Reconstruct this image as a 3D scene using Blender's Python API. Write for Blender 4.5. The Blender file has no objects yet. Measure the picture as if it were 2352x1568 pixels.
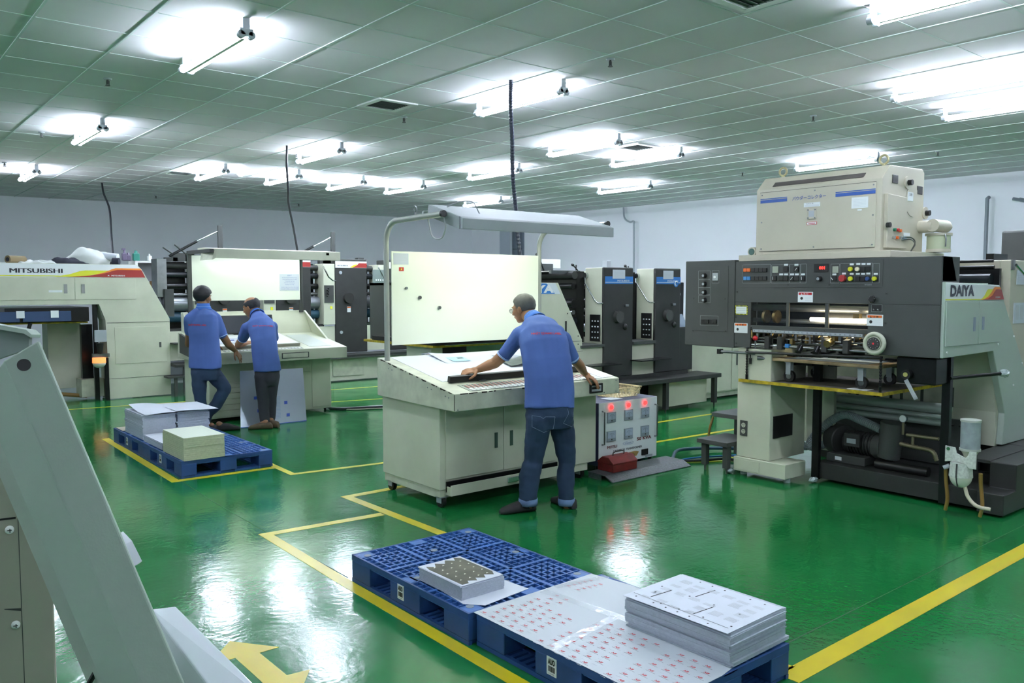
import bpy, bmesh, math, random
from mathutils import Vector, Matrix, noise
from mathutils.bvhtree import BVHTree
random.seed(7)
PI = math.pi
scene = bpy.context.scene
col = scene.collection

# ---------------------------------------------------------------- camera
FPX = 1900.0                       # focal length in pixels of the 2352 px wide frame
CAMZ = 1.65
YAW, PITCH = 0.88052, -0.0657
fwd = Vector((math.cos(PITCH)*math.cos(YAW), math.cos(PITCH)*math.sin(YAW), math.sin(PITCH)))
rgt = Vector((math.sin(YAW), -math.cos(YAW), 0))
dwn = fwd.cross(rgt)
cam_data = bpy.data.cameras.new('camera')
cam = bpy.data.objects.new('camera', cam_data)
col.objects.link(cam)
cam_data.sensor_fit = 'HORIZONTAL'
cam_data.sensor_width = 36.0
cam_data.lens = 36.0*FPX/2352.0
cam_data.clip_start = 0.05
cam.matrix_world = Matrix((
    (rgt.x, -dwn.x, -fwd.x, 0), (rgt.y, -dwn.y, -fwd.y, 0), (rgt.z, -dwn.z, -fwd.z, CAMZ), (0, 0, 0, 1)))
scene.camera = cam

# ---------------------------------------------------------------- world, light level
scene.view_settings.view_transform = 'Standard'
scene.view_settings.look = 'None'
scene.view_settings.exposure = 1.87
scene.view_settings.gamma = 1.0
scene.view_settings.use_curve_mapping = False
world = bpy.data.worlds.new('world'); scene.world = world
world.use_nodes = True
world.node_tree.nodes['Background'].inputs[0].default_value = (0.5, 0.6, 0.7, 1)
world.node_tree.nodes['Background'].inputs[1].default_value = 0.02
TUBE = 28.0                        # radiance of the ceiling tubes
HOODL = 10.0                       # radiance of the console lamps
scene.cycles.max_bounces = 8
scene.cycles.diffuse_bounces = 7
scene.cycles.glossy_bounces = 4
scene.cycles.sample_clamp_indirect = 12.0
scene.cycles.use_light_tree = True

# ---------------------------------------------------------------- surveying: sight ray of a photo pixel met with a known plane
CP = Vector((0, 0, CAMZ))
def ray(px, py): return fwd + rgt*((px-1176)/FPX) + dwn*((py-784)/FPX)
def onZ(px, py, z=0.0):
    q = ray(px, py); t = (z-CAMZ)/q.z; return CP+q*t
def onX(px, py, x): q = ray(px, py); return CP+q*(x/q.x)
def onY(px, py, y): q = ray(px, py); return CP+q*(y/q.y)

# ---------------------------------------------------------------- materials
def lin(c):
    return c/12.92 if c <= 0.04045 else ((c+0.055)/1.055)**2.4
def hexc(h):
    h = h.lstrip('#'); return tuple(lin(int(h[i:i+2], 16)/255) for i in (0, 2, 4))+(1.0,)
MATS = {}
def mat(name, color, rough=0.5, metal=0.0, var=0.0, vscale=6.0, bump=0.0, bscale=80.0, emis=0.0, emcol=None, alpha=1.0, trans=0.0, coat=0.0, spec=None):
    m = bpy.data.materials.new(name); m.use_nodes = True
    nt = m.node_tree; b = nt.nodes['Principled BSDF']
    c = hexc(color) if isinstance(color, str) else color
    b.inputs['Base Color'].default_value = c
    b.inputs['Roughness'].default_value = rough
    b.inputs['Metallic'].default_value = metal
    if spec is not None: b.inputs['Specular IOR Level'].default_value = spec
    if coat: b.inputs['Coat Weight'].default_value = coat; b.inputs['Coat Roughness'].default_value = 0.08
    if alpha < 1: b.inputs['Alpha'].default_value = alpha
    if trans: b.inputs['Transmission Weight'].default_value = trans
    if emis:
        b.inputs['Emission Color'].default_value = hexc(emcol) if emcol else c
        b.inputs['Emission Strength'].default_value = emis
    tc = nt.nodes.new('ShaderNodeTexCoord')
    if var:
        n = nt.nodes.new('ShaderNodeTexNoise'); n.inputs['Scale'].default_value = vscale; n.inputs['Detail'].default_value = 5
        nt.links.new(tc.outputs['Object'], n.inputs['Vector'])
        r = nt.nodes.new('ShaderNodeMapRange'); r.inputs['From Min'].default_value = 0.3; r.inputs['From Max'].default_value = 0.7
        r.inputs['To Min'].default_value = 1-var; r.inputs['To Max'].default_value = 1+var*0.4
        nt.links.new(n.outputs['Fac'], r.inputs['Value'])
        mx = nt.nodes.new('ShaderNodeMix'); mx.data_type = 'RGBA'; mx.blend_type = 'MULTIPLY'; mx.inputs['Factor'].default_value = 1
        mx.inputs['A'].default_value = c
        nt.links.new(r.outputs['Result'], mx.inputs['B']); nt.links.new(mx.outputs['Result'], b.inputs['Base Color'])
    if bump:
        n2 = nt.nodes.new('ShaderNodeTexNoise'); n2.inputs['Scale'].default_value = bscale; n2.inputs['Detail'].default_value = 3
        nt.links.new(tc.outputs['Object'], n2.inputs['Vector'])
        bp = nt.nodes.new('ShaderNodeBump'); bp.inputs['Strength'].default_value = bump; bp.inputs['Distance'].default_value = 0.01
        nt.links.new(n2.outputs['Fac'], bp.inputs['Height']); nt.links.new(bp.outputs['Normal'], b.inputs['Normal'])
    MATS[name] = m
    return m
cream = mat('cream_paint', '#c3c6b0', 0.42, var=0.10, vscale=3, bump=0.05, bscale=200)
cream2 = mat('cream_paint_worn', '#c0c3ad', 0.5, var=0.2, vscale=9)
collector_paint = mat('beige_paint', '#bfbaa6', 0.45, var=0.06, vscale=4, bump=0.08, bscale=260)
ggrey = mat('green_grey_paint', '#aab8ab', 0.4, var=0.05, vscale=2, bump=0.04, bscale=300)
silverpaint = mat('light_grey_paint', '#aab0b6', 0.3, metal=0.2, var=0.05)
darkp = mat('dark_grey_paint', '#424542', 0.55, var=0.08, vscale=5, bump=0.12, bscale=300)
darkp2 = mat('charcoal_paint', '#2e2f2d', 0.5, var=0.15, vscale=8, bump=0.1, bscale=200)
black = mat('black_plastic', '#161616', 0.4)
blackm = mat('black_oily_metal', '#141516', 0.3, metal=0.3, var=0.4, vscale=20)
steel = mat('steel', '#8d9092', 0.28, metal=1.0, var=0.15, vscale=12)
chrome = mat('chrome', '#d5d8da', 0.12, metal=1.0)
roller = mat('rubber_roller', '#23282d', 0.25, metal=0.2, var=0.2, vscale=3)
rollerg = mat('grey_cylinder', '#8c9096', 0.3, metal=0.5)
rollerb = mat('blue_cylinder', '#2b5468', 0.35)
brass = mat('brass', '#9b8657', 0.35, metal=0.8, var=0.3, vscale=30)
white = mat('white_paint', '#e4e6e2', 0.5)
board_m = mat('white_board', '#ecf0e0', 0.35)
paper = mat('paper', '#c8cdd6', 0.75)
paper_edge = mat('paper_edge', '#b4bac6', 0.85, var=0.08, vscale=60)
paper_green = mat('pale_green_paper', '#cfd6c4', 0.85)
paper_green_e = mat('pale_green_paper_edge', '#bcc0a0', 0.9, var=0.12, vscale=40)
ink_grey = mat('printed_grey', '#c2c6cc', 0.8)
ink_black = mat('printed_black', '#2a2626', 0.8)
red_ink = mat('red_ink', '#c0343c', 0.7)
blue_ink = mat('blue_ink', '#2f4fa8', 0.6)
stk_white = mat('sticker_white', '#dfe4e4', 0.5)
stk_orange = mat('sticker_orange', '#e36a1e', 0.5)
stk_red = mat('sticker_red', '#c02028', 0.5)
redp = mat('red_plastic', '#c4202a', 0.3)
yellowp = mat('yellow_plastic', '#cfd028', 0.4)
orangep = mat('orange_plastic', '#e06820', 0.4)
bluep = mat('blue_plastic', '#3a86c8', 0.4)
darkblue = mat('navy_paint', '#2a3050', 0.5, var=0.1)
sign_blue = mat('sign_blue', '#2d78c4', 0.4)
sign_dblue = mat('stripe_blue', '#2b57a6', 0.4)
sign_red = mat('stripe_red', '#a3302a', 0.4)
sign_yel = mat('stripe_yellow', '#dcdc30', 0.4)
sign_orange = mat('stripe_orange', '#e8872c', 0.4)
sign_white = mat('stripe_white', '#dfe3e3', 0.4)
letter_dark = mat('letter_dark', '#3e3f4c', 0.5)
pallet_m = mat('pallet_plastic', '#3768ac', 0.45, var=0.22, vscale=7, bump=0.1, bscale=60)
pallet_d = mat('pallet_plastic_rim', '#264c86', 0.5, var=0.25, vscale=6)
rust = mat('yellow_edge_worn', '#b8a018', 0.6, var=0.5, vscale=18)
wood = mat('worn_wood', '#a08a66', 0.7, var=0.4, vscale=14)
skin = mat('skin', '#a37552', 0.5, var=0.08, vscale=20)
skin2 = mat('skin_tan', '#946a4a', 0.5, var=0.08, vscale=20)
shirt_m = mat('blue_pique_shirt', '#4d69aa', 0.85, bump=0.25, bscale=900, var=0.08, vscale=5)
shirt_trim = mat('pale_blue_trim', '#a6c8ee', 0.85)
collar_m = mat('collar_blue', '#4a7cd2', 0.85)
denim = mat('denim', '#2b3f5a', 0.9, var=0.35, vscale=4, bump=0.3, bscale=500)
denim_l = mat('faded_denim', '#6c86ac', 0.9, var=0.3, vscale=15)
blacktr = mat('dark_trousers', '#34363c', 0.9, var=0.1, bump=0.2, bscale=300)
shoe_b = mat('black_shoe', '#262326', 0.7)
shoe_br = mat('brown_shoe', '#5a4a34', 0.7, var=0.3, vscale=30)
hair_b = mat('black_hair', '#121318', 0.45, bump=0.25, bscale=320)
hair_g = mat('grey_hair', '#5e5e5a', 0.7, var=0.35, vscale=14, bump=0.3, bscale=350)
glassy = mat('clear_plastic', '#cfd8dc', 0.08, alpha=0.22)
frost = mat('cloudy_plastic', '#aab6b8', 0.3, alpha=0.75, var=0.2, vscale=18)
tape_clear = mat('clear_tape', '#eef4fa', 0.06, alpha=0.30, coat=1.0, bump=0.6, bscale=60)
orange_fluid_glow = mat('orange_fluid_glow', '#f08050', 0.3, emis=0.6, emcol='#f07840')  # emission adds a glow to the fluid, no lamp inside
bowlw = mat('white_bowl', '#d8dccc', 0.35)
hose_m = mat('ribbed_hose', '#7f8a8a', 0.45)
amber = mat('amber_hose', '#8a6b34', 0.35)
led_red = mat('red_lamp', '#ff2020', 0.4, emis=3.0, emcol='#ff1818')
led_num = mat('red_digits', '#ff2020', 0.4, emis=2.5, emcol='#ff2018')
tube_m = mat('tube_glow', '#ffffff', 0.5, emis=TUBE, emcol='#e2ecff')
hood_tube = mat('hood_tube_glow', '#ffffff', 0.5, emis=HOODL, emcol='#f8ffe8')
hood_tube2 = mat('far_hood_tube_glow', '#ffffff', 0.5, emis=HOODL*.19, emcol='#f0fff6')
press_lamp = mat('press_lamp_glow', '#ffffff', 0.5, emis=9.0, emcol='#fff0c8')
tinted = mat('tinted_window', '#30363c', 0.1, alpha=0.16)
basket_m = mat('basket_plastic', '#d9c69a', 0.5)
redbox = mat('dark_red_paint', '#7c2824', 0.5, var=0.3, vscale=14)
tread = mat('checker_steel', '#6f7376', 0.4, metal=0.5, var=0.3, vscale=60, bump=0.4, bscale=90)
jug_m = mat('blue_jug', '#3c4c8c', 0.45)
cable_b = mat('black_cable', '#24262c', 0.5)
cable_blue = mat('blue_cable', '#2868a8', 0.5)
screen_m = mat('dark_screen', '#2c3036', 0.25)
plate_m = mat('aluminium_plate', '#9aa5ad', 0.32, metal=0.55, var=0.05, vscale=2)
bottle_v = mat('violet_bottle', '#6a6078', 0.4)
bottle_g = mat('green_bottle', '#2f8474', 0.4)
cloth_w = mat('white_cloth', '#cdd2d0', 0.9)
cloth_n = mat('dark_cloth', '#2a2d3a', 0.9)
pastic_wrap = mat('plastic_wrap', '#b8c4c4', 0.15, bump=0.8, bscale=60)
tapefl = mat('yellow_floor_paint', '#c8b520', 0.3, var=0.12, vscale=3)

# ---------------------------------------------------------------- object helpers
def tag(o, label, cat, group=None, kind=None):
    if label: o['label'] = label
    if cat: o['category'] = cat
    if group: o['group'] = group
    if kind: o['kind'] = kind
    return o
def thing(name, label, cat, loc=(0, 0, 0), group=None):
    o = bpy.data.objects.new(name, None); col.objects.link(o)
    o.location = loc; o.empty_display_size = 0.1
    return tag(o, label, cat, group)
def link(name, me, m, parent=None):
    o = bpy.data.objects.new(name, me); col.objects.link(o)
    if m is not None and not me.materials: me.materials.append(m)
    if parent is not None:
        o.parent = parent
        loc = parent.location
        o.matrix_parent_inverse = Matrix.Translation(-loc)
    return o
def copy_tree(o, delta=(0, 0, 0), parent=None):
    c = o.copy(); col.objects.link(c); inv = o.matrix_parent_inverse.copy(); c.parent = parent; c.matrix_parent_inverse = inv
    if parent is None: c.location = o.location+Vector(delta)
    for ch in list(o.children): copy_tree(ch, parent=c)
    return c

class MB:
    """collects shapes and links them as one mesh object"""
    def __init__(s): s.bm = bmesh.new()
    def box(s, x0, x1, y0, y1, z0, z1):
        vs = [s.bm.verts.new((x, y, z)) for z in (z0, z1) for x, y in ((x0, y0), (x1, y0), (x1, y1), (x0, y1))]
        for f in ((0, 3, 2, 1), (4, 5, 6, 7), (0, 1, 5, 4), (1, 2, 6, 5), (2, 3, 7, 6), (3, 0, 4, 7)):
            s.bm.faces.new([vs[i] for i in f])
        return s
    def obox(s, o, u, v, w, du, dv, dw):
        """box from corner o along unit vectors u v w"""
        o = Vector(o); u = Vector(u)*du; v = Vector(v)*dv; w = Vector(w)*dw
        vs = [s.bm.verts.new(o+c) for c in (u*0, u, u+v, v, w, w+u, w+u+v, w+v)]
        for f in ((0, 3, 2, 1), (4, 5, 6, 7), (0, 1, 5, 4), (1, 2, 6, 5), (2, 3, 7, 6), (3, 0, 4, 7)):
            s.bm.faces.new([vs[i] for i in f])
        return s
    def prism(s, poly, ext):
        """poly: list of 3d points (planar), ext: extrusion vector"""
        e = Vector(ext); a = [s.bm.verts.new(Vector(p)) for p in poly]; b = [s.bm.verts.new(Vector(p)+e) for p in poly]
        n = len(poly)
        s.bm.faces.new(a); s.bm.faces.new(b[::-1])
        for i in range(n): s.bm.faces.new((a[i], b[i], b[(i+1) % n], a[(i+1) % n]))
        return s
    def py(s, poly, y0, y1): return s.prism([(p[0], y0, p[1]) for p in poly], (0, y1-y0, 0))
    def px(s, poly, x0, x1): return s.prism([(x0, p[0], p[1]) for p in poly], (x1-x0, 0, 0))
    def pz(s, poly, z0, z1): return s.prism([(p[0], p[1], z0) for p in poly], (0, 0, z1-z0))
    def cone(s, p0, p1, r0, r1=None, n=20, cap=True):
        r1 = r0 if r1 is None else r1
        p0 = Vector(p0); p1 = Vector(p1); d = (p1-p0).normalized()
        a = d.orthogonal().normalized(); b = d.cross(a)
        A = [s.bm.verts.new(p0+(a*math.cos(t)+b*math.sin(t))*r0) for t in [2*PI*i/n for i in range(n)]]
        B = [s.bm.verts.new(p1+(a*math.cos(t)+b*math.sin(t))*r1) for t in [2*PI*i/n for i in range(n)]]
        for i in range(n): s.bm.faces.new((A[i], A[(i+1) % n], B[(i+1) % n], B[i]))
        if cap: s.bm.faces.new(A[::-1]); s.bm.faces.new(B)
        return s
    def tube(s, pts, r, n=12, closed=False, rib=0.0, cap=True):
        pts = [Vector(p) for p in pts]; m = len(pts); rings = []; a = None
        for i, p in enumerate(pts):
            d = (pts[min(i+1, m-1)]-pts[max(i-1, 0)]) if not closed else (pts[(i+1) % m]-pts[i-1])
            d.normalize()
            a = d.orthogonal().normalized() if a is None else (a-d*a.dot(d)).normalized()
            b = d.cross(a)
            ri = (r[i] if isinstance(r, (list, tuple)) else r)*(1+(rib if i % 2 else 0))
            rings.append([s.bm.verts.new(p+(a*math.cos(t)+b*math.sin(t))*ri) for t in [2*PI*k/n for k in range(n)]])
        for i in range(m if closed else m-1):
            A = rings[i]; B = rings[(i+1) % m]
            for k in range(n): s.bm.faces.new((A[k], A[(k+1) % n], B[(k+1) % n], B[k]))
        if not closed and cap: s.bm.faces.new(rings[0][::-1]); s.bm.faces.new(rings[-1])
        return s
    def ball(s, c, r, sc=(1, 1, 1), n=16, rot=None):
        M = Matrix.Translation(Vector(c))
        if rot is not None: M = M @ rot.to_4x4()
        M = M @ Matrix.Diagonal((r*sc[0], r*sc[1], r*sc[2], 1))
        bmesh.ops.create_uvsphere(s.bm, u_segments=n, v_segments=max(6, n*2//3), radius=1, matrix=M)
        return s
    def quad(s, *p):
        s.bm.faces.new([s.bm.verts.new(Vector(q)) for q in p]); return s
    def rings(s, rs, cap=True):
        """rs: list of vertex-loops (lists of 3d points, same count)"""
        L = [[s.bm.verts.new(Vector(p)) for p in r] for r in rs]; n = len(L[0])
        for A, B in zip(L, L[1:]):
            for k in range(n): s.bm.faces.new((A[k], A[(k+1) % n], B[(k+1) % n], B[k]))
        if cap: s.bm.faces.new(L[0][::-1]); s.bm.faces.new(L[-1])
        return s
    def mesh(s, name):
        bmesh.ops.recalc_face_normals(s.bm, faces=s.bm.faces[:])
        me = bpy.data.meshes.new(name); s.bm.to_mesh(me); s.bm.free(); return me
    def build(s, name, m, parent=None, bevel=0.0, smooth=False, seg=2):
        me = s.mesh(name)
        if smooth:
            for p in me.polygons: p.use_smooth = True
            me.set_sharp_from_angle(angle=math.radians(40))
        o = link(name, me, m, parent)
        if bevel:
            b = o.modifiers.new('edge', 'BEVEL'); b.width = bevel; b.segments = seg; b.limit_method = 'ANGLE'; b.angle_limit = math.radians(35)
        return o
def struct(name, mb, m, **k):
    o = mb.build(name, m, None, **k); o['kind'] = 'structure'; return o
def arc(c, a0, a1, r, u, v, n=8):
    c = Vector(c); u = Vector(u); v = Vector(v)
    return [c+u*(r*math.cos(a0+(a1-a0)*i/n))+v*(r*math.sin(a0+(a1-a0)*i/n)) for i in range(n+1)]
def spline(pts, k=6):
    """Catmull-Rom through points"""
    P = [Vector(p) for p in pts]; P = [P[0]*2-P[1]]+P+[P[-1]*2-P[-2]]; out = []
    for i in range(1, len(P)-2):
        for j in range(k):
            t = j/k; a, b, c, d = P[i-1], P[i], P[i+1], P[i+2]
            out.append(0.5*((2*b)+(c-a)*t+(2*a-5*b+4*c-d)*t*t+(3*b-3*c+d-a)*t**3))
    out.append(P[-2]); return out
def text_mesh(s, width, height, o, u, v, bold=0.0, depth=0.0008, shear=0.0, fat=0.0):
    """letters as a mesh lying in the plane (o, u, v), scaled to width x height"""
    cu = bpy.data.curves.new('t', 'FONT'); cu.body = s; cu.offset = bold; cu.shear = shear; cu.resolution_u = 3
    ob = bpy.data.objects.new('t', cu); col.objects.link(ob)
    dg = bpy.context.evaluated_depsgraph_get(); dg.update()
    me = bpy.data.meshes.new_from_object(ob.evaluated_get(dg))
    bpy.data.objects.remove(ob); bpy.data.curves.remove(cu)
    if len(me.vertices) == 0: return me
    xs = [q.co.x for q in me.vertices]; ys = [q.co.y for q in me.vertices]
    x0, x1, y0, y1 = min(xs), max(xs), min(ys), max(ys)
    u = Vector(u).normalized(); v = Vector(v).normalized(); w = u.cross(v); o = Vector(o)
    sx = width/(x1-x0) if x1 > x0 else 1; sy = height/(y1-y0) if y1 > y0 else 1
    for q in me.vertices:
        q.co = o+u*((q.co.x-x0)*sx)+v*((q.co.y-y0)*sy)+w*depth
    me.materials.clear()
    if fat:
        bm = bmesh.new(); bm.from_mesh(me); base = bm.verts[:]+bm.edges[:]+bm.faces[:]
        for k in (-1, 1):
            d = bmesh.ops.duplicate(bm, geom=base); vv = [g for g in d['geom'] if isinstance(g, bmesh.types.BMVert)]
            bmesh.ops.translate(bm, verts=vv, vec=u*(k*fat*height)+w*(k*.00004))
        bm.to_mesh(me); bm.free()
    return me
def text(name, s, width, height, o, u, v, m, parent, **k):
    return link(name, text_mesh(s, width, height, o, u, v, **k), m, parent)
def evalmesh(me, mods):
    o = bpy.data.objects.new('tmp', me); col.objects.link(o)
    for typ, kw in mods:
        md = o.modifiers.new(typ, typ)
        for a, b in kw.items(): setattr(md, a, b)
    dg = bpy.context.evaluated_depsgraph_get(); dg.update()
    r = bpy.data.meshes.new_from_object(o.evaluated_get(dg))
    bpy.data.objects.remove(o); return r
UX, UY, UZ = Vector((1, 0, 0)), Vector((0, 1, 0)), Vector((0, 0, 1))
# face toward -Y: u=+X v=+Z ; face toward -X: u=-Y v=+Z
# ================================================================ the hall
X0, X1, YB, YF, HC = -7.0, 14.1, -7.0, 19.3, 3.45
def fl_mat():
    m = bpy.data.materials.new('green_epoxy_floor'); m.use_nodes = True; nt = m.node_tree; b = nt.nodes['Principled BSDF']
    tc = nt.nodes.new('ShaderNodeTexCoord')
    n = nt.nodes.new('ShaderNodeTexNoise'); n.inputs['Scale'].default_value = 0.8; n.inputs['Detail'].default_value = 6
    nt.links.new(tc.outputs['Object'], n.inputs['Vector'])
    cr = nt.nodes.new('ShaderNodeValToRGB'); cr.color_ramp.elements[0].position = 0.3; cr.color_ramp.elements[1].position = 0.75
    cr.color_ramp.elements[0].color = hexc('#14652f'); cr.color_ramp.elements[1].color = hexc('#1f763e')
    nt.links.new(n.outputs['Fac'], cr.inputs['Fac']); nt.links.new(cr.outputs['Color'], b.inputs['Base Color'])
    n3 = nt.nodes.new('ShaderNodeTexNoise'); n3.inputs['Scale'].default_value = 2.2; n3.inputs['Detail'].default_value = 4
    nt.links.new(tc.outputs['Object'], n3.inputs['Vector'])
    mr = nt.nodes.new('ShaderNodeMapRange'); mr.inputs['From Min'].default_value = 0.35; mr.inputs['From Max'].default_value = 0.7
    mr.inputs['To Min'].default_value = 0.10; mr.inputs['To Max'].default_value = 0.19
    nt.links.new(n3.outputs['Fac'], mr.inputs['Value']); nt.links.new(mr.outputs['Result'], b.inputs['Roughness'])
    n2 = nt.nodes.new('ShaderNodeTexNoise'); n2.inputs['Scale'].default_value = 28; n2.inputs['Detail'].default_value = 4
    nt.links.new(tc.outputs['Object'], n2.inputs['Vector'])
    n4 = nt.nodes.new('ShaderNodeTexNoise'); n4.inputs['Scale'].default_value = 3.5; n4.inputs['Detail'].default_value = 2
    nt.links.new(tc.outputs['Object'], n4.inputs['Vector'])
    ad = nt.nodes.new('ShaderNodeMath'); ad.operation = 'MULTIPLY_ADD'; ad.inputs[1].default_value = 2.5
    nt.links.new(n4.outputs['Fac'], ad.inputs[0]); nt.links.new(n2.outputs['Fac'], ad.inputs[2])
    bp = nt.nodes.new('ShaderNodeBump'); bp.inputs['Strength'].default_value = 0.22; bp.inputs['Distance'].default_value = 0.004
    nt.links.new(ad.outputs['Value'], bp.inputs['Height']); nt.links.new(bp.outputs['Normal'], b.inputs['Normal'])
    b.inputs['Specular IOR Level'].default_value = 0.5
    return m
struct('floor', MB().box(X0, X1+1, YB, YF+.5, -0.1, 0), fl_mat())
ceil_m = mat('ceiling_tile', '#dbd7da', 0.8, var=0.03, vscale=2)
grid_m = mat('ceiling_grid_metal', '#ccd5d2', 0.75)
wall_m = mat('white_wall_paint', '#eeeff5', 0.85, var=0.03, vscale=1.2)
struct('ceiling', MB().box(X0, X1+1, YB, YF+.5, HC, HC+0.1), ceil_m)
g = MB(); ox, oy, dx, dy = 1.136, 3.9706, 0.6026, 0.6046
for i in range(-14, 23):
    x = ox+dx*i
    if X0 < x < X1: g.box(x-.008, x+.008, YB, YF, HC-0.006, HC+.002)
for j in range(-19, 27):
    y = oy+dy*j
    if YB < y < YF: g.box(X0, X1, y-.006, y+.006, HC-0.003, HC+.002)
struct('trim_1', g, grid_m)
# walls a hair out of square, as surveyed
struct('wall_left', MB().pz([(X0, 19.95), (15.2, 18.1), (15.2, 18.3), (X0, 20.15)], 0, HC), wall_m)
struct('wall_right', MB().pz([(13.62, 18.5), (14.5, 3.0), (15.2, YB), (15.4, YB), (14.8, 3.0), (13.85, 18.5)], 0, HC), wall_m)
struct('wall_near', MB().box(X0, X1+1, YB-.2, YB, 0, HC), wall_m)
struct('wall_back', MB().box(X0-.2, X0, YB, YF+.7, 0, HC), wall_m)
# grey pier and barred window in the far corner of the white wall
xw_ = 13.72
struct('trim_2', MB().box(xw_-.06, xw_+.1, 16.62, 17.05, 0, HC), mat('pier_grey', '#b4bcc8', 0.8))
struct('window_1', MB().box(xw_-.03, xw_+.1, 16.16, 16.60, 1.0, 3.12), mat('window_grey', '#707a86', 0.4))
g = MB()
for z in (1.6, 2.1, 2.62, 3.1): g.box(xw_-.05, xw_-.03, 16.16, 16.60, z-.015, z+.015)
g.box(xw_-.05, xw_-.031, 16.30, 16.33, 1.0, 3.12)
struct('trim_3', g, mat('bar_grey', '#59626c', .5))
tag(MB().cone((xw_-.10, 16.53, .8), (xw_-.10, 16.53, HC), .035, n=14).build('wall_pipe', mat('pipe_white', '#b8c0c6', .5), None, smooth=True), 'pale pipe running down beside the barred window in the far corner', 'pipe')

# ---- painted lines on the floor
def stripe(pts, w, label, closed=False):
    mb = MB(); P = [Vector((p[0], p[1], 0)) for p in pts]
    L = []; R = []
    for i, p in enumerate(P):
        d0 = (p-P[i-1]).normalized() if i else None
        d1 = (P[i+1]-p).normalized() if i < len(P)-1 else None
        d0 = d0 or d1; d1 = d1 or d0
        n0 = Vector((-d0.y, d0.x, 0)); n1 = Vector((-d1.y, d1.x, 0)); n = (n0+n1).normalized(); k = w/2/max(.3, n.dot(n0))
        L.append(p+n*k); R.append(p-n*k)
    for i in range(len(P)-1):
        mb.prism([L[i]+UZ*.0002, L[i+1]+UZ*.0002, R[i+1]+UZ*.0002, R[i]+UZ*.0002], (0, 0, .0012))
    o = mb.build('floor_marking', tapefl, None); tag(o, label, 'floor marking', 'yellow lines painted on the floor', 'thing')
stripe([(2.27, 9.72), (2.215, 7.19), (3.09, 7.16)], .075, 'yellow line along the two far pallets and round their corner')
stripe([(3.12, 7.36), (3.1, 6.8), (3.95, 6.7), (5.0, 6.66)], .06, 'stepped yellow line from far pallet corner toward the control desk')
stripe([(4.2, 5.80), (3.09, 5.785), (3.115, 4.2), (3.14, 1.915)], .075, 'yellow line emerging from under the control desk and running to the big paper stack pallet')
stripe([(3.05, 5.175), (2.19, 5.235), (2.165, 4.0), (2.15, 1.2)], .075, 'yellow line enclosing the front pallets beside the green bay')
stripe([(3.06, 1.875), (5.74, 1.885), (9.0, 1.905), (13.0, 1.92)], .105, 'broad yellow line crossing empty floor past the front pallets')
stripe([(0.5, 12.55), (2.4, 12.36), (3.94, 12.13), (6.2, 12.05), (7.05, 11.96), (9.5, 11.8)], .05, 'thin yellow line beside the far press')
stripe([(5.4, 10.8), (6.3, 10.6), (8.5, 10.4)], .05, 'short yellow line beyond the far inspection desk')
stripe([(6.9, 6.6), (7.6, 6.6), (9.4, 6.58), (12, 6.5)], .06, 'yellow line running along the twin-tower press step')
stripe([(6.1, 5.78), (6.7, 5.76), (8.1, 5.70), (12, 5.6)], .06, 'yellow line behind the transformer and blue jug')
# double headed arrow
a = [(1.245, 3.62), (1.38, 3.735), (1.53, 3.533), (1.437, 3.533), (1.437, 3.25), (1.536, 3.236), (1.38, 3.02), (1.235, 3.236), (1.334, 3.25), (1.33, 3.552), (1.25, 3.552)]
mb = MB(); mb.prism([(p[0], p[1], .0002) for p in [(1.20, 3.55), (1.38, 3.74), (1.53, 3.533), (1.437, 3.533), (1.44, 3.25), (1.54, 3.237), (1.385, 3.03), (1.225, 3.25), (1.334, 3.25), (1.333, 3.552)]], (0, 0, .0012))
o = mb.build('floor_marking', tapefl, None); tag(o, 'yellow double headed arrow painted on the green floor', 'floor marking', None, 'thing')
# fine joints in the floor coating
for pts, lb in (([(2.3, 8.0), (2.225, 6.4), (2.215, 5.27), (2.215, 4.15)], 'thin dark joint in the floor coating by the yellow corner'), ([(3.2, 2.07), (5.8, 2.09), (7.4, 2.1)], 'thin joint in the floor coating alongside the broad line')):
    mb = MB()
    for p, q in zip(pts, pts[1:]): 
        d = (Vector(q)-Vector(p)).normalized(); nrm = Vector((-d.y, d.x))*.003
        mb.prism([(p[0]+nrm.x, p[1]+nrm.y, .0001), (q[0]+nrm.x, q[1]+nrm.y, .0001), (q[0]-nrm.x, q[1]-nrm.y, .0001), (p[0]-nrm.x, p[1]-nrm.y, .0001)], (0, 0, .0006))
    tag(mb.build('floor_joint', mat('joint_dark', '#14401f', .6), None), lb, 'floor joint', None, 'thing')

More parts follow.
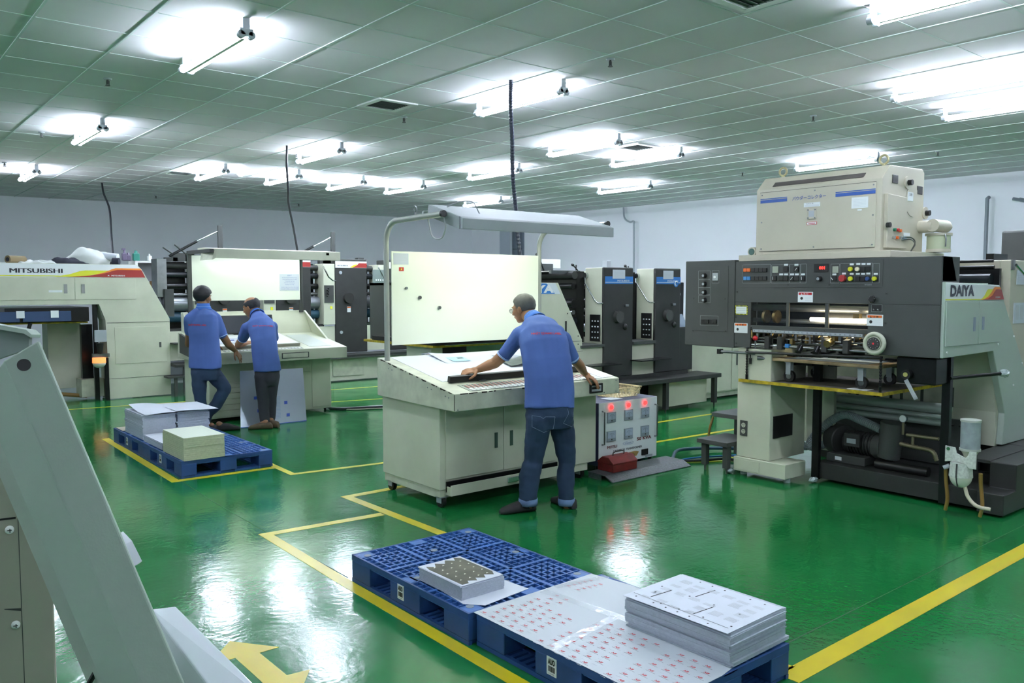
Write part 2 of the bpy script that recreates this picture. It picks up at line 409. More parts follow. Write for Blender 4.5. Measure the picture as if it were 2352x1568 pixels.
# ---- ceiling lights: twin tubes between two white end holders, running along Y
def light_fix():
    t = thing('ceiling_light', 'x', 'ceiling light', (0, 0, HC))
    for s in (-1, 1):
        MB().cone((s*.034, -.58, HC-.110), (s*.034, .58, HC-.110), .019, n=14).build('tube', tube_m, t, smooth=True)
    MB().box(-.014, .014, -.56, .56, HC-.128, HC-.085).build('batten', white, t)
    for s in (-1, 1):
        mb = MB(); mb.box(-.025, .025, s*.60-.014, s*.60+.014, HC-.09, HC)
        for q in (-1, 1): mb.cone((q*.034, s*.578, HC-.110), (q*.034, s*.618, HC-.110), .027, n=16)
        mb.box(-.045, .045, s*.60-.018, s*.60+.018, HC-.118, HC-.07)
        mb.build('holder', mat('holder_grey', '#aeb6ba', .5) if 'holder_grey' not in MATS else MATS['holder_grey'], t, bevel=.004)
    return t
spots = [(2.24, 6.12, 'twin tube ceiling light above the aisle with the floor arrow, biggest of the aisle row'), (2.34, 10.31, 'twin tube ceiling light, middle one of the aisle row'), (2.45, 14.57, 'twin tube ceiling light, last of the aisle row by the far wall'),
 (5.0, 5.96, 'twin tube ceiling light above the control desk, crossed by the black hose'), (5.02, 10.02, 'twin tube ceiling light beside the thin hanging cable'), (4.57, 12.72, 'twin tube ceiling light next to the far slatted vent'),
 (5.66, 12.6, 'twin tube ceiling light behind the thin hanging cable'), (6.78, 12.6, 'twin tube ceiling light, third in the far row over the long press'), (7.86, 12.48, 'twin tube ceiling light, fourth in the far row over the long press'),
 (7.85, 9.95, 'twin tube ceiling light just beside the black hose'), (7.25, 7.41, 'twin tube ceiling light next to the middle vent'), (8.55, 7.54, 'twin tube ceiling light on the far side of the middle vent'),
 (10.8, 10.01, 'twin tube ceiling light above the twin tower press near the white wall'), (10.38, 13.52, 'twin tube ceiling light half hidden by the desk lamp hood'), (5.22, 2.1, 'twin tube ceiling light cut by the top corner of the picture'),
 (7.51, 3.06, 'long bright twin tube ceiling light, upper one of the pair over the dark press'), (8.76, 3.15, 'long bright twin tube ceiling light, lower one of the pair over the dark press'), (10.9, 6.12, 'twin tube ceiling light peeking over the powder collector'),
 (2.3, 1.9, 'twin tube ceiling light, unseen one overhead, behind the viewer'), (-1.5, 2.2, 'twin tube ceiling light, unseen one over the sheet feeder, just out of the picture'), (-1.3, 6.1, 'twin tube ceiling light, unseen one outside the picture beside the aisle row'), (-1.2, 10.3, 'twin tube ceiling light, unseen one beyond the picture edge near the far press'), (2.3, -2.2, 'twin tube ceiling light, unseen one behind the viewer in the aisle'), (5.2, -2.0, 'twin tube ceiling light, unseen one behind the viewer near the press bay'), (-1.5, -2.2, 'twin tube ceiling light, unseen one in the corner behind the viewer'), (10.5, 1.5, 'twin tube ceiling light, unseen one past the end of the bay'), (8.5, -1.8, 'twin tube ceiling light, unseen one behind the dark press'), (-4.8, 4.0, 'twin tube ceiling light, unseen one over the empty side bay')]  # unseen lamps continuing the rows, added to light the foreground
proto = light_fix()
for i, (x, y, lb) in enumerate(spots):
    o = proto if i == len(spots)-1 else copy_tree(proto)
    o.location = (x, y, HC)
    if lb == 'u': lb = 'twin tube ceiling light outside the picture'
    tag(o, lb, 'ceiling light', 'twin tube ceiling lights')
# ---- vents, sprinklers, detectors
def vent(cx, cy, s, lb):
    t = thing('ceiling_vent', lb, 'vent', (cx, cy, HC), 'square ceiling vents')
    mb = MB()
    for k in range(4):
        c, d = [(1, 0), (0, 1), (-1, 0), (0, -1)][k], 0
        if c[0]: mb.box(cx+c[0]*s-.03, cx+c[0]*s+.03, cy-s-.03, cy+s+.03, HC-.016, HC-.001)
        else: mb.box(cx-s+.03, cx+s-.03, cy+c[1]*s-.03, cy+c[1]*s+.03, HC-.016, HC-.001)
    mb.build('frame', white, t, bevel=.003)
    mb = MB(); n = 9
    for k in range(n):
        y = cy-s+.03+(2*s-.06)*k/(n-1)
        mb.obox((cx-s+.02, y, HC-.014), (1, 0, 0), (0, .8, .6), (0, -.6, .8), 2*s-.04, .02, .002)
    mb.build('slat', mat('vent_grey', '#5a625e', .6) if 'vent_grey' not in MATS else MATS['vent_grey'], t)
    MB().box(cx-s+.02, cx+s-.02, cy-s+.02, cy+s-.02, HC-.0012, HC-.0006).build('backing', MATS['vent_grey'], t)
vent(4.34, 7.19, .19, 'square ceiling vent with white frame, clearest one near the control desk light')
vent(8.11, 7.3, .2, 'square ceiling vent between two tube lights over the twin tower press')
vent(4.35, 13.5, .19, 'square ceiling vent touching a far tube light')
vent(4.45, 3.05, .22, 'square ceiling vent cut by the upper edge of the picture')
def sprinkler():
    t = thing('sprinkler_head', 'x', 'sprinkler', (0, 0, HC))
    MB().cone((0, 0, HC-.012), (0, 0, HC-.0005), .03, .036).build('escutcheon', silverpaint, t, smooth=True)
    mb = MB(); mb.cone((0, 0, HC-.05), (0, 0, HC-.01), .009, n=10).cone((0, 0, HC-.062), (0, 0, HC-.058), .02, n=14)
    for s in (-1, 1): mb.box(s*.012-.002, s*.012+.002, -.003, .003, HC-.06, HC-.02)
    mb.build('nozzle', darkp, t); return t
sp = sprinkler()
SP = [(1.944, 7.848, 'near the big aisle light'), (4.849, 4.65, 'above the man at the control desk'), (4.787, 7.594, 'just below the clearest square vent'), (8.07, 4.796, 'over the dark press'), (1.996, 11.02, 'beside the middle aisle light'), (5.05, 17.1, 'close to the far wall'), (11.45, 4.98, 'over the powder collector'), (7.91, 16.8, 'in the dim far corner of the ceiling'), (4.95, 10.55, 'beside the thin hanging cable'), (11.15, 7.82, 'beyond the powder collector light'), (2.05, 14.0, 'beside the last aisle light')]
for i, (x, y, w_) in enumerate(SP):
    o = sp if i == len(SP)-1 else copy_tree(sp)
    o.location = (x, y, HC); tag(o, 'small chrome ceiling sprinkler '+w_, 'sprinkler', 'ceiling sprinklers')
for x, y, lb in ((5.065, 5.469, 'round white smoke detector by the control desk light'), (11.08, 5.8, 'round white smoke detector above the powder collector'), (5.17, 13.08, 'round white smoke detector between two far lights'), (10.6, 12.9, 'round white smoke detector high behind the hose')):
    t = thing('smoke_detector', lb, 'smoke detector', (x, y, HC), 'smoke detectors')
    MB().cone((x, y, HC-.02), (x, y, HC-.0005), .055, .06, n=28).build('base', white, t, smooth=True)
    MB().cone((x, y, HC-.045), (x, y, HC-.02), .028, .045, n=24).build('cover', white, t, smooth=True)
# ---- hoses and cables dropping from the ceiling
p = spline([(4.674, 5.672, HC+.01), (4.70, 5.71, 3.25), (4.775, 5.78, 2.95), (4.84, 5.85, 2.65), (4.92, 5.90, 2.35), (5.0, 5.95, 2.0), (5.12, 5.95, 1.5), (5.13, 5.95, 1.0), (5.13, 5.9, .4)], 22)
tag(MB().tube(p, .017, n=12, rib=.18).build('ribbed_hose', mat('hose_dark', '#363c4c', .35), None, smooth=False), 'thick dark ribbed hose dropping from the ceiling behind the control desk', 'hose')
p = spline([(4.594, 10.07, HC), (4.60, 10.1, 3.2), (4.66, 10.2, 2.9), (4.73, 10.35, 2.75), (4.86, 10.5, 2.45), (4.96, 10.6, 2.15)], 8)
tag(MB().tube(p, .014, n=10).build('ceiling_cable', cable_b, None, smooth=True), 'thin dark cable falling from the ceiling onto the far desk hood', 'cable')
p = spline([(3.745, 15.7, HC), (3.72, 15.5, 3.25), (3.68, 15.0, 2.95), (3.5, 14.2, 2.5), (3.33, 13.45, 2.02)], 8)
tag(MB().tube(p, .016, n=10).build('ceiling_cable', cable_b, None, smooth=True), 'thin cable curving down onto the flat top of the far press', 'cable')
# ---- pipes on the white wall
mb = MB(); a = onX(2267, 452, 14.2)
xw = 14.28
tag(MB().tube([(xw, 5.40, 3.07), (xw-.06, 5.40, 3.05), (xw-.06, 5.40, 2.9), (xw-.06, 5.40, 1.2)], .028, n=12).build('wall_pipe', mat('pipe_grey', '#7c848c', .4), None, smooth=True), 'grey vertical pipe fixed to the white wall', 'pipe')
p = spline([(13.86, 12.85, 3.43), (13.84, 12.8, 3.2), (13.84, 12.65, 3.1), (13.84, 12.52, 3.1), (13.84, 12.52, 3.0), (13.84, 12.51, 2.3), (13.84, 12.51, 1.5)], 6)
tag(MB().tube(p, .02, n=10).build('wall_pipe', mat('pipe_pale', '#a3a9b2', .4), None, smooth=True), 'pale conduit bending down the white wall above the twin towers', 'pipe')

a = onX(2331, 457, 14.3); b_ = onX(2360, 462, 14.3)
tag(MB().tube([(14.22, a.y, a.z), (14.22, b_.y, b_.z)], .025, n=8).cone((14.22, a.y-.1, a.z-.01), (14.40, a.y-.1, a.z-.01), .02, n=8).build('wall_bracket', MATS['pipe_grey'], None, smooth=True), 'short grey bar fixed high on the white wall at the picture edge', 'bracket')
# ================================================================ inspection / control desk in the middle
def ds(y): return .89+(y-4.76)*.1827
C1 = thing('control_desk', 'worn cream control desk on casters with white board and hooded lamp, man leaning on it', 'control desk', (4.26, 5.3, 0))
MB().box(3.445, 5.085, 5.015, 5.83, .14, .80).build('cabinet', cream, C1, bevel=.006)
MB().box(3.455, 5.0, 5.03, 5.82, .075, .139).build('plinth', cream2, C1, bevel=.004)
mb = MB(); mb.box(3.495, 4.045, 5.003, 5.0145, .215, .735); d1 = mb.build('door', cream, C1, bevel=.003)
MB().box(3.955, 3.985, 4.999, 5.0027, .40, .52).build('handle', mat('green_pull', '#3c5548', .4), d1)
mb = MB(); mb.box(4.05, 4.60, 5.003, 5.0145, .215, .735); d2 = mb.build('door', cream, C1, bevel=.003)
MB().box(4.11, 4.14, 4.999, 5.0027, .40, .52).build('handle', MATS['green_pull'], d2)
MB().box(3.50, 4.62, 5.0, 5.0145, .12, .2).build('recess_frame', blackm, C1)
# drawer pulled out a little
mb = MB(); mb.box(3.50, 4.70, 4.945, 4.955, .10, .18).box(3.50, 3.51, 4.955, 5.1, .10, .165).box(4.69, 4.70, 4.955, 5.1, .10, .165).box(3.51, 4.69, 4.955, 5.1, .10, .105)
dr = mb.build('drawer', cream, C1, bevel=.002)
mb = MB(); mb.box(4.03, 4.14, 4.925, 4.9445, .125, .168); mb.build('handle', chrome, dr, bevel=.006)
# casters
def caster(x, y, par, r=.045, zt=.085):
    o = MB().box(x-.035, x+.035, y-.035, y+.035, zt-.008, zt-.001).box(x-.024, x-.019, y-.03, y+.03, r*.8, zt-.008).box(x+.019, x+.024, y-.03, y+.03, r*.8, zt-.008).build('caster', silverpaint, par)
    MB().cone((x-.016, y, r), (x+.016, y, r), r, n=24).build('wheel', black, o, smooth=True)
for x, y in ((3.49, 5.06), (3.49, 5.76), (4.96, 5.09), (4.96, 5.76)): caster(x, y, C1)
# wedge-shaped desk top
pr_ = [(4.76, .762), (4.76, .89), (5.80, 1.08), (5.83, 1.08), (5.83, .775), (5.0, .762)]
MB().px(pr_, 3.40, 5.10).build('desk_top', cream2, C1, bevel=.006)
# chipped black edge marks
mb = MB()
for k in range(26):
    x = 3.40+random.random()*1.1; w = .01+random.random()*.06
    mb.box(x, min(x+w, 4.9), 4.7592, 4.7625, .8845-random.random()*.006, .8897)
for k in range(30):
    y = 4.77+random.random()*.98; w = .01+random.random()*.04
    z = ds(y); mb.prism([(3.3993, y, z-.002), (3.3993, y+w, ds(y+w)-.002), (3.3993, y+w, ds(y+w)-.010-random.random()*.006), (3.3993, y, z-.008)], (.004, 0, 0))
mb.box(3.399, 3.402, 4.7593, 4.763, .77, .885)
mb.build('chipped_edge', mat('bare_metal_chips', '#3a322c', .7), C1)
UD = Vector((0, 1, .1827)).normalized(); ND = Vector((0, -.1827, 1)).normalized()
def dp(x, y, h=0): return Vector((x, y, ds(y)))+ND*h
def dslab(mb, x0, x1, y0, y1, h0, h1): return mb.obox(dp(x0, y0, h0), UX, UD, ND, x1-x0, (y1-y0)/UD.y, h1-h0)
# ink key panel along the front
dslab(MB(), 3.56, 4.92, 4.785, 4.945, .0005, .003).build('ink_key_panel', mat('panel_green_grey', '#96a090', .4), C1)
mb = MB(); mb2 = MB(); mb3 = MB()
for k in range(30):
    x = 3.585+k*.044
    if x > 4.86: break
    dslab(mb, x, x+.034, 4.79, 4.812, .003, .008); dslab(mb, x, x+.034, 4.82, 4.842, .003, .008)
    dslab(mb2, x+.006, x+.012, 4.855, 4.935, .003, .0045); dslab(mb3, x+.018, x+.034, 4.855, 4.925, .003, .0045)
mb.build('ink_key_buttons', white, C1); mb2.build('scale_marks', darkp, C1); mb3.build('slider_marks', mat('faded_red', '#a86a60', .5), C1)
# black registration rail
dslab(MB(), 3.53, 4.90, 5.0, 5.035, .004, .052).build('registration_rail', black, C1, bevel=.004)
dslab(MB(), 3.79, 3.86, 4.985, 5.0, .004, .012).build('rail_clamp', steel, C1)
# instrument plate at the end of the desk
dslab(MB(), 4.93, 5.07, 4.80, 5.16, .0005, .0035).build('instrument_plate', mat('plate_grey', '#b9bcc4', .35), C1)
mb = MB()
for i in range(3):
    for j in range(6): dslab(mb, 4.945+i*.04, 4.97+i*.04, 4.82+j*.055, 4.85+j*.055, .0035, .005)
mb.build('instrument_keys', silverpaint, C1)
MB().box(4.53, 4.69, 4.7575, 4.7597, .775, .845).build('cover_plate', cream2, C1, bevel=.001)
fr = MB().box(4.745, 4.895, 4.748, 4.7597, .785, .862).build('display', black, C1, bevel=.004)
MB().box(4.762, 4.872, 4.7465, 4.7478, .800, .847).build('display_window', silverpaint, fr)
MB().box(4.762, 4.86, 4.7455, 4.7463, .818, .836).build('display_slot', black, fr)
mb = MB()
for x, z in ((4.05, .785), (4.5, .785), (4.92, .78), (5.06, .78), (4.5, .87), (5.06, .872), (3.43, .775)): mb.cone((x, 4.757, z), (x, 4.7597, z), .005, n=10)
for y in (4.83, 4.87, 5.05, 5.1, 5.6, 5.65): mb.cone((3.397, y, ds(y)-.045), (3.3998, y, ds(y)-.045), .005, n=10)
mb.build('screws', steel, C1)
# posts, board, hood
def bent(x, yb, ye, z0, zt, r):
    p = [Vector((x, yb, z0)), Vector((x, yb, zt-.16))]
    for i in range(1, 9):
        t = PI/2*i/8; p.append(Vector((x, yb-.16+.16*math.cos(t), zt-.16+.16*math.sin(t))))
    p.append(Vector((x, ye, zt+.01))); return p
for x, e in ((3.43, 4.93), (5.045, 4.86)):
    MB().tube(bent(x, 5.72, e, 1.06, 2.165, .022), .022, n=16).build('post', mat('post_grey', '#a0a49c', .35, metal=.3) if 'post_grey' not in MATS else MATS['post_grey'], C1, smooth=True)
    MB().cone((x, e-.012, 2.175), (x, e+.012, 2.175), .0255, n=20).build('post_cap', black, C1, smooth=True)
bd = MB().box(3.462, 5.015, 5.695, 5.707, 1.185, 1.935).build('board', board_m, C1, bevel=.002)
MB().box(3.48, 3.62, 5.6935, 5.6947, 1.83, 1.92).build('notice', paper, bd)
mb = MB()
for k in range(8): mb.box(3.485, 3.50+.1*random.random()+.02, 5.6928, 5.6934, 1.842+k*.0095, 1.845+k*.0095)
mb.build('notice_print', ink_grey, bd)
MB().box(3.53, 3.575, 5.6935, 5.6947, 1.777, 1.808).build('flag_sticker', stk_red, bd)
st = []
for k in range(10):
    r_ = .0115 if k % 2 == 0 else .005; t = PI/2+k*PI/5; st.append((3.5525+r_*math.cos(t), 1.7925+r_*math.sin(t)))
MB().py(st, 5.6926, 5.6933).build('flag_star', sign_yel, bd)
for (x, z) in ((3.594, 1.642), (3.722, 1.565), (3.915, 1.48)):
    o = MB().cone((x, 5.679, z), (x, 5.6948, z), .014 if x > 3.6 else .010, n=20).build('magnet', steel, bd, smooth=True)
# tilted lamp hood
hb = [(4.77, 2.062), (4.77, 2.136), (4.80, 2.152), (5.19, 2.266), (5.20, 2.262), (5.20, 2.165), (5.17, 2.160), (4.80, 2.062)]
hood = MB().px(hb[:4]+[(5.20, 2.262), (5.20, 2.185), (5.16, 2.19), (4.80, 2.085), (4.80, 2.062)], 3.485, 5.03).build('lamp_hood', mat('hood_grey', '#969e9e', .6), C1, bevel=.004)
MB().px([(4.80, 2.062), (4.80, 2.15), (5.19, 2.26), (5.20, 2.18)], 3.477, 3.4848).build('hood_end', MATS['hood_grey'], hood)
mb = MB()
for x in (3.6, 3.62, 3.9, 4.2, 4.5, 4.52, 4.8): mb.ball((x, 4.85+random.random()*.2, 2.166+.03), .004)
for k, y in enumerate((4.88, 4.98, 5.08)):
    MB().cone((3.56, y, 2.09+(y-4.8)*.27), (4.96, y, 2.09+(y-4.8)*.27), .013, n=12).build('lamp_tube', hood_tube, C1, smooth=True)
MB().box(3.43, 3.56, 4.95, 5.0, 2.165, 2.187).build('hood_bracket', steel, C1)
# ring and lead
MB().cone((3.43, 5.30, 2.18), (3.43, 5.30, 2.216), .008).build('bolt_stem', steel, C1)
t = arc((3.43, 5.30, 2.235), 0, 2*PI, .022, UY, UZ, 20)[:-1]
MB().tube(t, .005, n=8, closed=True).build('eye_bolt', steel, C1, smooth=True)
MB().tube(spline([(3.44, 5.2, 2.18), (3.46, 5.22, 2.215), (3.6, 5.2, 2.235), (3.62, 5.05, 2.27), (3.7, 4.95, 2.28), (3.72, 4.88, 2.19)], 6), .005, n=8).build('lamp_lead', mat('lead_grey', '#9aa0a0', .4), C1, smooth=True)
MB().tube(spline([(3.44, 4.94, 2.17), (3.45, 4.93, 2.08), (3.45, 4.97, 2.01), (3.44, 5.03, 2.0), (3.44, 5.09, 2.03), (3.44, 5.13, 2.12), (3.44, 5.14, 2.17)], 6), .0055, n=8).build('lead_loop', MATS['lead_grey'], C1, smooth=True)

# sheets lying on the desk
o = dslab(MB(), 3.505, 5.02, 5.06, 5.78, .0006, .0022).build('white_sheet', paper, None); tag(o, 'large blank white sheet covering the sloping control desk', 'sheet')
t = thing('printed_sheet', 'printed sheet with pale blue picture lying at the back of the control desk', 'sheet', dp(3.95, 5.5))
def curl(x0, x1, y0, y1, h0, lift, nx=8, ny=6, th=.0012, xs=0):
    mb = MB(); G = []
    for L in (0, th):
        for i in range(nx+1):
            for j in range(ny+1):
                u, v = i/nx, j/ny
                G.append(mb.bm.verts.new(dp(x0+(x1-x0)*u+xs*v, y0+(y1-y0)*v, h0+L+lift(u, v))))
    n = (nx+1)*(ny+1)
    for i in range(nx):
        for j in range(ny):
            a = i*(ny+1)+j; q = (a, a+ny+1, a+ny+2, a+1)
            mb.bm.faces.new([G[k] for k in q]); mb.bm.faces.new([G[k+n] for k in q[::-1]])
    return mb
curl(3.86, 4.16, 5.52, 5.79, .003, lambda u, v: .02*(1-u)**2*v).build('sheet', paper, t, smooth=True)
dslab(MB(), 3.95, 4.12, 5.53, 5.66, .0092, .0096).build('picture', mat('pale_blue_print', '#a8d8ea', .6), t)
dslab(MB(), 4.04, 4.10, 5.60, 5.63, .0098, .0102).build('dark_print', darkp, t)
t = thing('proof_sheet', 'big faintly printed proof sheet on the control desk under the man\'s arm', 'sheet', dp(4.2, 5.3))
curl(3.74, 4.95, 5.07, 5.46, .0026, lambda u, v: .001).build('sheet', paper, t, smooth=True)
mb = MB()
for k in range(7): dslab(mb, 3.85+k*.13, 3.88+k*.13+.02*random.random(), 5.15+.2*random.random(), 5.19+.1*random.random()+.16*0, .0052, .0056)
mb.build('print', ink_grey, t)
t = thing('dark_print', 'curled dark photographic print by the man\'s elbow on the control desk', 'print', dp(4.5, 5.4))
curl(4.33, 4.56, 5.26, 5.60, .006, lambda u, v: .05*(u*u)*(1-v)+.012, xs=.06).build('sheet', mat('dark_picture', '#56605e', .3, var=.5, vscale=25), t, smooth=True)

# ================================================================ far inspection desk (two men)
C2 = thing('inspection_desk', 'cream inspection desk with lit hood and notice board, two men standing at it', 'inspection desk', (4.3, 10.4, 0))
MB().box(3.50, 5.12, 9.98, 10.86, .05, .74).build('cabinet', cream, C2, bevel=.008)
def d2(y): return .875+(y-9.68)*.16
MB().px([(9.68, .735), (9.68, .875), (10.9, 1.07), (10.92, .74)], 3.44, 5.20).build('desk_top', cream, C2, bevel=.006)
MB().prism([(3.44, 9.95, .93), (3.44, 10.75, 1.06), (3.44, 10.75, .82), (3.44, 9.95, .74)], (-.03, 0, 0)).build('end_plate', darkp, C2)
MB().px([(10.62, 1.025), (10.86, 1.325), (10.95, 1.325), (10.95, .95)], 3.50, 5.16).build('back_rest', cream, C2, bevel=.006)
MB().px([(10.18, .955), (10.86, 1.325), (10.95, 1.3), (10.95, .95)], 5.16, 5.19).build('side_cheek', cream, C2, bevel=.004)
# drawers / panel seams
for z0, z1 in ((.42, .47), (.355, .41), (.285, .345), (.215, .275), (.145, .205)):
    MB().box(3.60, 4.35, 9.970, 9.9795, z0, z1).build('drawer', cream, C2, bevel=.002)
MB().box(3.55, 4.36, 9.972, 9.9798, .07, .135).build('kick_panel', cream, C2, bevel=.002)
MB().box(4.36, 4.82, 9.97, 9.9797, .55, .72).build('panel', cream2, C2, bevel=.002)
MB().box(4.84, 5.10, 9.97, 9.9797, .08, .72).build('panel', cream, C2, bevel=.002)
MB().box(4.30, 4.66, 9.672, 9.6795, .765, .835).build('slot_frame', darkp, C2); MB().box(4.31, 4.645, 9.668, 9.6715, .773, .827).build('slot_plate', cream2, C2)
def d2p(x, y, h): return Vector((x, y, d2(y)+h))
UD2 = Vector((0, 1, .16)).normalized(); ND2 = Vector((0, -.16, 1)).normalized()
def d2s(mb, x0, x1, y0, y1, h0, h1): return mb.obox(d2p(x0, y0, h0), UX, UD2, ND2, x1-x0, y1-y0, h1-h0)
d2s(MB(), 3.6, 4.6, 9.70, 9.80, .0005, .003).build('ink_key_panel', mat('panel_grey', '#8e968c', .5), C2)
mb = MB()
for k in range(22): d2s(mb, 3.62+k*.044, 3.65+k*.044, 9.71, 9.745, .003, .006)
mb.build('ink_key_buttons', white, C2)
d2s(MB(), 4.72, 5.02, 9.78, 10.5, .0005, .0025).build('instrument_plate', mat('plate_pale', '#b4bcb4', .4), C2)
tr = d2s(MB(), 3.55, 4.62, 9.84, 10.5, .004, .038).build('inspection_plate', mat('plate_edge', '#9a9a8c', .4, metal=.4), C2, bevel=.003)
d2s(MB(), 3.56, 4.61, 9.85, 10.49, .0385, .040).build('plate_face', white, tr)
# frame, board, hood
for x0 in (3.575, 5.10):
    MB().box(x0-.02, x0+.03, 10.80, 10.84, 1.3, 2.10).build('post', darkp, C2, bevel=.003)
MB().box(3.555, 3.605, 10.0, 10.84, 2.065, 2.11).build('top_arm', darkp, C2, bevel=.003)
MB().box(5.08, 5.13, 10.0, 10.84, 2.065, 2.10).build('top_arm', darkp, C2, bevel=.003)
bd = MB().box(3.605, 5.10, 10.80, 10.812, 1.473, 2.055).build('board', board_m, C2, bevel=.002)
nt_ = MB().box(4.785, 5.07, 10.797, 10.7995, 1.60, 1.83).build('notice', paper, bd)
text('notice_text', 'LƯU Ý', .06, .02, (4.90, 10.7965, 1.802), UX, UZ, sign_dblue, bd, bold=.01)
for k, s_ in enumerate(['Mọi Sản Xuất Phải Kiểm Kĩ Càng', 'Chỉnh Bài Đúng Màu Tờ Mẫu', 'Trường Hợp Ngờ Ngợ', 'Phải Hỏi Ý Kiến Quản Lý', 'Mới Được Sản Xuất', 'TRƯỜNG HỢP LÀM KHÔNG CẨN THẬN', 'PHẢI BỒI THƯỜNG CHI PHÍ TỰ THÂN']):
    w_ = (.22, .21, .14, .16, .13, .25, .25)[k]
    text('notice_text', s_, w_, .014, (4.93-w_/2, 10.7965, 1.772-k*.024-(.01 if k > 4 else 0)), UX, UZ, sign_dblue, bd)
hb = [(9.98, 1.985), (9.98, 2.10), (10.02, 2.115), (10.55, 2.13), (10.58, 2.11), (10.58, 2.06), (10.04, 2.0)]
h2 = MB().px([(10.0, 2.0), (10.0, 2.112), (10.4, 2.14), (10.62, 2.14), (10.62, 2.07), (10.55, 2.06), (10.05, 2.035), (10.03, 2.0)], 3.62, 5.29).build('lamp_hood', cream, C2, bevel=.004)
MB().prism([(3.62, 10.0, 2.0), (3.62, 10.0, 2.112), (3.56, 10.3, 2.08), (3.54, 10.3, 1.975), (3.58, 10.0, 1.98)], (.006, 0, 0)).build('hood_end', cream2, h2)
for y in (10.12, 10.24, 10.36, 10.48):
    MB().cone((3.72, y, 2.022+.02*(y-10)), (5.2, y, 2.022+.02*(y-10)), .013, n=12).build('lamp_tube', hood_tube2, C2, smooth=True)
t = thing('monitor', 'wide black monitor standing at the back of the far inspection desk', 'monitor', (4.1, 10.5, 1.0))
MB().obox((3.73, 10.44, 1.045), UX, (0, .25, .968), (0, -.968, .25), .80, .245, .025).build('casing', black, t, bevel=.008)
MB().obox((3.75, 10.4395-.025, 1.06+.006), UX, (0, .25, .968), (0, -.968, .25), .76, .215, .002).build('screen', screen_m, t)
MB().box(4.0, 4.25, 10.45, 10.58, 1.026, 1.05).build('stand_base', black, t)
t = thing('job_papers', 'loose white job papers on the inspection plate between the two men', 'papers', (3.8, 10.0, 1))
d2s(MB(), 3.62, 4.0, 9.95, 10.25, .0435, .045).build('sheet', paper, t)
d2s(MB(), 3.80, 3.87, 10.1, 10.13, .0455, .05).build('blue_clip', blue_ink, t)
# aluminium plate leaning against the desk
P0, P1, P2, P3 = Vector((3.66, 9.42, .002)), Vector((4.50, 9.42, .002)), Vector((4.64, 9.955, .645)), Vector((3.80, 9.955, .645))
P3 = Vector((3.79, 9.74, .640)); P2 = Vector((4.605, 9.74, .625)); P1 = Vector((4.49, 9.42, .002))
n_ = (P1-P0).cross(P3-P0).normalized()
PL = thing('printing_plate', 'bluish aluminium printing plate leaning against the far desk behind the older man', 'printing plate', P0)
MB().prism([P0, P1, P2, P3], n_*.002).build('sheet', plate_m, PL)
mb = MB()
def onpl(u, v, h=-.0008): return P0+(P1-P0)*u+(P3-P0)*v+n_*h
s_ = -1 if n_.y > 0 else 1
for (u, v) in ((.20, .47), (.25, .24), (.66, .34), (.69, .115)):
    mb.prism([onpl(u, v, .0025*s_), onpl(u+.05, v, .0025*s_), onpl(u+.05, v+.055, .0025*s_), onpl(u, v+.055, .0025*s_)], n_*.0005)
mb.build('print_mark', blue_ink, PL)
mb = MB()
for k in range(16): mb.prism([onpl(.47, .1+k*.025, .0025*s_), onpl(.60, .1+k*.025, .0025*s_), onpl(.60, .112+k*.025, .0025*s_), onpl(.47, .112+k*.025, .0025*s_)], n_*.0004)
mb.build('print_lines', mat('plate_ink', '#8094a8', .5), PL)
mb = MB().prism([onpl(0, 0, .0025*s_), onpl(1, 0, .0025*s_), onpl(1, .012, .0025*s_), onpl(0, .012, .0025*s_)], n_*.0004).build('edge_line', blue_ink, PL)
# ================================================================ dark press on the right: delivery end
R = thing('offset_press', 'dark grey and cream offset press whose end panel has rows of coloured buttons', 'printing press', (6.4, 3.6, 0))
XF = 6.10
def sx(mb, y0, y1, z0, z1, d0, d1, x=XF):          # slab standing proud of the end face (toward -X)
    return mb.box(x-d1, x-d0, min(y0, y1), max(y0, y1), z0, z1)
def P(px, py, x=XF): q = onX(px, py, x); return q.y, q.z
def rectX(mb, px0, py0, px1, py1, d0, d1, x=XF):   # rectangle between two photo corners on the end face
    a = P(px0, py0, x); b = P(px1, py1, x); return sx(mb, a[0], b[0], min(a[1], b[1]), max(a[1], b[1]), d0, d1, x)
# hood body: one dark box with a low opening, windows cut as frame
mb = MB()
mb.box(XF, XF+.02, 2.60, 4.33, 1.52, 1.87)                                # upper front
mb.box(XF, XF+.02, 2.60, 3.13, 1.14, 1.52)                                # near the dial
mb.box(XF, XF+.02, 4.17, 4.33, 1.13, 1.52)                                # far jamb
mb.box(XF, XF+.02, 3.13, 4.17, 1.29, 1.325)                               # rail below windows
mb.box(XF, XF+.02, 3.805, 3.83, 1.325, 1.52).box(XF, XF+.02, 3.455, 3.485, 1.325, 1.52)
mb.box(XF+.02, XF+.30, 2.60, 2.62, 1.14, 1.87).box(XF+.02, XF+.3, 4.31, 4.33, 1.13, 1.87).box(XF+.02, XF+.30, 2.62, 4.31, 1.85, 1.87)
mb.build('hood_panel', darkp, R, bevel=.003)
MB().prism([(XF+.02, 2.6, 1.69), (XF+.02, 2.6, 1.87), (6.27, 2.6, 1.87), (6.36, 2.6, 1.69)], (0, 1.7, 0)).build('hood_shoulder', mat('slate_paint', '#6e7076', .5), R, bevel=.003)
MB().box(XF, XF+.26, 4.335, 4.875, 1.118, 1.885).build('control_cabinet', darkp, R, bevel=.006)
mb = MB(); rectX(mb, 1592, 612, 1671, 762, 0, .003); mb.build('cabinet_lid', darkp, R, bevel=.001)
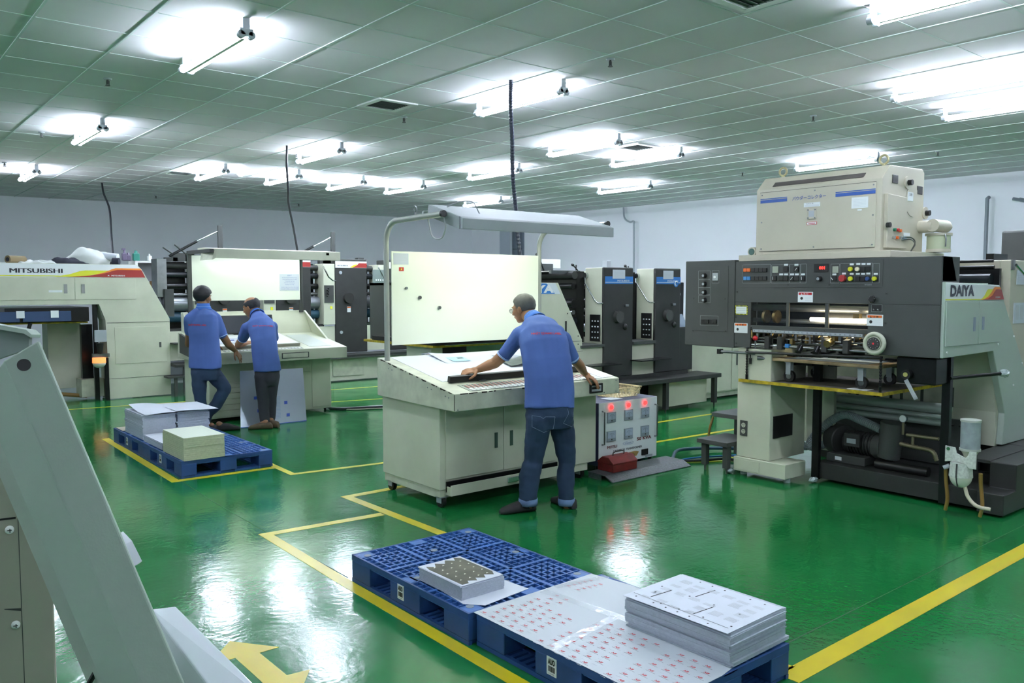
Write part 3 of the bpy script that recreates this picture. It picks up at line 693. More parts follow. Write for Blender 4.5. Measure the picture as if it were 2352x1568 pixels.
# thin printed outlines on panels
white_line = mat('line_white', '#a8acac', .6)
def frameX(name, px0, py0, px1, py1, par, m=white_line, w=.0016, d=.0045, x=XF):
    a = P(px0, py0, x); b = P(px1, py1, x); y0, y1 = min(a[0], b[0]), max(a[0], b[0]); z0, z1 = min(a[1], b[1]), max(a[1], b[1])
    mb = MB(); mb.box(x-d, x-d+.0006, y0, y1, z0, z0+w).box(x-d, x-d+.0006, y0, y1, z1-w, z1).box(x-d, x-d+.0006, y0, y0+w, z0, z1).box(x-d, x-d+.0006, y1-w, y1, z0, z1)
    return mb.build(name, m, par)
def T(px0, py, s, w, h, m, par, x=XF, d=.006, **k):
    a = onX(px0, py, x); return text('lettering', s, w, h, (x-d, a.y, a.z), -UY, UZ, m, par, **k)
# -- knobs on the control cabinet
for (px, py) in ((1619, 633), (1619, 652), (1619, 671), (1619, 689)):
    a = onX(px, py, XF); k = MB().cone((XF-.028, a.y, a.z), (XF-.003, a.y, a.z), .019, .024, n=24).build('knob', black, R, smooth=True)
    MB().cone((XF-.030, a.y, a.z), (XF-.028, a.y, a.z), .012, n=20).build('knob_cap', silverpaint, k)
for (a0, b0, a1, b1) in ((1605, 622, 1632, 641), (1605, 642, 1632, 660), (1605, 660, 1632, 676), (1605, 678, 1632, 695), (1636, 621, 1652, 650), (1609, 724, 1650, 748)): frameX('panel_outline', a0, b0, a1, b1, R)
k = MB(); rectX(k, 1638, 627, 1650, 644, .003, .008); k = k.build('meter_window', silverpaint, R)
a = onX(1643, 636, XF); MB().cone((XF-.014, a.y, a.z), (XF-.008, a.y, a.z), .011, n=18).build('meter_dial', white, R, smooth=True)
for px in (1617, 1625, 1635, 1643):
    mb = MB(); rectX(mb, px-4, 733, px+4, 743, .003, .014); mb.build('push_button', black, R, bevel=.002)
# -- main control panel
mb = MB(); rectX(mb, 1700, 604, 2027, 660, .0, .003); mb.build('control_panel', darkp, R, bevel=.001)
for (a0, b0, a1, b1) in ((1707, 608, 1770, 650), (1773, 608, 1813, 650), (1815, 607, 1838, 650), (1840, 606, 1852, 650), (1909, 606, 1928, 650), (1931, 605, 2004, 650), (2006, 605, 2020, 650)): frameX('panel_outline', a0, b0, a1, b1, R)
def btn(px, py, w, h, m, d=.014, name='push_button'):
    mb = MB(); rectX(mb, px-w/2, py-h/2, px+w/2, py+h/2, .003, d); return mb.build(name, m, R, bevel=.0015)
for i in range(2): btn(1713+i*8, 620, 7, 8, orangep); btn(1713+i*8, 639, 7, 8, bluep)
for i in range(4): btn(1731+i*9, 620, 8.5, 9, black); btn(1731+i*9, 639, 8.5, 9, black)
for px, py in ((1806, 618), (1779, 639), (1795, 639), (1806, 639), (1830, 618), (1820, 639), (1831, 639), (1845, 639), (1917, 639), (1983, 618), (1995, 617), (1971, 640), (1983, 640)): btn(px, py, 10, 11, black)
for px, py, ag in ((1830, 618, .7), (1779, 639, 0), (1820, 639, .7), (1845, 639, 0), (1917, 639, -.7)):
    a = onX(px-1, py, XF); MB().obox((XF-.0165, a.y, a.z-.012), Vector((0, -math.sin(ag)*.0, 0))+Vector((-1, 0, 0)), Vector((0, -math.sin(ag), math.cos(ag))), Vector((0, math.cos(ag), math.sin(ag))), .002, .026, .004).build('pointer', white, R)
for px, py in ((1782, 619), (1920, 619)):
    btn(px, py, 13, 15, mat('dial_pale', '#a4aa98', .3) if 'dial_pale' not in MATS else MATS['dial_pale'], .010, 'timer')
def rnd(px, py, r, m, d=.022, name='push_button'):
    a = onX(px, py, XF); return MB().cone((XF-d, a.y, a.z), (XF-.003, a.y, a.z), r*.92, r, n=24).build(name, m, R, smooth=True, bevel=.001)
btn(1955, 618, 12, 12, black, .008); btn(1971, 618, 12, 12, black, .008); btn(1955, 640, 12, 12, black, .008); btn(1937, 640, 14, 14, black, .008); btn(2012, 640, 12, 12, black, .008); btn(1994, 640, 12, 12, black, .008)
rnd(1955, 618, .019, yellowp); rnd(1971, 618, .018, mat('ivory_button', '#d8cdb0', .4)); rnd(1955, 640, .019, yellowp); rnd(1937, 639, .028, mat('emergency_red', '#b03030', .4), .03); rnd(1994, 640, .016, mat('navy_button', '#28487c', .4)); rnd(2010, 640, .018, yellowp)
k = rnd(1884, 640, .021, black, .03, 'knob'); a = onX(1883, 640, XF); MB().cone((XF-.032, a.y, a.z), (XF-.030, a.y, a.z), .012, n=20).build('knob_cap', silverpaint, k)
ds_ = btn(1887, 615, 32, 18, black, .008, 'counter'); T(1883, 618.5, '001', .048, .024, led_num, ds_, d=.0095, bold=.02)
for px, py in ((1806, 608), (1830, 608), (1957, 607), (1972, 606), (1984, 606), (1996, 606), (1795, 630), (1806, 630), (1820, 630), (1831, 630), (1845, 630), (1917, 630), (1939, 628), (1957, 629), (1971, 629), (1983, 629), (1995, 628), (2012, 629)): btn(px, py, 9, 4.2, stk_white, .005, 'button_label')
T(1987, 655, 'MITSUBISHI', .055, .008, white_line, R)
mb = MB()
for px, py in ((1693, 670), (2036, 674), (1690, 728), (2034, 742), (1691, 788), (1594, 685), (1666, 686), (1592, 759), (1667, 760), (1811, 654), (1905, 654), (1725, 752), (1895, 760)):
    a = onX(px, py, XF); mb.cone((XF-.005, a.y, a.z), (XF-.0005, a.y, a.z), .007, n=12)
mb.build('bolts', darkp2, R, smooth=True)
# -- stickers
def sticker(px0, py0, px1, py1, head, s, icon=True):
    b = MB(); rectX(b, px0, py0, px1, py1, .0005, .0015); b = b.build('warning_label', stk_white, R)
    h = MB(); rectX(h, px0+2, py0+1.5, px1-2, py0+(py1-py0)*.30, .0016, .0022); h.build('label_band', head, b)
    wz = onX(px0, py0, XF); T(px0+(px1-px0)*.38, py0+(py1-py0)*.27, s, .045, .014, stk_white if head is stk_red else black, b, d=.003, bold=.01)
    T(px0+(px1-px0)*.20, py0+(py1-py0)*.27, '▲', .016, .013, stk_white if head is stk_red else black, b, d=.003)
    m_ = MB()
    for i in range(3):
        yy = py0+(py1-py0)*(.5+.15*i); rectX(m_, px0+(px1-px0)*.48, yy, px1-3, yy+.8, .0016, .0021)
    m_.build('label_text', ink_grey, b)
    if icon:
        a = onX(px0+(px1-px0)*.25, py0+(py1-py0)*.62, XF); MB().cone((XF-.0024, a.y, a.z), (XF-.0016, a.y, a.z), .013, n=6).build('label_icon', black, b)
    return b
sticker(1833, 670, 1867, 694, stk_red, '危 険'); sticker(1687, 741, 1717, 765, stk_orange, '注 意'); sticker(1991, 722, 2028, 749, stk_orange, '注 意')
b = MB(); rectX(b, 1689, 701, 1717, 723, .0005, .0014); b = b.build('hazard_label', black, R)
m_ = MB(); y0, z0 = P(1689, 701); y1, z1 = P(1717, 723)
for k in range(9):
    yy = y0-(y0-y1)*k/9; m_.box(XF-.0021, XF-.0014, yy-(y0-y1)/18, yy, z0-.008, z0).box(XF-.0021, XF-.0014, yy-(y0-y1)/18, yy, z1, z1+.008)
for k in range(6):
    zz = z1+(z0-z1)*k/6; m_.box(XF-.0021, XF-.0014, y0-.008, y0, zz, zz+.008).box(XF-.0021, XF-.0014, y1, y1+.008, zz, zz+.008)
m_.build('hazard_stripes', sign_yel, b)
m_ = MB(); m_.box(XF-.0026, XF-.0016, y1+.01, y0-.01, z1+.01, z0-.01); m_.build('label_field', stk_white, b)
m_ = MB()
for k in range(4): m_.box(XF-.0031, XF-.0026, y1+.02, y0-.02, z1+.018+k*.016, z1+.023+k*.016)
m_.build('label_text', ink_grey, b)
b = MB(); rectX(b, 2002, 699, 2026, 716, .0005, .0015); b = b.build('black_label', black, R); frameX('panel_outline', 2002, 699, 2026, 716, b, d=.0025); T(2006, 712, '1-   4-', .045, .01, white, b, d=.003)
a = onX(2006, 687, XF); mb = MB(); 
for i in range(6): t_ = 2*PI*i/6; mb.ball((XF-.022, a.y+.017*math.cos(t_), a.z+.017*math.sin(t_)), .012)
mb.cone((XF-.035, a.y, a.z), (XF, a.y, a.z), .019, n=20); mb.build('star_knob', black, R, smooth=True)
# -- windows with lamp behind
for (y0, y1, nm) in ((3.83, 4.17, 'window_pane'), (3.485, 3.805, 'window_pane'), (3.13, 3.455, 'window_pane')):
    MB().box(XF+.006, XF+.010, y0, y1, 1.325, 1.52).build(nm, tinted, R)
MB().cone((XF+.16, 3.17, 1.385), (XF+.16, 3.70, 1.385), .016, n=14).build('work_lamp', press_lamp, R, smooth=True)
MB().box(XF+.14, XF+.19, 3.13, 3.16, 1.35, 1.42).box(XF+.15, XF+.2, 3.28, 3.33, 1.40, 1.44).build('lamp_socket', brass, R)
MB().box(XF+.30, XF+.32, 2.62, 4.31, 1.15, 1.86).build('inner_back', blackm, R)
mb = MB()
for z, r_ in ((1.47, .03), (1.36, .02)): mb.cone((XF+.24, 2.65, z), (XF+.24, 4.3, z), r_, n=14)
mb.build('inner_roller', rollerg, R, smooth=True)
for y in (3.98, 4.08): MB().cone((XF+.10, y-.012, 1.40), (XF+.10, y+.012, 1.40), .055, n=24).build('gripper_disc', brass, R, smooth=True)
# -- numbered scale
sc_ = MB().box(XF-.012, XF-.006, 3.165, 4.137, 1.268, 1.290); sc_ = sc_.build('number_scale', silverpaint, R)
for k in range(24):
    y = 4.122-k*.0405; text('scale_number', str(k+1), .004 if k == 0 else (.010 if k < 9 else .016), .011, (XF-.0128, y, 1.2735), -UY, UZ, black, sc_)
MB().box(XF-.006, XF+.0, 3.15, 4.15, 1.262, 1.300).build('scale_bracket', darkp, R)
# -- gripper machinery in the open slot
mb = MB()
for z, x, r_ in ((1.235, .16, .022), (1.19, .08, .014), (1.155, .02, .011), (1.215, .05, .008)): mb.cone((XF+x, 3.08, z), (XF+x, 4.2, z), r_, n=14)
mb.build('shafts', steel, R, smooth=True)
rr = random.Random(3)
mb = MB(); mbb = MB(); mbk = MB()
for k in range(26):
    y = 3.12+k*.041+rr.random()*.01; w = .008+rr.random()*.018; z = 1.16+rr.random()*.07
    (mb, mbb, mbk)[k % 3].box(XF+rr.random()*.06, XF+.08+rr.random()*.1, y, y+w, z, z+.03+rr.random()*.05)
    (mb, mbb)[k % 2].cone((XF+.03+rr.random()*.1, y, 1.24), (XF+.03+rr.random()*.1, y, 1.27), .006, n=8)
mb.build('gripper_row', steel, R); mbb.build('brass_block_row', brass, R); mbk.build('gripper_blocks', blackm, R)
for y in (3.86, 3.46, 3.28, 3.98): MB().prism([(XF-.01, y, 1.13), (XF+.05, y, 1.13), (XF+.05, y, 1.245), (XF-.01, y, 1.235)], (0, .045, 0)).build('stop_bracket', darkp2, R, bevel=.003)
for y in (3.70, 3.55): MB().cone((XF-.02, y, 1.12), (XF+.02, y, 1.165), .025, n=12).build('suction_foot', blackm, R, smooth=True)
MB().box(XF-.0, XF+.03, 3.80, 3.835, 1.15, 1.18).build('blue_tag', bluep, R)
MB().cone((XF-.02, 3.45, 1.2), (XF+.12, 3.45, 1.23), .03, n=16).build('fluted_roller', brass, R, smooth=True)
a = onX(1738, 776, XF); MB().ball((XF-.02, a.y, a.z), .022).build('red_ball_knob', redp, R, smooth=True); MB().cone((XF-.02, a.y, a.z-.09), (XF-.02, a.y, a.z), .006).build('knob_stem', steel, R)
# -- large dial wheel
a = onX(2016, 788, XF); c_ = Vector((XF-.05, a.y, a.z))
w_ = MB().tube(arc(c_, 0, 2*PI, .072, UY, UZ, 40)[:-1], .017, n=12, closed=True).build('hand_wheel', mat('wheel_ivory', '#b6b8a4', .4), R, smooth=True)
MB().cone(c_+Vector((-.012, 0, 0)), c_+Vector((.03, 0, 0)), .055, n=36).build('wheel_hub', MATS['wheel_ivory'], w_, smooth=True)
dd = MB().cone(c_+Vector((-.020, 0, 0)), c_+Vector((-.012, 0, 0)), .048, n=36).build('gauge_face', darkp2, w_, smooth=True)
mb = MB()
for k in range(12): t_ = 2*PI*k/12; mb.ball(c_+Vector((-.021, .036*math.cos(t_), .036*math.sin(t_))), .0028)
mb.build('gauge_marks', white_line, w_); MB().cone(c_+Vector((-.022, 0, 0)), c_+Vector((-.020, 0, 0)), .008).build('gauge_center', stk_red, w_)
# -- cream side housing with the sign (near side, facing -Y)
YS = 2.58
MB().py([(6.12, 1.14), (6.12, 1.685), (7.10, 1.665), (7.20, 1.535), (7.72, .93), (7.78, .37), (7.27, .375), (7.30, .63), (7.02, 1.15)], YS, YS+.05).build('side_housing', ggrey, R, bevel=.005)
MB().box(6.12, 7.0, YS+.05, 4.3, 1.66, 1.68).build('housing_roof', ggrey, R)
MB().prism([(6.98, 2.63, 1.60), (7.25, 2.63, .64), (7.25, 2.63, .36), (7.31, 2.63, .36), (7.31, 2.63, .64), (7.05, 2.63, 1.60)], (0, .36, 0)).build('inner_wall', cream, R, bevel=.002)
MB().prism([(7.2, 2.99, 1.60), (7.3, 2.99, .64), (7.3, 2.99, .15), (7.35, 2.99, .15), (7.35, 2.99, 1.60)], (0, 1.6, 0)).build('inner_wall', cream2, R)
h1 = MB().py([(6.14, 1.225), (6.14, 1.545), (6.70, 1.54), (6.70, 1.22)], YS-.008, YS-.0005).build('side_door', ggrey, R, bevel=.002)
MB().box(6.60, 6.635, YS-.013, YS-.0085, 1.32, 1.425).build('handle', mat('pull_bluegrey', '#8590a0', .4), h1)
h2 = MB().py([(6.71, 1.22), (6.71, 1.54), (7.13, 1.537), (7.13, 1.22)], YS-.008, YS-.0005).build('side_door', ggrey, R, bevel=.002)
MB().box(6.76, 6.795, YS-.013, YS-.0085, 1.325, 1.425).build('handle', MATS['pull_bluegrey'], h2)
def S(pts, m, d, nm, par=R): return MB().py(pts, YS-d-.001, YS-d).build(nm, m, par)
S([(6.125, 1.55), (6.125, 1.68), (7.09, 1.66), (7.18, 1.55)], sign_white, .0005, 'sign_band')
S([(6.125, 1.556), (6.125, 1.564), (6.72, 1.560), (6.72, 1.553)], sign_yel, .002, 'yellow_line')
S([(6.70, 1.556), (6.76, 1.563), (6.81, 1.59), (6.85, 1.625), (6.87, 1.634), (6.99, 1.632), (6.97, 1.60), (6.90, 1.565), (6.80, 1.553)], sign_yel, .0025, 'yellow_wave')
S([(6.72, 1.554), (6.80, 1.560), (6.87, 1.578), (6.93, 1.61), (6.975, 1.645), (7.0, 1.652), (7.095, 1.650), (7.11, 1.635), (7.04, 1.632), (6.97, 1.60), (6.90, 1.565), (6.82, 1.553)], sign_orange, .004, 'orange_wave')
S([(6.76, 1.552), (6.86, 1.562), (6.94, 1.585), (6.99, 1.618), (7.02, 1.634), (7.115, 1.632), (7.175, 1.552)], sign_red, .0055, 'red_wave')
text('lettering', 'DAIYA', .41, .083, (6.20, YS-.0035, 1.582), UX, UZ, letter_dark, R, bold=.045)
text('lettering', 'MITSUBISHI', .09, .012, (7.0, YS-.0075, 1.565), UX, UZ, sign_white, R, fat=.05)
mb = MB()
for x, z in ((7.62, 1.02), (7.42, 1.25), (7.45, .85), (7.1, 1.2), (6.18, 1.18)): mb.cone((x, YS-.006, z), (x, YS, z), .008, n=10)
mb.build('side_bolts', white, R)
# -- far service cabinet (cream column) and plinth
MB().box(6.115, 6.66, 3.97, 4.30, .17, 1.12).build('column', cream, R, bevel=.005)
MB().box(6.09, 6.40, 3.80, 4.31, .045, .168).build('plinth_box', cream, R, bevel=.004)
MB().box(6.085, 6.0895, 4.05, 4.29, .06, .15).build('plinth_lid', cream, R, bevel=.001)
MB().box(6.70, 6.74, 3.72, 3.98, .22, 1.05).build('door_panel', cream, R, bevel=.004)
MB().box(6.16, 6.45, 3.962, 3.9697, .36, .55).build('vent_opening', black, R)
so = MB().box(6.11, 6.1148, 4.19, 4.265, .355, .49).build('socket_plate', darkp, R, bevel=.002)
for z in (.395, .45):
    MB().cone((6.106, 4.228, z), (6.11, 4.228, z), .020, n=20).build('outlet', cream2, so)
    MB().box(6.105, 6.1062, 4.232, 4.236, z, z+.012).box(6.105, 6.1062, 4.219, 4.223, z, z+.012).box(6.105, 6.1062, 4.225, 4.231, z-.012, z-.006).build('outlet_slots', black, so)
mb = MB()
for y in (4.28, 3.85): mb.cone((6.2, y, .0), (6.2, y, .045), .03, n=14)
mb.build('leveling_foot', pastic_wrap, R)
# -- yellow-edged lift platform on chains
XP0, XP1, YP0, YP1, ZP = 6.09, 7.0, 3.0, 4.27, .845
MB().box(XP0, XP1, YP0, YP1, ZP, ZP+.008).build('lift_platform', mat('platform_top', '#5c5750', .6, var=.3, vscale=8), R)
MB().box(XP0-.006, XP0, YP0-.006, YP1, ZP-.016, ZP+.010).box(XP0, XP1+.2, YP0-.006, YP0, ZP-.016, ZP+.010).build('platform_edge', rust, R)
for y in (4.20, 3.02):
    mb = MB()
    for k in range(24):
        z = ZP+.01+k*.0115; mb.box(XP0+.01-(.005 if k % 2 else 0), XP0+.014+(.005 if k % 2 else 0), y-.008, y+.008, z, z+.010)
    mb.build('chain', blackm, R)
    MB().cone((XP0+.012, y, ZP), (XP0+.012, y, ZP+.05), .011, n=12).build('chain_anchor', blackm, R)
mb = MB().cone((6.10, 4.165, .99), (6.10, 4.165, 1.04), .012).cone((6.10, 4.165, 1.04), (6.10, 4.165, 1.10), .005); mb.build('pull_grip', black, R)
MB().cone((6.02, 4.42, 1.086), (6.10, 4.12, 1.082), .012, n=12).build('guide_rod', steel, R, smooth=True)
MB().box(6.0, 6.05, 4.41, 4.44, 1.065, 1.108).build('rod_end', blackm, R)
MB().cone((6.08, 4.20, 1.09), (6.12, 3.02, 1.118), .011, n=14).build('pile_rail', darkp2, R, smooth=True)
# posts, base, rear structure
for x, y in ((6.44, 2.675), (6.43, 3.72)): MB().box(x-.022, x+.022, y-.03, y+.03, .02, 1.14).build('upright', blackm, R)
MB().box(6.44, 7.15, 2.33, 3.74, .03, .165).build('base_beam', darkp2, R, bevel=.004)
MB().py([(6.38, .02), (6.38, .17), (6.60, .17), (6.60, .36), (8.8, .36), (8.8, .0)], 2.24, 2.42).build('base_side', darkp2, R, bevel=.006)
MB().box(6.60, 7.41, 2.42, 2.62, .34, .365).box(7.41, 8.8, 2.42, 4.3, .34, .368).build('base_step', darkp2, R, bevel=.003)
mb = MB()
for z, x, r_, m_ in ((.66, 6.95, .045, 0), (.60, 6.9, .02, 0), (.55, 6.93, .03, 0)): mb.cone((x, 2.86, z), (x, 3.90, z), r_, n=20)
mb.build('cross_tube', mat('pale_tube', '#b4c0b8', .35, metal=.3), R, smooth=True)
MB().box(7.42, 8.8, 2.43, 4.3, .0, .338).build('base_block', darkp2, R)
MB().box(7.12, 7.16, 2.7, 4.0, .17, .56).build('rear_plate', darkp, R)
mb = MB()
for k in range(9): mb.box(7.10, 7.119, 2.76+k*.13, 2.85+k*.13, .505, .52)
mb.build('rear_slots', black, R)
mb = MB()
for y in (2.86, 2.93, 3.10, 3.27, 3.47, 3.50, 3.66, 3.73, 3.36): mb.box(6.98, 6.985, y-.012, y+.012, .68, .84)
mb.build('hanging_straps', darkp, R)
# -- vacuum pump with ribbed hoses
MB().cone((6.72, 3.62, .33), (6.78, 3.74, .33), .135, .135, n=32).build('blower_casing', darkp2, R, smooth=True, bevel=.01)
MB().cone((6.70, 3.30, .33), (6.74, 3.60, .33), .095, n=28).build('motor_body', darkp2, R, smooth=True, bevel=.006)
MB().cone((6.68, 3.24, .33), (6.70, 3.32, .33), .105, n=28).build('motor_fan_cover', darkp, R, smooth=True, bevel=.008)
mb = MB()
for k in range(8): mb.cone((6.70+k*.004, 3.34+k*.03, .33), (6.70+k*.004, 3.35+k*.03, .33), .101, n=28)
mb.build('motor_fins', darkp2, R)
MB().box(6.58, 6.62, 3.42, 3.56, .31, .42).build('terminal_box', darkp2, R, bevel=.006); MB().box(6.577, 6.5798, 3.45, 3.53, .34, .38).build('name_plate', silverpaint, R)
MB().box(6.56, 6.86, 3.36, 3.70, .166, .235).build('pump_base', darkp, R, bevel=.004); MB().box(6.555, 6.5598, 3.56, 3.62, .185, .215).build('rating_label', stk_white, R)
MB().cone((6.64, 3.20, .255), (6.64, 3.17, .55), .085, .095, n=32).build('filter_can', darkp, R, smooth=True, bevel=.004)
MB().tube(spline([(6.72, 3.72, .30), (6.70, 3.80, .27), (6.66, 3.92, .24), (6.66, 3.86, .36), (6.68, 3.72, .50), (6.68, 3.60, .56), (6.66, 3.45, .53), (6.64, 3.27, .48)], 22), .032, n=14, rib=.14).build('ribbed_hose', hose_m, R)
MB().tube(spline([(6.78, 3.78, .42), (6.74, 3.86, .33), (6.68, 3.95, .235), (6.7, 4.02, .235)], 20), .030, n=14, rib=.14).build('ribbed_hose', hose_m, R)
MB().cone((6.60, 3.28, .20), (6.60, 2.86, .20), .04, n=20).build('black_pipe', black, R, smooth=True)
MB().tube(spline([(6.62, 3.18, .255), (6.62, 3.19, .22), (6.61, 3.26, .20)], 6), .03, n=14).build('elbow', blackm, R, smooth=True)
MB().tube(spline([(6.62, 3.10, .39), (6.62, 2.98, .38), (6.60, 2.84, .37), (6.60, 2.80, .30)], 10), .016, n=12, rib=.15).build('brass_fittings', mat('dull_brass', '#8c8468', .4, metal=.7), R, smooth=True)
MB().cone((6.62, 3.0, .38), (6.62, 3.0, .47), .012, n=12).cone((6.62, 3.05, .47), (6.62, 2.8, .47), .014, n=12).build('fitting_riser', MATS['dull_brass'], R, smooth=True)
g_ = MB().cone((6.59, 3.07, .60), (6.61, 3.07, .60), .032, n=28).build('pressure_gauge', steel, R, smooth=True)
MB().cone((6.587, 3.07, .60), (6.5895, 3.07, .60), .027, n=28).build('gauge_face', white, g_)
MB().cone((6.60, 3.07, .47), (6.60, 3.07, .58), .01, n=10).build('gauge_stem', MATS['dull_brass'], R)
for (y0, r_) in ((3.98, .013), (3.93, .02)): MB().tube(spline([(6.8, y0-.03, .66), (6.78, y0, .62), (6.77, y0+.01, .45), (6.78, y0-.03, .3)], 8), r_, n=10).build('amber_hose', amber if r_ < .015 else hose_m, R, smooth=True)
mb = MB()
for k in range(44): z = .22+k*.018; mb.box(6.70, 6.706, 4.035-(.006 if k % 2 else 0), 4.045+(.006 if k % 2 else 0), z, z+.015)
mb.build('lift_chain', steel, R)
# -- crank rod with wrapped handle, yellow end motor
MB().cone((6.30, 2.60, .985), (6.78, 2.44, 1.0), .014, n=14).build('crank_rod', blackm, R, smooth=True)
wr = MB(); wr.ball((6.84, 2.43, 1.0), .036, (1.7, .9, .8)); me = wr.mesh('wrap')
for q in me.vertices: q.co += Vector((noise.noise(q.co*60), noise.noise(q.co*60+Vector((3, 1, 2))), noise.noise(q.co*60+Vector((7, 8, 9)))))*.012
link('wrapped_handle', me, pastic_wrap, R)
MB().box(6.20, 6.42, 2.66, 2.95, .93, 1.13).build('gear_case', blackm, R, bevel=.01)
MB().cone((6.16, 2.86, 1.0), (6.22, 2.86, 1.0), .035, n=24).build('gear_boss', black, R, smooth=True); MB().cone((6.155, 2.86, 1.0), (6.16, 2.86, 1.0), .017, n=20).build('yellow_cap', mat('cap_ochre', '#b0a860', .5), R)
MB().obox((6.15, 2.84, .97), (0, -.5, -.86), (1, 0, 0), (0, .86, -.5), .16, .004, .03).build('hanging_tag', tape_clear, R)
mb = MB()
for k in range(22):
    y = 2.75+rr.random()*1.4; mb.box(6.35+rr.random()*.3, 6.75+rr.random()*.2, y, y+.04+rr.random()*.12, .98+rr.random()*.06, 1.06+rr.random()*.06)
mb.build('underside_gear', blackm, R)
# -- lubricator on the near side
XB = 6.2
def bx_(px): return onX(px, 1040, XB).y
yc_ = bx_(2225); yb_ = bx_(2210)
MB().cone((XB+.02, yc_, .505), (XB+.02, yc_, .70), .064, n=32).build('oil_reservoir', frost, R, smooth=True)
MB().cone((XB+.02, yc_, .698), (XB+.02, yc_, .712), .068, n=32).build('reservoir_lid', mat('dirty_white', '#aeb4aa', .5), R, smooth=True); MB().cone((XB+.02, yc_, .49), (XB+.02, yc_, .506), .069, n=32).build('reservoir_ring', MATS['dirty_white'], R, smooth=True)
MB().cone((XB+.02, yc_, .43), (XB+.02, yc_, .49), .03, .058, n=24).build('reservoir_neck', cream2, R, smooth=True)
y0_, y1_, y2_, y3_ = bx_(2178), bx_(2201), bx_(2234), bx_(2250)
lb_ = MB().px([(y0_, .40), (y0_, .515), (y1_, .51), (y1_-.012, .47), (yc_, .445), (y2_+.01, .465), (y2_, .495), (y3_, .495), (y3_, .375), (y2_, .375), (yc_, .40), (y1_, .415)], XB-.055, XB-.045).build('bracket', mat('spattered_white', '#c8cec4', .5, var=.25, vscale=60), R, bevel=.002)
MB().cone((XB-.0575, y0_-.022, .495), (XB-.0555, y0_-.022, .495), .012, n=18).build('green_dot', mat('dot_green', '#2c7040', .5), lb_)
MB().cone((XB-.01, yb_, .30), (XB-.01, yb_, .40), .078, .07, n=28).build('filter_head', MATS['spattered_white'], R, smooth=True)
mb = MB(); mb.ball((XB-.01, yb_, .305), .074, (1, 1, 1.15), n=24); mb.build('filter_bowl', bowlw, R, smooth=True)
MB().tube([(XB-.082, yb_, .40), (XB-.088, yb_, .31), (XB-.06, yb_, .235)], .006, n=8).build('bowl_strap', darkp, R)
MB().tube([(XB-.05, y0_+.01, .35), (XB-.03, yb_+.07, .37)], .016, n=12).build('side_fitting', silverpaint, R)
for y_ in (y0_+.005, y3_-.02): MB().tube(spline([(XB-.02, y_, .345), (XB-.01, y_, .26), (XB, y_-.01, .12), (XB+.02, y_+.01, .03)], 8), .013, n=10).build('amber_hose', amber, R, smooth=True)
MB().tube(spline([(XB-.01, yb_-.03, .23), (XB-.02, yb_-.06, .16), (XB-.02, yb_-.12, .11), (XB, yb_-.2, .10)], 8), .013, n=10).build('braided_hose', mat('braid', '#c4bca4', .6), R, smooth=True)
# -- upper gear, first printing unit at the frame edge
mb = MB()
for z, x, r_ in ((1.86, 7.28, .012), (1.81, 7.3, .015), (1.78, 7.32, .012)): mb.cone((x, 2.7, z), (x, 4.2, z), r_, n=12)
mb.build('top_bars', blackm, R, smooth=True)
MB().box(7.30, 7.34, 2.66, 4.2, 1.2, 1.80).build('unit_side', blackm, R); MB().cone((7.25, 2.7, 1.71), (7.25, 4.1, 1.71), .05, n=20).build('roller', roller, R, smooth=True)
mb = MB()
for k in range(8): mb.ball((7.22, 2.75+k*.055, 1.675), .012)
mb.build('gripper_row', steel, R)
MB().box(7.42, 8.7, 2.62, 2.70, .37, 1.87).box(7.42, 7.46, 2.70, 4.3, .37, 1.87).build('unit_housing', collector_paint, R, bevel=.006)
MB().box(7.42, 7.47, 2.605, 2.6195, 1.79, 1.87).build('hinge', steel, R)
MB().tube([(7.44, 2.59, 1.83), (7.62, 2.56, 1.72), (7.95, 2.54, 1.52)], .011, n=12).build('grab_rail', chrome, R, smooth=True)
k_ = MB().box(7.54, 7.86, 2.612, 2.6185, 1.67, 1.79).build('notice', paper, R); m_ = MB()
for i in range(5): m_.box(7.56, 7.82, 2.6105, 2.6115, 1.69+i*.018, 1.694+i*.018)
m_.build('notice_print', ink_grey, k_)
k_ = MB().box(7.50, 7.84, 2.612, 2.6185, 1.35, 1.52).build('notice', paper, R); m_ = MB()
for i in range(3): m_.box(7.53+i*.1, 7.6+i*.1, 2.6105, 2.6115, 1.38, 1.5)
m_.build('notice_print', ink_grey, k_)
MB().box(8.10, 8.28, 2.75, 2.95, 1.87, 2.15).build('top_valve', darkp, R, bevel=.02); MB().box(7.55, 7.85, 2.8, 2.86, 1.87, 1.93).build('top_linkage', blackm, R)
# -- clear wrap litter by the plinth
for x, y in ((6.12, 4.36), (6.36, 3.70)):
    wr = MB(); wr.ball((x, y, .022), .03, (1.6, 1.1, .7)); me = wr.mesh('scrap')
    for q in me.vertices: q.co += Vector((noise.noise(q.co*50), noise.noise(q.co*50+Vector((3, 1, 2))), abs(noise.noise(q.co*50+Vector((7, 8, 9))))))*.014
    tag(link('plastic_scrap', me, pastic_wrap, None), 'crumpled clear plastic scrap on the floor '+('beyond' if y > 4 else 'in front of')+' the cream press plinth', 'plastic scrap')

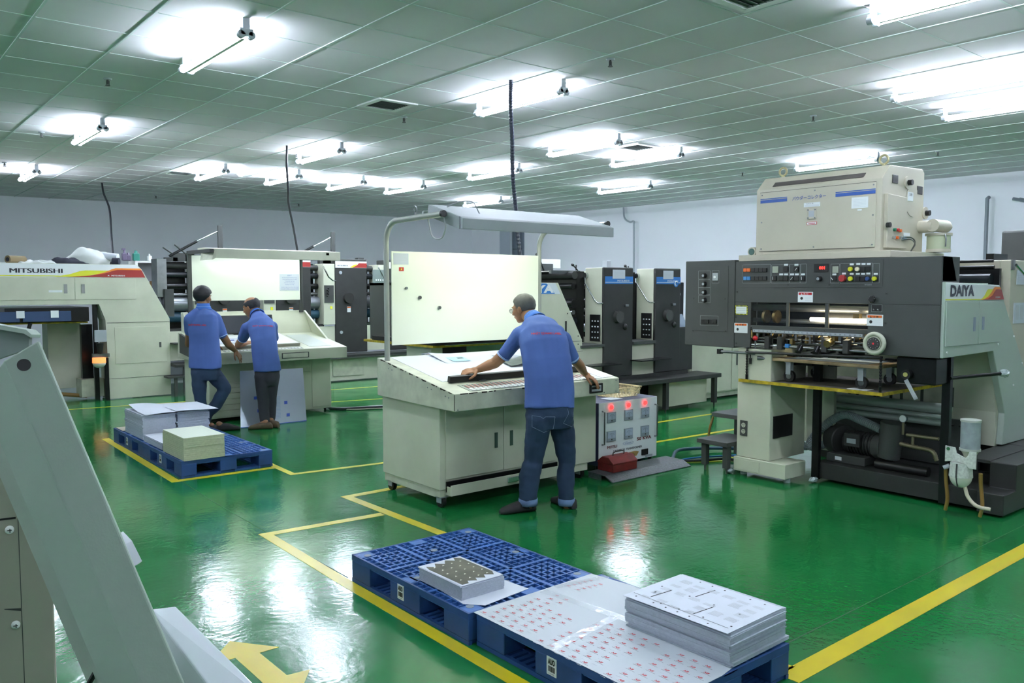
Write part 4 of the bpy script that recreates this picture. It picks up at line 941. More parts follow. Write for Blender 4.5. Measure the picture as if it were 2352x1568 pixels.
# ================================================================ powder collector standing on the press hood
PC = thing('powder_collector', 'beige powder collector cabinet with blue stripes standing on top of the dark press', 'dust collector', (6.5, 3.65, 1.9))
XC = 6.20
MB().box(XC-.06, 7.05, 2.99, 4.33, 1.873, 1.925).build('mounting_tray', collector_paint, PC, bevel=.004)
prof = [(XC, 1.925), (XC, 2.475), (6.32, 2.585), (6.86, 2.60), (6.90, 2.57), (6.90, 1.925)]
MB().py(prof, 3.10, 4.20).build('body', collector_paint, PC, bevel=.006)
MB().box(XC-.008, XC-.0005, 3.14, 4.16, 1.955, 2.452).build('front_panel', collector_paint, PC, bevel=.002)
MB().box(XC-.0095, XC-.0083, 3.14, 4.16, 1.953, 1.9555).box(XC-.0095, XC-.0083, 3.14, 4.16, 2.4515, 2.454).build('panel_gasket', black, PC)
def cb(y0, y1, z0, z1, m, nm, d=.009): return MB().box(XC-d-.001, XC-d, y0, y1, z0, z1).build(nm, m, PC)
for a, b_ in ((3.90, 4.155), (3.145, 3.47)):
    cb(a, b_, 2.362+(0), 2.388, sign_dblue, 'blue_stripe'); cb(a, b_, 2.393, 2.400, sign_dblue, 'blue_stripe')
text('lettering', 'パウダーコレクター', .30, .034, (XC-.0105, 3.85, 2.362), -UY, UZ, mat('kana_blue', '#4258a0', .5), PC, bold=.012)
k_ = cb(3.60, 3.745, 2.30, 2.335, stk_white, 'label'); text('label_print', '取 扱 注 意', .06, .008, (XC-.0108, 3.72, 2.322), -UY, UZ, ink_black, k_); 
mb = MB()
for i in range(2): mb.box(XC-.0108, XC-.0102, 3.61, 3.735, 2.305+i*.007, 2.308+i*.007)
mb.build('label_print', ink_grey, k_)
k_ = cb(3.20, 3.335, 2.26, 2.345, stk_white, 'rating_plate'); mb = MB()
for i in range(6): mb.box(XC-.0108, XC-.0102, 3.215, 3.32, 2.27+i*.011, 2.2715+i*.011)
mb.build('rating_print', ink_grey, k_); cb(3.25, 3.285, 2.24, 2.252, stk_white, 'label')
o = MB().box(XC-.018, XC-.009, 3.63, 3.71, 2.20, 2.285).build('sight_glass', collector_paint, PC, bevel=.004); MB().box(XC-.020, XC-.0183, 3.646, 3.694, 2.218, 2.268).build('glass', silverpaint, o)
mb = MB()
for y in (3.64, 3.70):
    for z in (2.21, 2.275): mb.cone((XC-.024, y, z), (XC-.018, y, z), .006, n=10)
mb.build('glass_screws', steel, o)
k_ = cb(3.625, 3.715, 2.155, 2.178, stk_red, 'arrow_label'); MB().box(XC-.0115, XC-.0102, 3.629, 3.711, 2.158, 2.175).build('label_field', stk_white, k_); MB().box(XC-.0122, XC-.0116, 3.64, 3.70, 2.164, 2.169).build('arrow', stk_red, k_)
mb = MB()
for y in (3.16, 3.65, 4.14):
    for z in (1.975, 2.43): mb.cone((XC-.013, y, z), (XC-.009, y, z), .006, n=10)
for z in (2.2,):
    for y in (3.16, 4.14): mb.cone((XC-.013, y, z), (XC-.009, y, z), .006, n=10)
mb.build('screws', steel, PC)
mb = MB(); mb.prism([(6.222, 3.26, 2.4975), (6.262, 3.26, 2.534), (6.260, 3.26, 2.5365), (6.220, 3.26, 2.50)], (0, .80, 0)); mb.build('grille_slot', mat('grille_brown', '#5c5652', .6), PC)
for y in (3.17, 4.05):
    MB().tube(arc((6.36, y, 2.635), 0, 2*PI, .034, UY, UZ, 24)[:-1], .009, n=10, closed=True).build('eye_bolt', mat('zinc_yellow', '#b0a880', .4, metal=.4), PC, smooth=True)
    MB().cone((6.36, y, 2.585), (6.36, y, 2.603), .014).build('bolt_collar', MATS['zinc_yellow'], PC)
# end side (faces -Y)
YE = 3.10
MB().py([(6.24, 1.95), (6.24, 2.36), (6.56, 2.35), (6.56, 1.95)], YE-.03, YE-.0005).build('side_hatch', collector_paint, PC, bevel=.004)
for x, z in ((6.40, 2.485), (6.82, 2.43)):
    h_ = MB().box(x-.045, x+.045, YE-.006, YE-.0003, z-.035, z+.03).build('recessed_grip', black, PC, bevel=.012); MB().box(x-.03, x+.03, YE-.0065, YE-.0061, z-.02, z+.015).build('grip_hollow', darkp2, h_)
for x, z in ((6.60, 2.47), (6.92, 2.25)):
    o = MB().cone((x, YE-.012, z), (x, YE-.0003, z), .05, n=28).build('cover_disc', collector_paint, PC, smooth=True); MB().cone((x, YE-.045, z), (x, YE-.0125, z), .022, n=16).build('knob', black, o, smooth=True)
MB().cone((6.23, YE-.06, 2.12), (6.23, YE-.031, 2.12), .02, n=16).build('latch_knob', black, PC, smooth=True)
MB().cone((6.70, YE-.004, 2.33), (6.70, YE-.0003, 2.33), .12, n=36).build('access_disc', collector_paint, PC)
o = MB().box(6.61, 6.70, YE-.007, YE-.0045, 2.33, 2.40).build('caution_label', stk_white, PC); text('caution_text', '注意', .05, .022, (6.63, YE-.0078, 2.37), UX, UZ, ink_black, o)
for x, z, m_ in ((6.34, 2.09, mat('green_lamp', '#207858', .3)), (6.39, 2.09, stk_red), (6.43, 2.085, orangep), (6.33, 2.03, chrome), (6.38, 2.03, orangep), (6.43, 2.03, chrome)):
    MB().cone((x, YE-.05, z), (x, YE-.031, z), .012, n=14).build('indicator', m_, PC, smooth=True)
MB().box(6.50, 6.60, YE-.037, YE-.0305, 2.05, 2.075).build('label', stk_white, PC); MB().box(6.50, 6.55, YE-.037, YE-.0305, 2.02, 2.045).build('label_blue', mat('label_blue', '#9ab4cc', .5), PC)
for dz in (0, .015): MB().tube(spline([(6.46, YE-.04, 2.03-dz), (6.55, YE-.07, 2.035-dz), (6.64, YE-.06, 2.0-dz), (6.66, YE-.02, 1.935)], 8), .005, n=8).build('air_line', steel, PC, smooth=True)
# dust jar
MB().cone((6.84, YE+.02, 2.135), (6.84, YE-.11, 2.135), .05, n=24).build('elbow_pipe', collector_paint, PC, smooth=True)
MB().cone((6.80, YE-.12, 2.14), (7.04, YE-.12, 2.14), .05, n=24).build('jar_head', collector_paint, PC, smooth=True)
MB().cone((7.03, YE-.12, 2.14), (7.09, YE-.12, 2.14), .032, n=24).build('jar_head_cap', collector_paint, PC, smooth=True)
MB().cone((6.94, YE-.11, 2.062), (6.94, YE-.11, 2.082), .10, n=32).build('jar_lid', collector_paint, PC, smooth=True); MB().cone((6.94, YE-.11, 1.93), (6.94, YE-.11, 1.955), .092, n=32).build('jar_foot', collector_paint, PC, smooth=True)
MB().cone((6.94, YE-.11, 1.955), (6.94, YE-.11, 2.062), .088, n=32).build('jar', mat('jar_green', '#c3cba8', .2, alpha=.8), PC, smooth=True)
MB().tube([(6.87, YE-.19, 2.07), (6.865, YE-.20, 2.03), (6.87, YE-.195, 1.97)], .006, n=8).build('jar_clasp', steel, PC, smooth=True)
MB().cone((6.98, YE-.06, 1.87), (6.98, YE-.06, 1.93), .012).build('jar_stub', black, PC)
# duct at the far end
MB().cone((6.2, 4.24, 1.955), (6.5, 4.24, 1.96), .04, n=20).build('side_duct', collector_paint, PC, smooth=True)
MB().cone((6.195, 4.24, 1.955), (6.1995, 4.24, 1.955), .028, n=20).build('duct_mouth', mat('duct_green', '#43645c', .5), PC)

# ================================================================ castered board lying on the lift platform
DB = thing('dolly', 'worn wooden board on black casters parked on the yellow edged lift platform', 'dolly', (6.5, 3.6, .86))
MB().obox((6.13, 3.05, 1.028), (1, 0, 0), (0, 1, 0), (0, 0, 1), .62, 1.08, .026).build('board', wood, DB, bevel=.006)
MB().obox((6.16, 3.15, 1.055), (1, 0, 0), (0, 1, 0), (0, 0, 1), .45, .72, .0015).build('paper_layer', mat('blue_grey_sheet', '#9aaab8', .6, var=.2), DB)
for x, y in ((6.20, 3.85), (6.20, 3.22), (6.62, 3.85), (6.62, 3.2)):
    o = MB().box(x-.03, x+.03, y-.03, y+.03, 1.018, 1.027).box(x-.024, x-.02, y-.025, y+.02, .92, 1.018).box(x+.02, x+.024, y-.025, y+.02, .92, 1.018).build('caster', silverpaint, DB)
    MB().cone((x-.016, y-.005, .905), (x+.016, y-.005, .905), .048, n=28).build('wheel', black, o, smooth=True); MB().cone((x-.0175, y-.005, .905), (x+.0175, y-.005, .905), .024, n=20).build('hub', steel, o, smooth=True)
MB().cone((6.11, 4.10, 1.045), (6.14, 4.02, 1.045), .02, n=14).build('handle_end', steel, DB, smooth=True)
tag(MB().box(6.13, 6.24, 3.14, 3.30, .8535, .8565).build('wooden_wedge', white, None), 'flat pale wedge under the dolly wheel on the lift platform', 'wedge')
# ================================================================ twin-tower press behind the control desk
Mp = thing('offset_press', 'offset press with two dark towers and blue bands standing behind the control desk', 'printing press', (7.5, 8.0, 0))
def tower(par, x0, x1, yf, z0, z1, depth, cream_w, lbl, knob=True, foot=None, blue=True, dz=0):
    MB().box(x0, x1, yf, yf+.04, z0, z1).build('tower_cover', darkp2, par, bevel=.012)
    MB().box(x0+.004, x1-.01, yf+.041, yf+cream_w, .93+dz, z1-.005).build('side_frame', cream, par, bevel=.006)
    MB().box(x0+.004, x1-.01, yf+depth-.25, yf+depth, .5, z1-.02).build('rear_frame', cream, par, bevel=.006)
    if blue:
        yb = yf-.002
        b = MB().box(x0+.015, x1-.005, yb, yf-.0004, z1-.21, z1-.115).build('blue_band', sign_blue, par)
        MB().box(x0+.02, x1-.01, yb-.0008, yb-.0002, z1-.193, z1-.186).build('band_line', sign_white, b)
        text('lettering', 'MITSUBISHI', .22, .022, (x0+.24, yb-.0012, z1-.18), UX, UZ, sign_white, b, fat=.05)
        k = MB().box(x0+.15, x1-.16, yb-.003, yb-.0009, z1-.145, z1-.03).build('notice', paper, par); m_ = MB()
        for i in range(5): m_.box(x0+.17, x1-.19, yb-.0042, yb-.0034, z1-.125+i*.016, z1-.121+i*.016)
        m_.build('notice_print', ink_grey, k)
    if knob:
        xc = (x0+x1)/2-.02; zc = z1-.63
        o = MB().cone((xc, yf-.05, zc), (xc, yf-.001, zc), .075, .085, n=32).build('hand_dial', MATS.get('dial_glass') or mat('dial_glass', '#5a5a58', .15, metal=.6), par, smooth=True)
        MB().ball((xc+.09, yf-.05, zc-.13), .036, (1, .8, 1.2)).build('crank_knob', black, par, smooth=True)
    k = MB().box(x0-.012, x0-.004+.004, yf+.06, yf+.24, .96+dz, 1.30+dz).build('button_box', black, par, bevel=.004)
    m_ = MB()
    for i in range(4):
        for j in range(3): m_.box(x0-.018, x0-.0125, yf+.08+j*.05, yf+.10+j*.05, 1.0+dz+i*.07, 1.015+dz+i*.07)
    m_.build('button_label', stk_white, k)
    MB().tube([(x0-.03, yf+cream_w-.03, z1-.12), (x0-.05, yf+cream_w-.05, z1-.20), (x0-.06, yf+.10, z1-.42), (x0-.05, yf+.05, z1-.455), (x0+.0, yf+.02, z1-.455)], .010, n=10).build('grab_rail', chrome, par, smooth=True)
    MB().cone((x0-.04, yf+cream_w-.03, z1-.10), (x0, yf+cream_w-.03, z1-.10), .035, n=18).build('rail_boss', chrome, par, smooth=True)
def rollers(par, x, y0, y1, lst):
    for dx_, z, r_, m_ in lst: MB().cone((x+dx_, y0, z), (x+dx_, y1, z), r_, n=22).build('roller', m_, par, smooth=True)
tower(Mp, 7.53, 8.07, 7.30, .50, 1.90, 1.65, .34, '')
tower(Mp, 8.51, 9.03, 7.30, .50, 1.90, 1.65, .34, '')
MB().box(8.51, 9.31, 7.302, 7.335, .50, 1.10).build('lower_cover', darkp2, Mp, bevel=.008)
o = MB().cone((8.93, 7.296, 1.70), (8.93, 7.2995, 1.70), .05, n=28).build('round_emblem', sign_blue, Mp); MB().tube(arc((8.93, 7.2935, 1.70), .3, 4.6, .028, UX, UZ, 14), .008, n=6).build('emblem_mark', sign_white, o)
for x in (7.93, 8.87): MB().box(x-.03, x+.03, 7.27, 7.2995, 1.40, 1.43).build('latch', steel, Mp, bevel=.003)
# boxes above: worn top rails, lever
for x in (7.33, 8.30):
    MB().box(x+.05, x+.18, 7.64, 8.9, .94, 1.85).build('unit_core', blackm, Mp)
    rollers(Mp, x-.02, 7.60, 8.9, [(0, 1.80, .05, darkp2), (-.03, 1.66, .035, blackm), (0, 1.44, .06, blackm), (-.02, 1.33, .03, steel), (0, 1.22, .05, roller), (-.04, 1.08, .06, rollerg)])
    MB().cone((x, 7.60, 1.86), (x, 7.60, 1.93), .008).ball((x-.08, 7.58, 1.93), .02).tube([(x-.08, 7.58, 1.93), (x+.03, 7.6, 1.86)], .008, n=8).build('lever', black, Mp, smooth=True)
MB().box(7.0, 7.5, 7.7, 7.75, 1.82, 1.86).build('top_bar', steel, Mp)
MB().box(7.28, 7.62, 8.2, 8.5, 1.90, 2.02).build('top_box', white, Mp, bevel=.004)
MB().box(7.0, 7.3, 8.0, 8.3, 1.86, 1.95).build('top_linkage', steel, Mp)
MB().tube([(7.05, 7.9, 1.86), (6.98, 7.9, 2.0), (6.94, 7.9, 2.06)], .01, n=8).ball((6.94, 7.9, 2.06), .025).build('lever', black, Mp, smooth=True)
MB().box(7.70, 7.78, 7.42, 7.50, 1.9, 1.985).build('top_sensor', silverpaint, Mp, bevel=.004)
# platforms and steps
MB().box(7.12, 7.53, 7.28, 7.65, .90, .93).build('deck_plate', darkp, Mp); MB().box(8.07, 8.51, 7.28, 7.65, .90, .94).build('deck_plate', darkp, Mp)
MB().box(7.16, 7.53, 7.32, 7.36, .50, .90).build('lower_panel', cream, Mp, bevel=.003); MB().box(8.07, 8.51, 7.32, 7.36, .46, .90).build('lower_panel', cream, Mp, bevel=.003)
MB().box(7.14, 7.66, 7.10, 7.30, .675, .69).box(8.03, 8.62, 7.10, 7.30, .69, .705).build('foot_shelf', blackm, Mp, bevel=.003)
MB().box(6.9, 9.55, 6.98, 7.41, .40, .455).build('step_deck', darkp2, Mp, bevel=.006)
MB().box(7.0, 9.2, 7.29, 7.31, .455, .50).build('step_riser', darkp2, Mp)
for x in (9.45, 8.42): MB().box(x-.03, x+.03, 7.0, 7.06, .05, .40).cone((x, 7.03, 0), (x, 7.03, .05), .012).build('step_leg', darkp2, Mp)
MB().box(7.3, 8.0, 7.10, 7.5, .05, .385).build('lower_box', cream, Mp, bevel=.004)
MB().box(8.50, 9.38, 7.10, 7.5, .06, .385).build('lower_box', cream, Mp, bevel=.004)
MB().box(8.0, 8.5, 7.4, 7.5, .0, .39).build('gap_shade_box', blackm, Mp)  # black box standing in for the shade between the lower boxes
mb = MB()
for k in range(4): mb.tube(arc((8.25, 7.15, .16), 0, 2*PI, .05+.01*k, UX, UZ, 16)[:-1], .006, n=6, closed=True)
mb.build('cable_coil', cable_b, Mp)
# delivery end with slanted cover and blue sign
MB().py([(5.1, 1.02), (5.1, 1.70), (6.745, 1.70), (7.15, 1.0), (7.17, .02), (6.6, .02), (6.55, .9), (6.4, 1.02)], 7.30, 7.36).build('delivery_cover', cream, Mp, bevel=.004)
MB().box(5.1, 5.14, 7.36, 8.9, 1.02, 1.70).box(5.1, 6.7, 7.36, 8.9, 1.67, 1.70).build('delivery_hood', darkp, Mp)
b = MB().py([(5.3, 1.565), (5.3, 1.695), (6.70, 1.695), (6.78, 1.565)], 7.297, 7.2995).build('sign_plate', mat('sign_pale', '#ccd6da', .4), Mp)
MB().py([(5.3, 1.57), (5.3, 1.693), (6.55, 1.693), (6.60, 1.66), (6.66, 1.60), (6.69, 1.57)], 7.2955, 7.2968).build('blue_field', sign_blue, b)
text('lettering', 'DAIYA', .60, .092, (6.07, 7.2945, 1.582), UX, UZ, sign_white, b, bold=.05)
MB().box(6.86, 6.885, 7.296, 7.2995, 1.06, 1.24).build('slot', black, Mp)
mb = MB().box(6.56, 7.155, 7.2985, 7.2998, .985, .989).box(6.56, 7.16, 7.2985, 7.2998, .86, .863); mb.build('seam', darkp, Mp)
mb = MB()
for x, z in ((6.9, 1.33), (7.08, 1.05), (7.08, .95)): mb.cone((x, 7.295, z), (x, 7.2995, z), .008, n=8)
mb.build('bolts', darkp, Mp)
MB().box(4.95, 6.3, 7.32, 8.8, 1.0, 1.025).build('lift_platform', rust, Mp); MB().box(4.95, 6.35, 7.25, 8.6, 1.03, 1.075).build('pile_board', blackm, Mp)
MB().box(5.05, 5.2, 7.5, 8.0, 0.0, 1.0).build('column', cream, Mp, bevel=.004); MB().box(5.4, 6.6, 7.9, 8.0, 0.02, 1.0).build('back_panel', mat('green_shade_panel', '#7c9a84', .6), Mp); MB().box(5.35, 5.75, 7.8, 7.89, .1, .98).build('gear_door', blackm, Mp)
k = MB().box(4.83, 4.93, 7.3, 7.36, .86, .95).build('switch_box', silverpaint, Mp, bevel=.003); MB().cone((4.88, 7.29, .90), (4.88, 7.2995, .90), .014).build('red_lamp', led_red, k)
MB().cone((4.88, 7.34, 0), (4.88, 7.34, .86), .02).build('switch_post', steel, Mp)
# feeder and grey cabinets beyond the second tower
MB().box(9.05, 10.0, 8.02, 8.9, .5, 1.72).build('feeder', blackm, Mp, bevel=.01)
mb = MB()
for k in range(5): mb.cone((9.12+k*.05, 7.55, 1.15+.1*k), (9.12+k*.05, 8.02, 1.15+.1*k), .025, n=12)
mb.build('feeder_bars', steel, Mp); MB().obox((9.1, 7.40, 1.0), (1, 0, 0), (0, .5, .86), (0, -.86, .5), .26, .3, .02).build('feeder_guard', mat('guard_blue', '#8594a4', .3), Mp)
CB = thing('electrical_cabinet', 'low cream electrical cabinet row behind the dark control box of the near press', 'cabinet', (10.2, 7.7, 0))
MB().box(9.40, 11.6, 7.42, 8.0, .10, 1.15).build('body', cream, CB, bevel=.006); MB().box(9.42, 11.6, 7.45, 8.0, .03, .099).build('plinth', cream2, CB)
for x0, x1 in ((9.43, 10.37), (10.39, 11.3)):
    d_ = MB().box(x0, x1, 7.408, 7.4195, .12, 1.13).build('door', cream, CB, bevel=.003)
    if x0 > 10: MB().box(x0+.10, x0+.13, 7.40, 7.4075, .48, .68).build('handle', darkp, d_)

# ================================================================ long press along the far wall
Fp = thing('offset_press', 'very long cream press with bold lettering and red yellow swoosh along the far wall', 'printing press', (3.0, 13.6, 0))
YF_ = 13.05
MB().py([(1.2, 1.40), (1.2, 1.98), (3.55, 1.98), (3.63, 1.90), (4.005, 1.17), (4.0, .01), (3.13, .01), (3.10, 1.17), (3.02, 1.40)], YF_, YF_+.05).build('delivery_cover', cream, Fp, bevel=.004)
MB().prism([(1.2, YF_+.05, 1.94), (3.58, YF_+.05, 1.94), (3.58, YF_+1.6, 1.94), (1.2, YF_+1.6, 1.94)], (0, 0, .03)).build('cover_roof', cream2, Fp)
MB().prism([(3.02, YF_+.05, 1.40), (3.10, YF_+.05, 1.17), (3.12, YF_+.05, .01), (3.16, YF_+.05, .01), (3.14, YF_+.05, 1.17), (3.06, YF_+.05, 1.42)], (0, .35, 0)).build('inner_wall', cream2, Fp)
def S2(pts, m, d, nm): return MB().py(pts, YF_-d-.001, YF_-d).build(nm, m, Fp)
S2([(1.2, 1.79), (1.2, 1.975), (3.545, 1.975), (3.625, 1.895), (3.64, 1.79)], sign_white, .001, 'sign_band')
S2([(1.2, 1.80), (1.2, 1.812), (2.5, 1.812), (2.7, 1.80)], sign_yel, .003, 'yellow_line')
S2([(2.45, 1.795), (2.65, 1.83), (2.78, 1.875), (2.86, 1.888), (3.20, 1.888), (3.10, 1.85), (2.9, 1.815), (2.7, 1.795)], sign_yel, .0045, 'yellow_wave')
S2([(2.7, 1.795), (2.95, 1.82), (3.10, 1.86), (3.20, 1.905), (3.26, 1.925), (3.60, 1.925), (3.615, 1.90), (3.3, 1.895), (3.15, 1.85), (2.9, 1.80)], sign_orange, .006, 'orange_wave')
S2([(2.6, 1.792), (2.9, 1.812), (3.12, 1.85), (3.22, 1.885), (3.28, 1.90), (3.618, 1.90), (3.665, 1.792)], sign_red, .0075, 'red_wave')
text('lettering', 'MITSUBISHI', .64, .062, (1.92, YF_-.004, 1.845), UX, UZ, mat('letter_black', '#25262c', .5), Fp, fat=.07)
text('lettering', 'MITSUBISHI', .18, .020, (3.2, YF_-.0095, 1.805), UX, UZ, sign_white, Fp, fat=.05)
text('emblem', '▲', .03, .014, (3.145, YF_-.0095, 1.811), UX, UZ, sign_white, Fp)
for x0, x1 in ((1.24, 2.70), (2.715, 3.53)):
    d_ = MB().box(x0, x1, YF_-.008, YF_-.0005, 1.47, 1.785).build('side_door', cream, Fp, bevel=.003)
    xh = x1-.13 if x0 < 2 else x0+.08; MB().box(xh, xh+.045, YF_-.012, YF_-.0085, 1.56, 1.69).build('handle', steel, d_)
MB().box(2.38, 2.55, YF_-.0095, YF_-.0082, 1.575, 1.605).build('label', stk_white, Fp)
d_ = MB().box(3.22, 3.95, YF_-.006, YF_-.0005, .52, 1.06).build('panel', cream, Fp, bevel=.002); MB().box(3.84, 3.87, YF_-.010, YF_-.0065, .74, .82).build('handle', darkp, d_)
MB().box(3.12, 4.0, YF_-.003, YF_-.0005, 1.125, 1.13).box(3.12, 4.0, YF_-.003, YF_-.0005, .305, .309).build('seam', darkp, Fp)
# under the delivery: board, blue crates, yellow edge, cabinet, legs
MB().box(1.3, 2.9, 13.2, 14.5, 1.13, 1.15).build('lift_platform', rust, Fp)
MB().box(1.85, 2.9, 13.12, 14.4, 1.16, 1.36).build('delivery_gear', blackm, Fp)
for x in (1.86, 2.2, 2.50): MB().box(x-.14, x+.16, 13.08, 13.12, 1.17, 1.31).build('blue_crossmember', mat('dim_blue', '#2c4468', .6), Fp); 
for x in (1.98, 2.40): MB().box(x, x+.10, 13.07, 13.079, 1.22, 1.32).build('label', stk_white, Fp)
MB().box(2.50, 2.95, 13.9, 14.3, .0+.12, 1.14).build('column', cream, Fp, bevel=.005)
MB().box(2.96, 3.02, 13.15, 13.2, .0, 1.4).box(3.06, 3.11, 12.98, 13.03, .0, .62).build('upright', blackm, Fp)
MB().cone((2.02, 13.15, .7), (2.16, 13.15, 1.15), .025).build('lift_arm', black, Fp)
MB().box(2.80, 3.10, 13.25, 13.6, .04, .30).build('base_box', cream2, Fp, bevel=.004)
MB().box(2.85, 3.0, 13.4, 13.5, .3, 1.1).build('gear_rack', blackm, Fp)
MB().box(2.93, 3.09, 12.96, 13.0, .86, 1.03).build('reservoir', silverpaint, Fp, bevel=.003)
MB().cone((3.0, 12.98, .68), (3.0, 12.98, .84), .03, .05).build('filter_neck', black, Fp)
MB().box(2.9, 3.12, 12.95, 13.03, .64, .69).build('filter_clamp', steel, Fp)
MB().cone((2.98, 12.97, .56), (2.98, 12.97, .635), .09, .088, n=24).build('orange_bowl', orange_fluid_glow, Fp, smooth=True); MB().ball((2.98, 12.97, .555), .088, (1, 1, .8)).build('filter_bowl', bowlw, Fp, smooth=True)
MB().tube(spline([(1.9, 14.0, .02), (2.2, 13.8, .03), (2.5, 13.6, .08), (2.9, 13.4, .04)], 8), .03, n=10).build('amber_hose', amber, Fp, smooth=True)
# towers of the far press
def ftower(x0, x1, letter):
    MB().box(x0, x1, 13.05, 13.10, .50, 2.045).build('tower_cover', darkp2, Fp, bevel=.01)
    b = MB().box(x0+.003, x1-.003, 13.045, 13.0495, 1.985, 2.10).build('sign_plate', sign_white, Fp)
    MB().box(x0, x1, 13.05, 13.5, 2.05, 2.14).build('top_cap', darkp, Fp, bevel=.01)
    MB().py([(x0+.28, 1.99), (x0+.36, 2.04), (x0+.42, 2.05), (x0+.5, 2.0), (x0+.5, 1.99)], 13.0435, 13.0445).build('yellow_wave', sign_yel, b)
    MB().py([(x0+.33, 1.99), (x0+.42, 2.03), (x0+.46, 2.07), (x1-.004, 2.07), (x1-.004, 1.99)], 13.042, 13.0433).build('red_wave', sign_red, b)
    text('lettering', 'MITSUBISHI', .2, .022, (x0+.04, 13.043, 2.012), UX, UZ, letter_dark, b, fat=.05)
    MB().cone((x0+.24, 12.99, 1.46), (x0+.24, 13.049, 1.46), .09, .095, n=28).build('hand_dial', MATS['dial_glass'], Fp, smooth=True)
    for z in (1.9, .86): MB().cone((x0+.10, 13.035, z), (x0+.10, 13.0495, z), .028, n=16).build('lock', silverpaint, Fp, smooth=True)
    k = MB().box(x0+.22, x0+.29, 13.043, 13.0495, 1.21, 1.31).build('warning_label', stk_white, Fp); MB().box(x0+.222, x0+.288, 13.0415, 13.0428, 1.285, 1.305).build('label_band', stk_orange, k)
    # cream frame, rail, switch plate left of the cover
    MB().box(x0-.22, x0-.005, 13.06, 13.4, 1.0, 2.05).build('side_frame', cream, Fp, bevel=.005)
    MB().box(x0-.21, x0-.03, 13.05, 13.0595, 1.38, 1.68).build('switch_plate', darkp, Fp)
    mb = MB()
    for i in range(6): mb.ball((x0-.17+.02*(i % 2), 13.02, 1.5+.025*i), .016)
    mb.build('switch_knobs', black, Fp)
    MB().tube([(x0-.24, 13.02, 2.0), (x0-.16, 12.98, 1.82), (x0-.08, 12.98, 1.76), (x0-.0, 13.03, 1.76)], .012, n=8).build('grab_rail', chrome, Fp, smooth=True)
    MB().box(x0-.10, x0-.06, 13.052, 13.0595, 1.27, 1.32).build('yellow_label', sign_yel, Fp)
    # rollers further left
    MB().box(x0-.66, x0-.22, 13.45, 13.6, 1.0, 2.05).build('unit_core', blackm, Fp)
    for z, r_, m_ in ((1.98, .05, darkp2), (1.84, .05, roller), (1.66, .05, blackm), (1.53, .03, steel), (1.38, .11, rollerg), (1.18, .08, rollerb)):
        MB().cone((x0-.66, 13.3, z), (x0-.22, 13.3, z), r_, n=22).build('roller', m_, Fp, smooth=True)
    MB().box(x0-.66, x0-.2, 13.1, 13.45, .97, 1.01).build('deck_plate', darkp2, Fp)
    MB().box(x0-.66, x0-.005, 13.08, 13.12, .52, .97).build('lower_panel', cream, Fp, bevel=.003)
for x0 in (4.60, 5.72, 6.80, 7.88): ftower(x0, x0+.62, '')
MB().box(4.0, 9.2, 12.80, 13.2, .44, .48).build('step_deck', darkp2, Fp, bevel=.004); MB().box(4.0, 4.6, 12.85, 13.1, .78, .80).build('foot_shelf', darkp2, Fp)
MB().box(4.3, 9.0, 13.0, 13.3, .02, .40).build('lower_box', cream, Fp, bevel=.004)
MB().box(6.7, 7.3, 12.98, 12.995, .10, .38).build('lower_door', cream2, Fp)
for x in (4.15, 6.5, 8.6): MB().box(x-.03, x+.03, 12.82, 12.86, 0, .44).build('step_leg', darkp, Fp)
MB().box(3.88, 4.15, 12.78, 13.0, .28, .31).build('entry_step', darkp, Fp); MB().box(3.98, 4.02, 12.8, 12.84, 0, .28).build('step_leg', darkp, Fp)
# end of line cabinets (grey panel with displays) and raised guards on gas struts
k = MB().box(7.53, 7.78, 13.0, 13.04, 1.03, 1.96).build('control_panel', mat('panel_sage', '#7c8a84', .5), Fp, bevel=.004)
MB().box(7.56, 7.75, 12.993, 12.9995, 1.5, 1.58).build('display', black, k); mb = MB()
for i in range(4): mb.box(7.57+i*.045, 7.59+i*.045, 12.99, 12.9995, 1.76, 1.79)
mb.build('panel_switches', white, k)
for x, z in ((4.82, 0), (6.78, -.02)):
    MB().box(x-.04, x+.03, 13.05, 13.10, 2.1, 2.62+z).build('guard_post', darkp, Fp, bevel=.004)
    MB().cone((x-.78, 13.1, 2.12), (x-.36, 13.1, 2.36+z), .02, n=10).build('strut_cylinder', blackm, Fp); MB().cone((x-.36, 13.1, 2.36+z), (x-.02, 13.1, 2.53+z), .009, n=10).build('strut_rod', chrome, Fp)
rr = random.Random(11); mb = MB()
for k in range(30):
    x = 3.95+rr.random()*4.2; mb.box(x, x+.05+rr.random()*.25, 13.2, 13.3, 2.05, 2.10+rr.random()*.08)
mb.tube([(3.95, 13.1, 2.25), (4.1, 13.1, 2.15)], .012).tube([(4.12, 13.1, 2.30), (4.3, 13.1, 2.15)], .012)
mb.build('top_linkage', darkp, Fp)
MB().box(3.86, 4.0, 13.12, 13.4, 1.5, 2.08).build('end_frame', steel, Fp)
MB().box(3.95, 4.08, 13.06, 13.12, 1.2, 1.62).build('switch_plate', darkp, Fp)
MB().box(9.2, 10.4, 12.9, 14.2, .05, 1.7).build('feeder', cream2, Fp, bevel=.01)
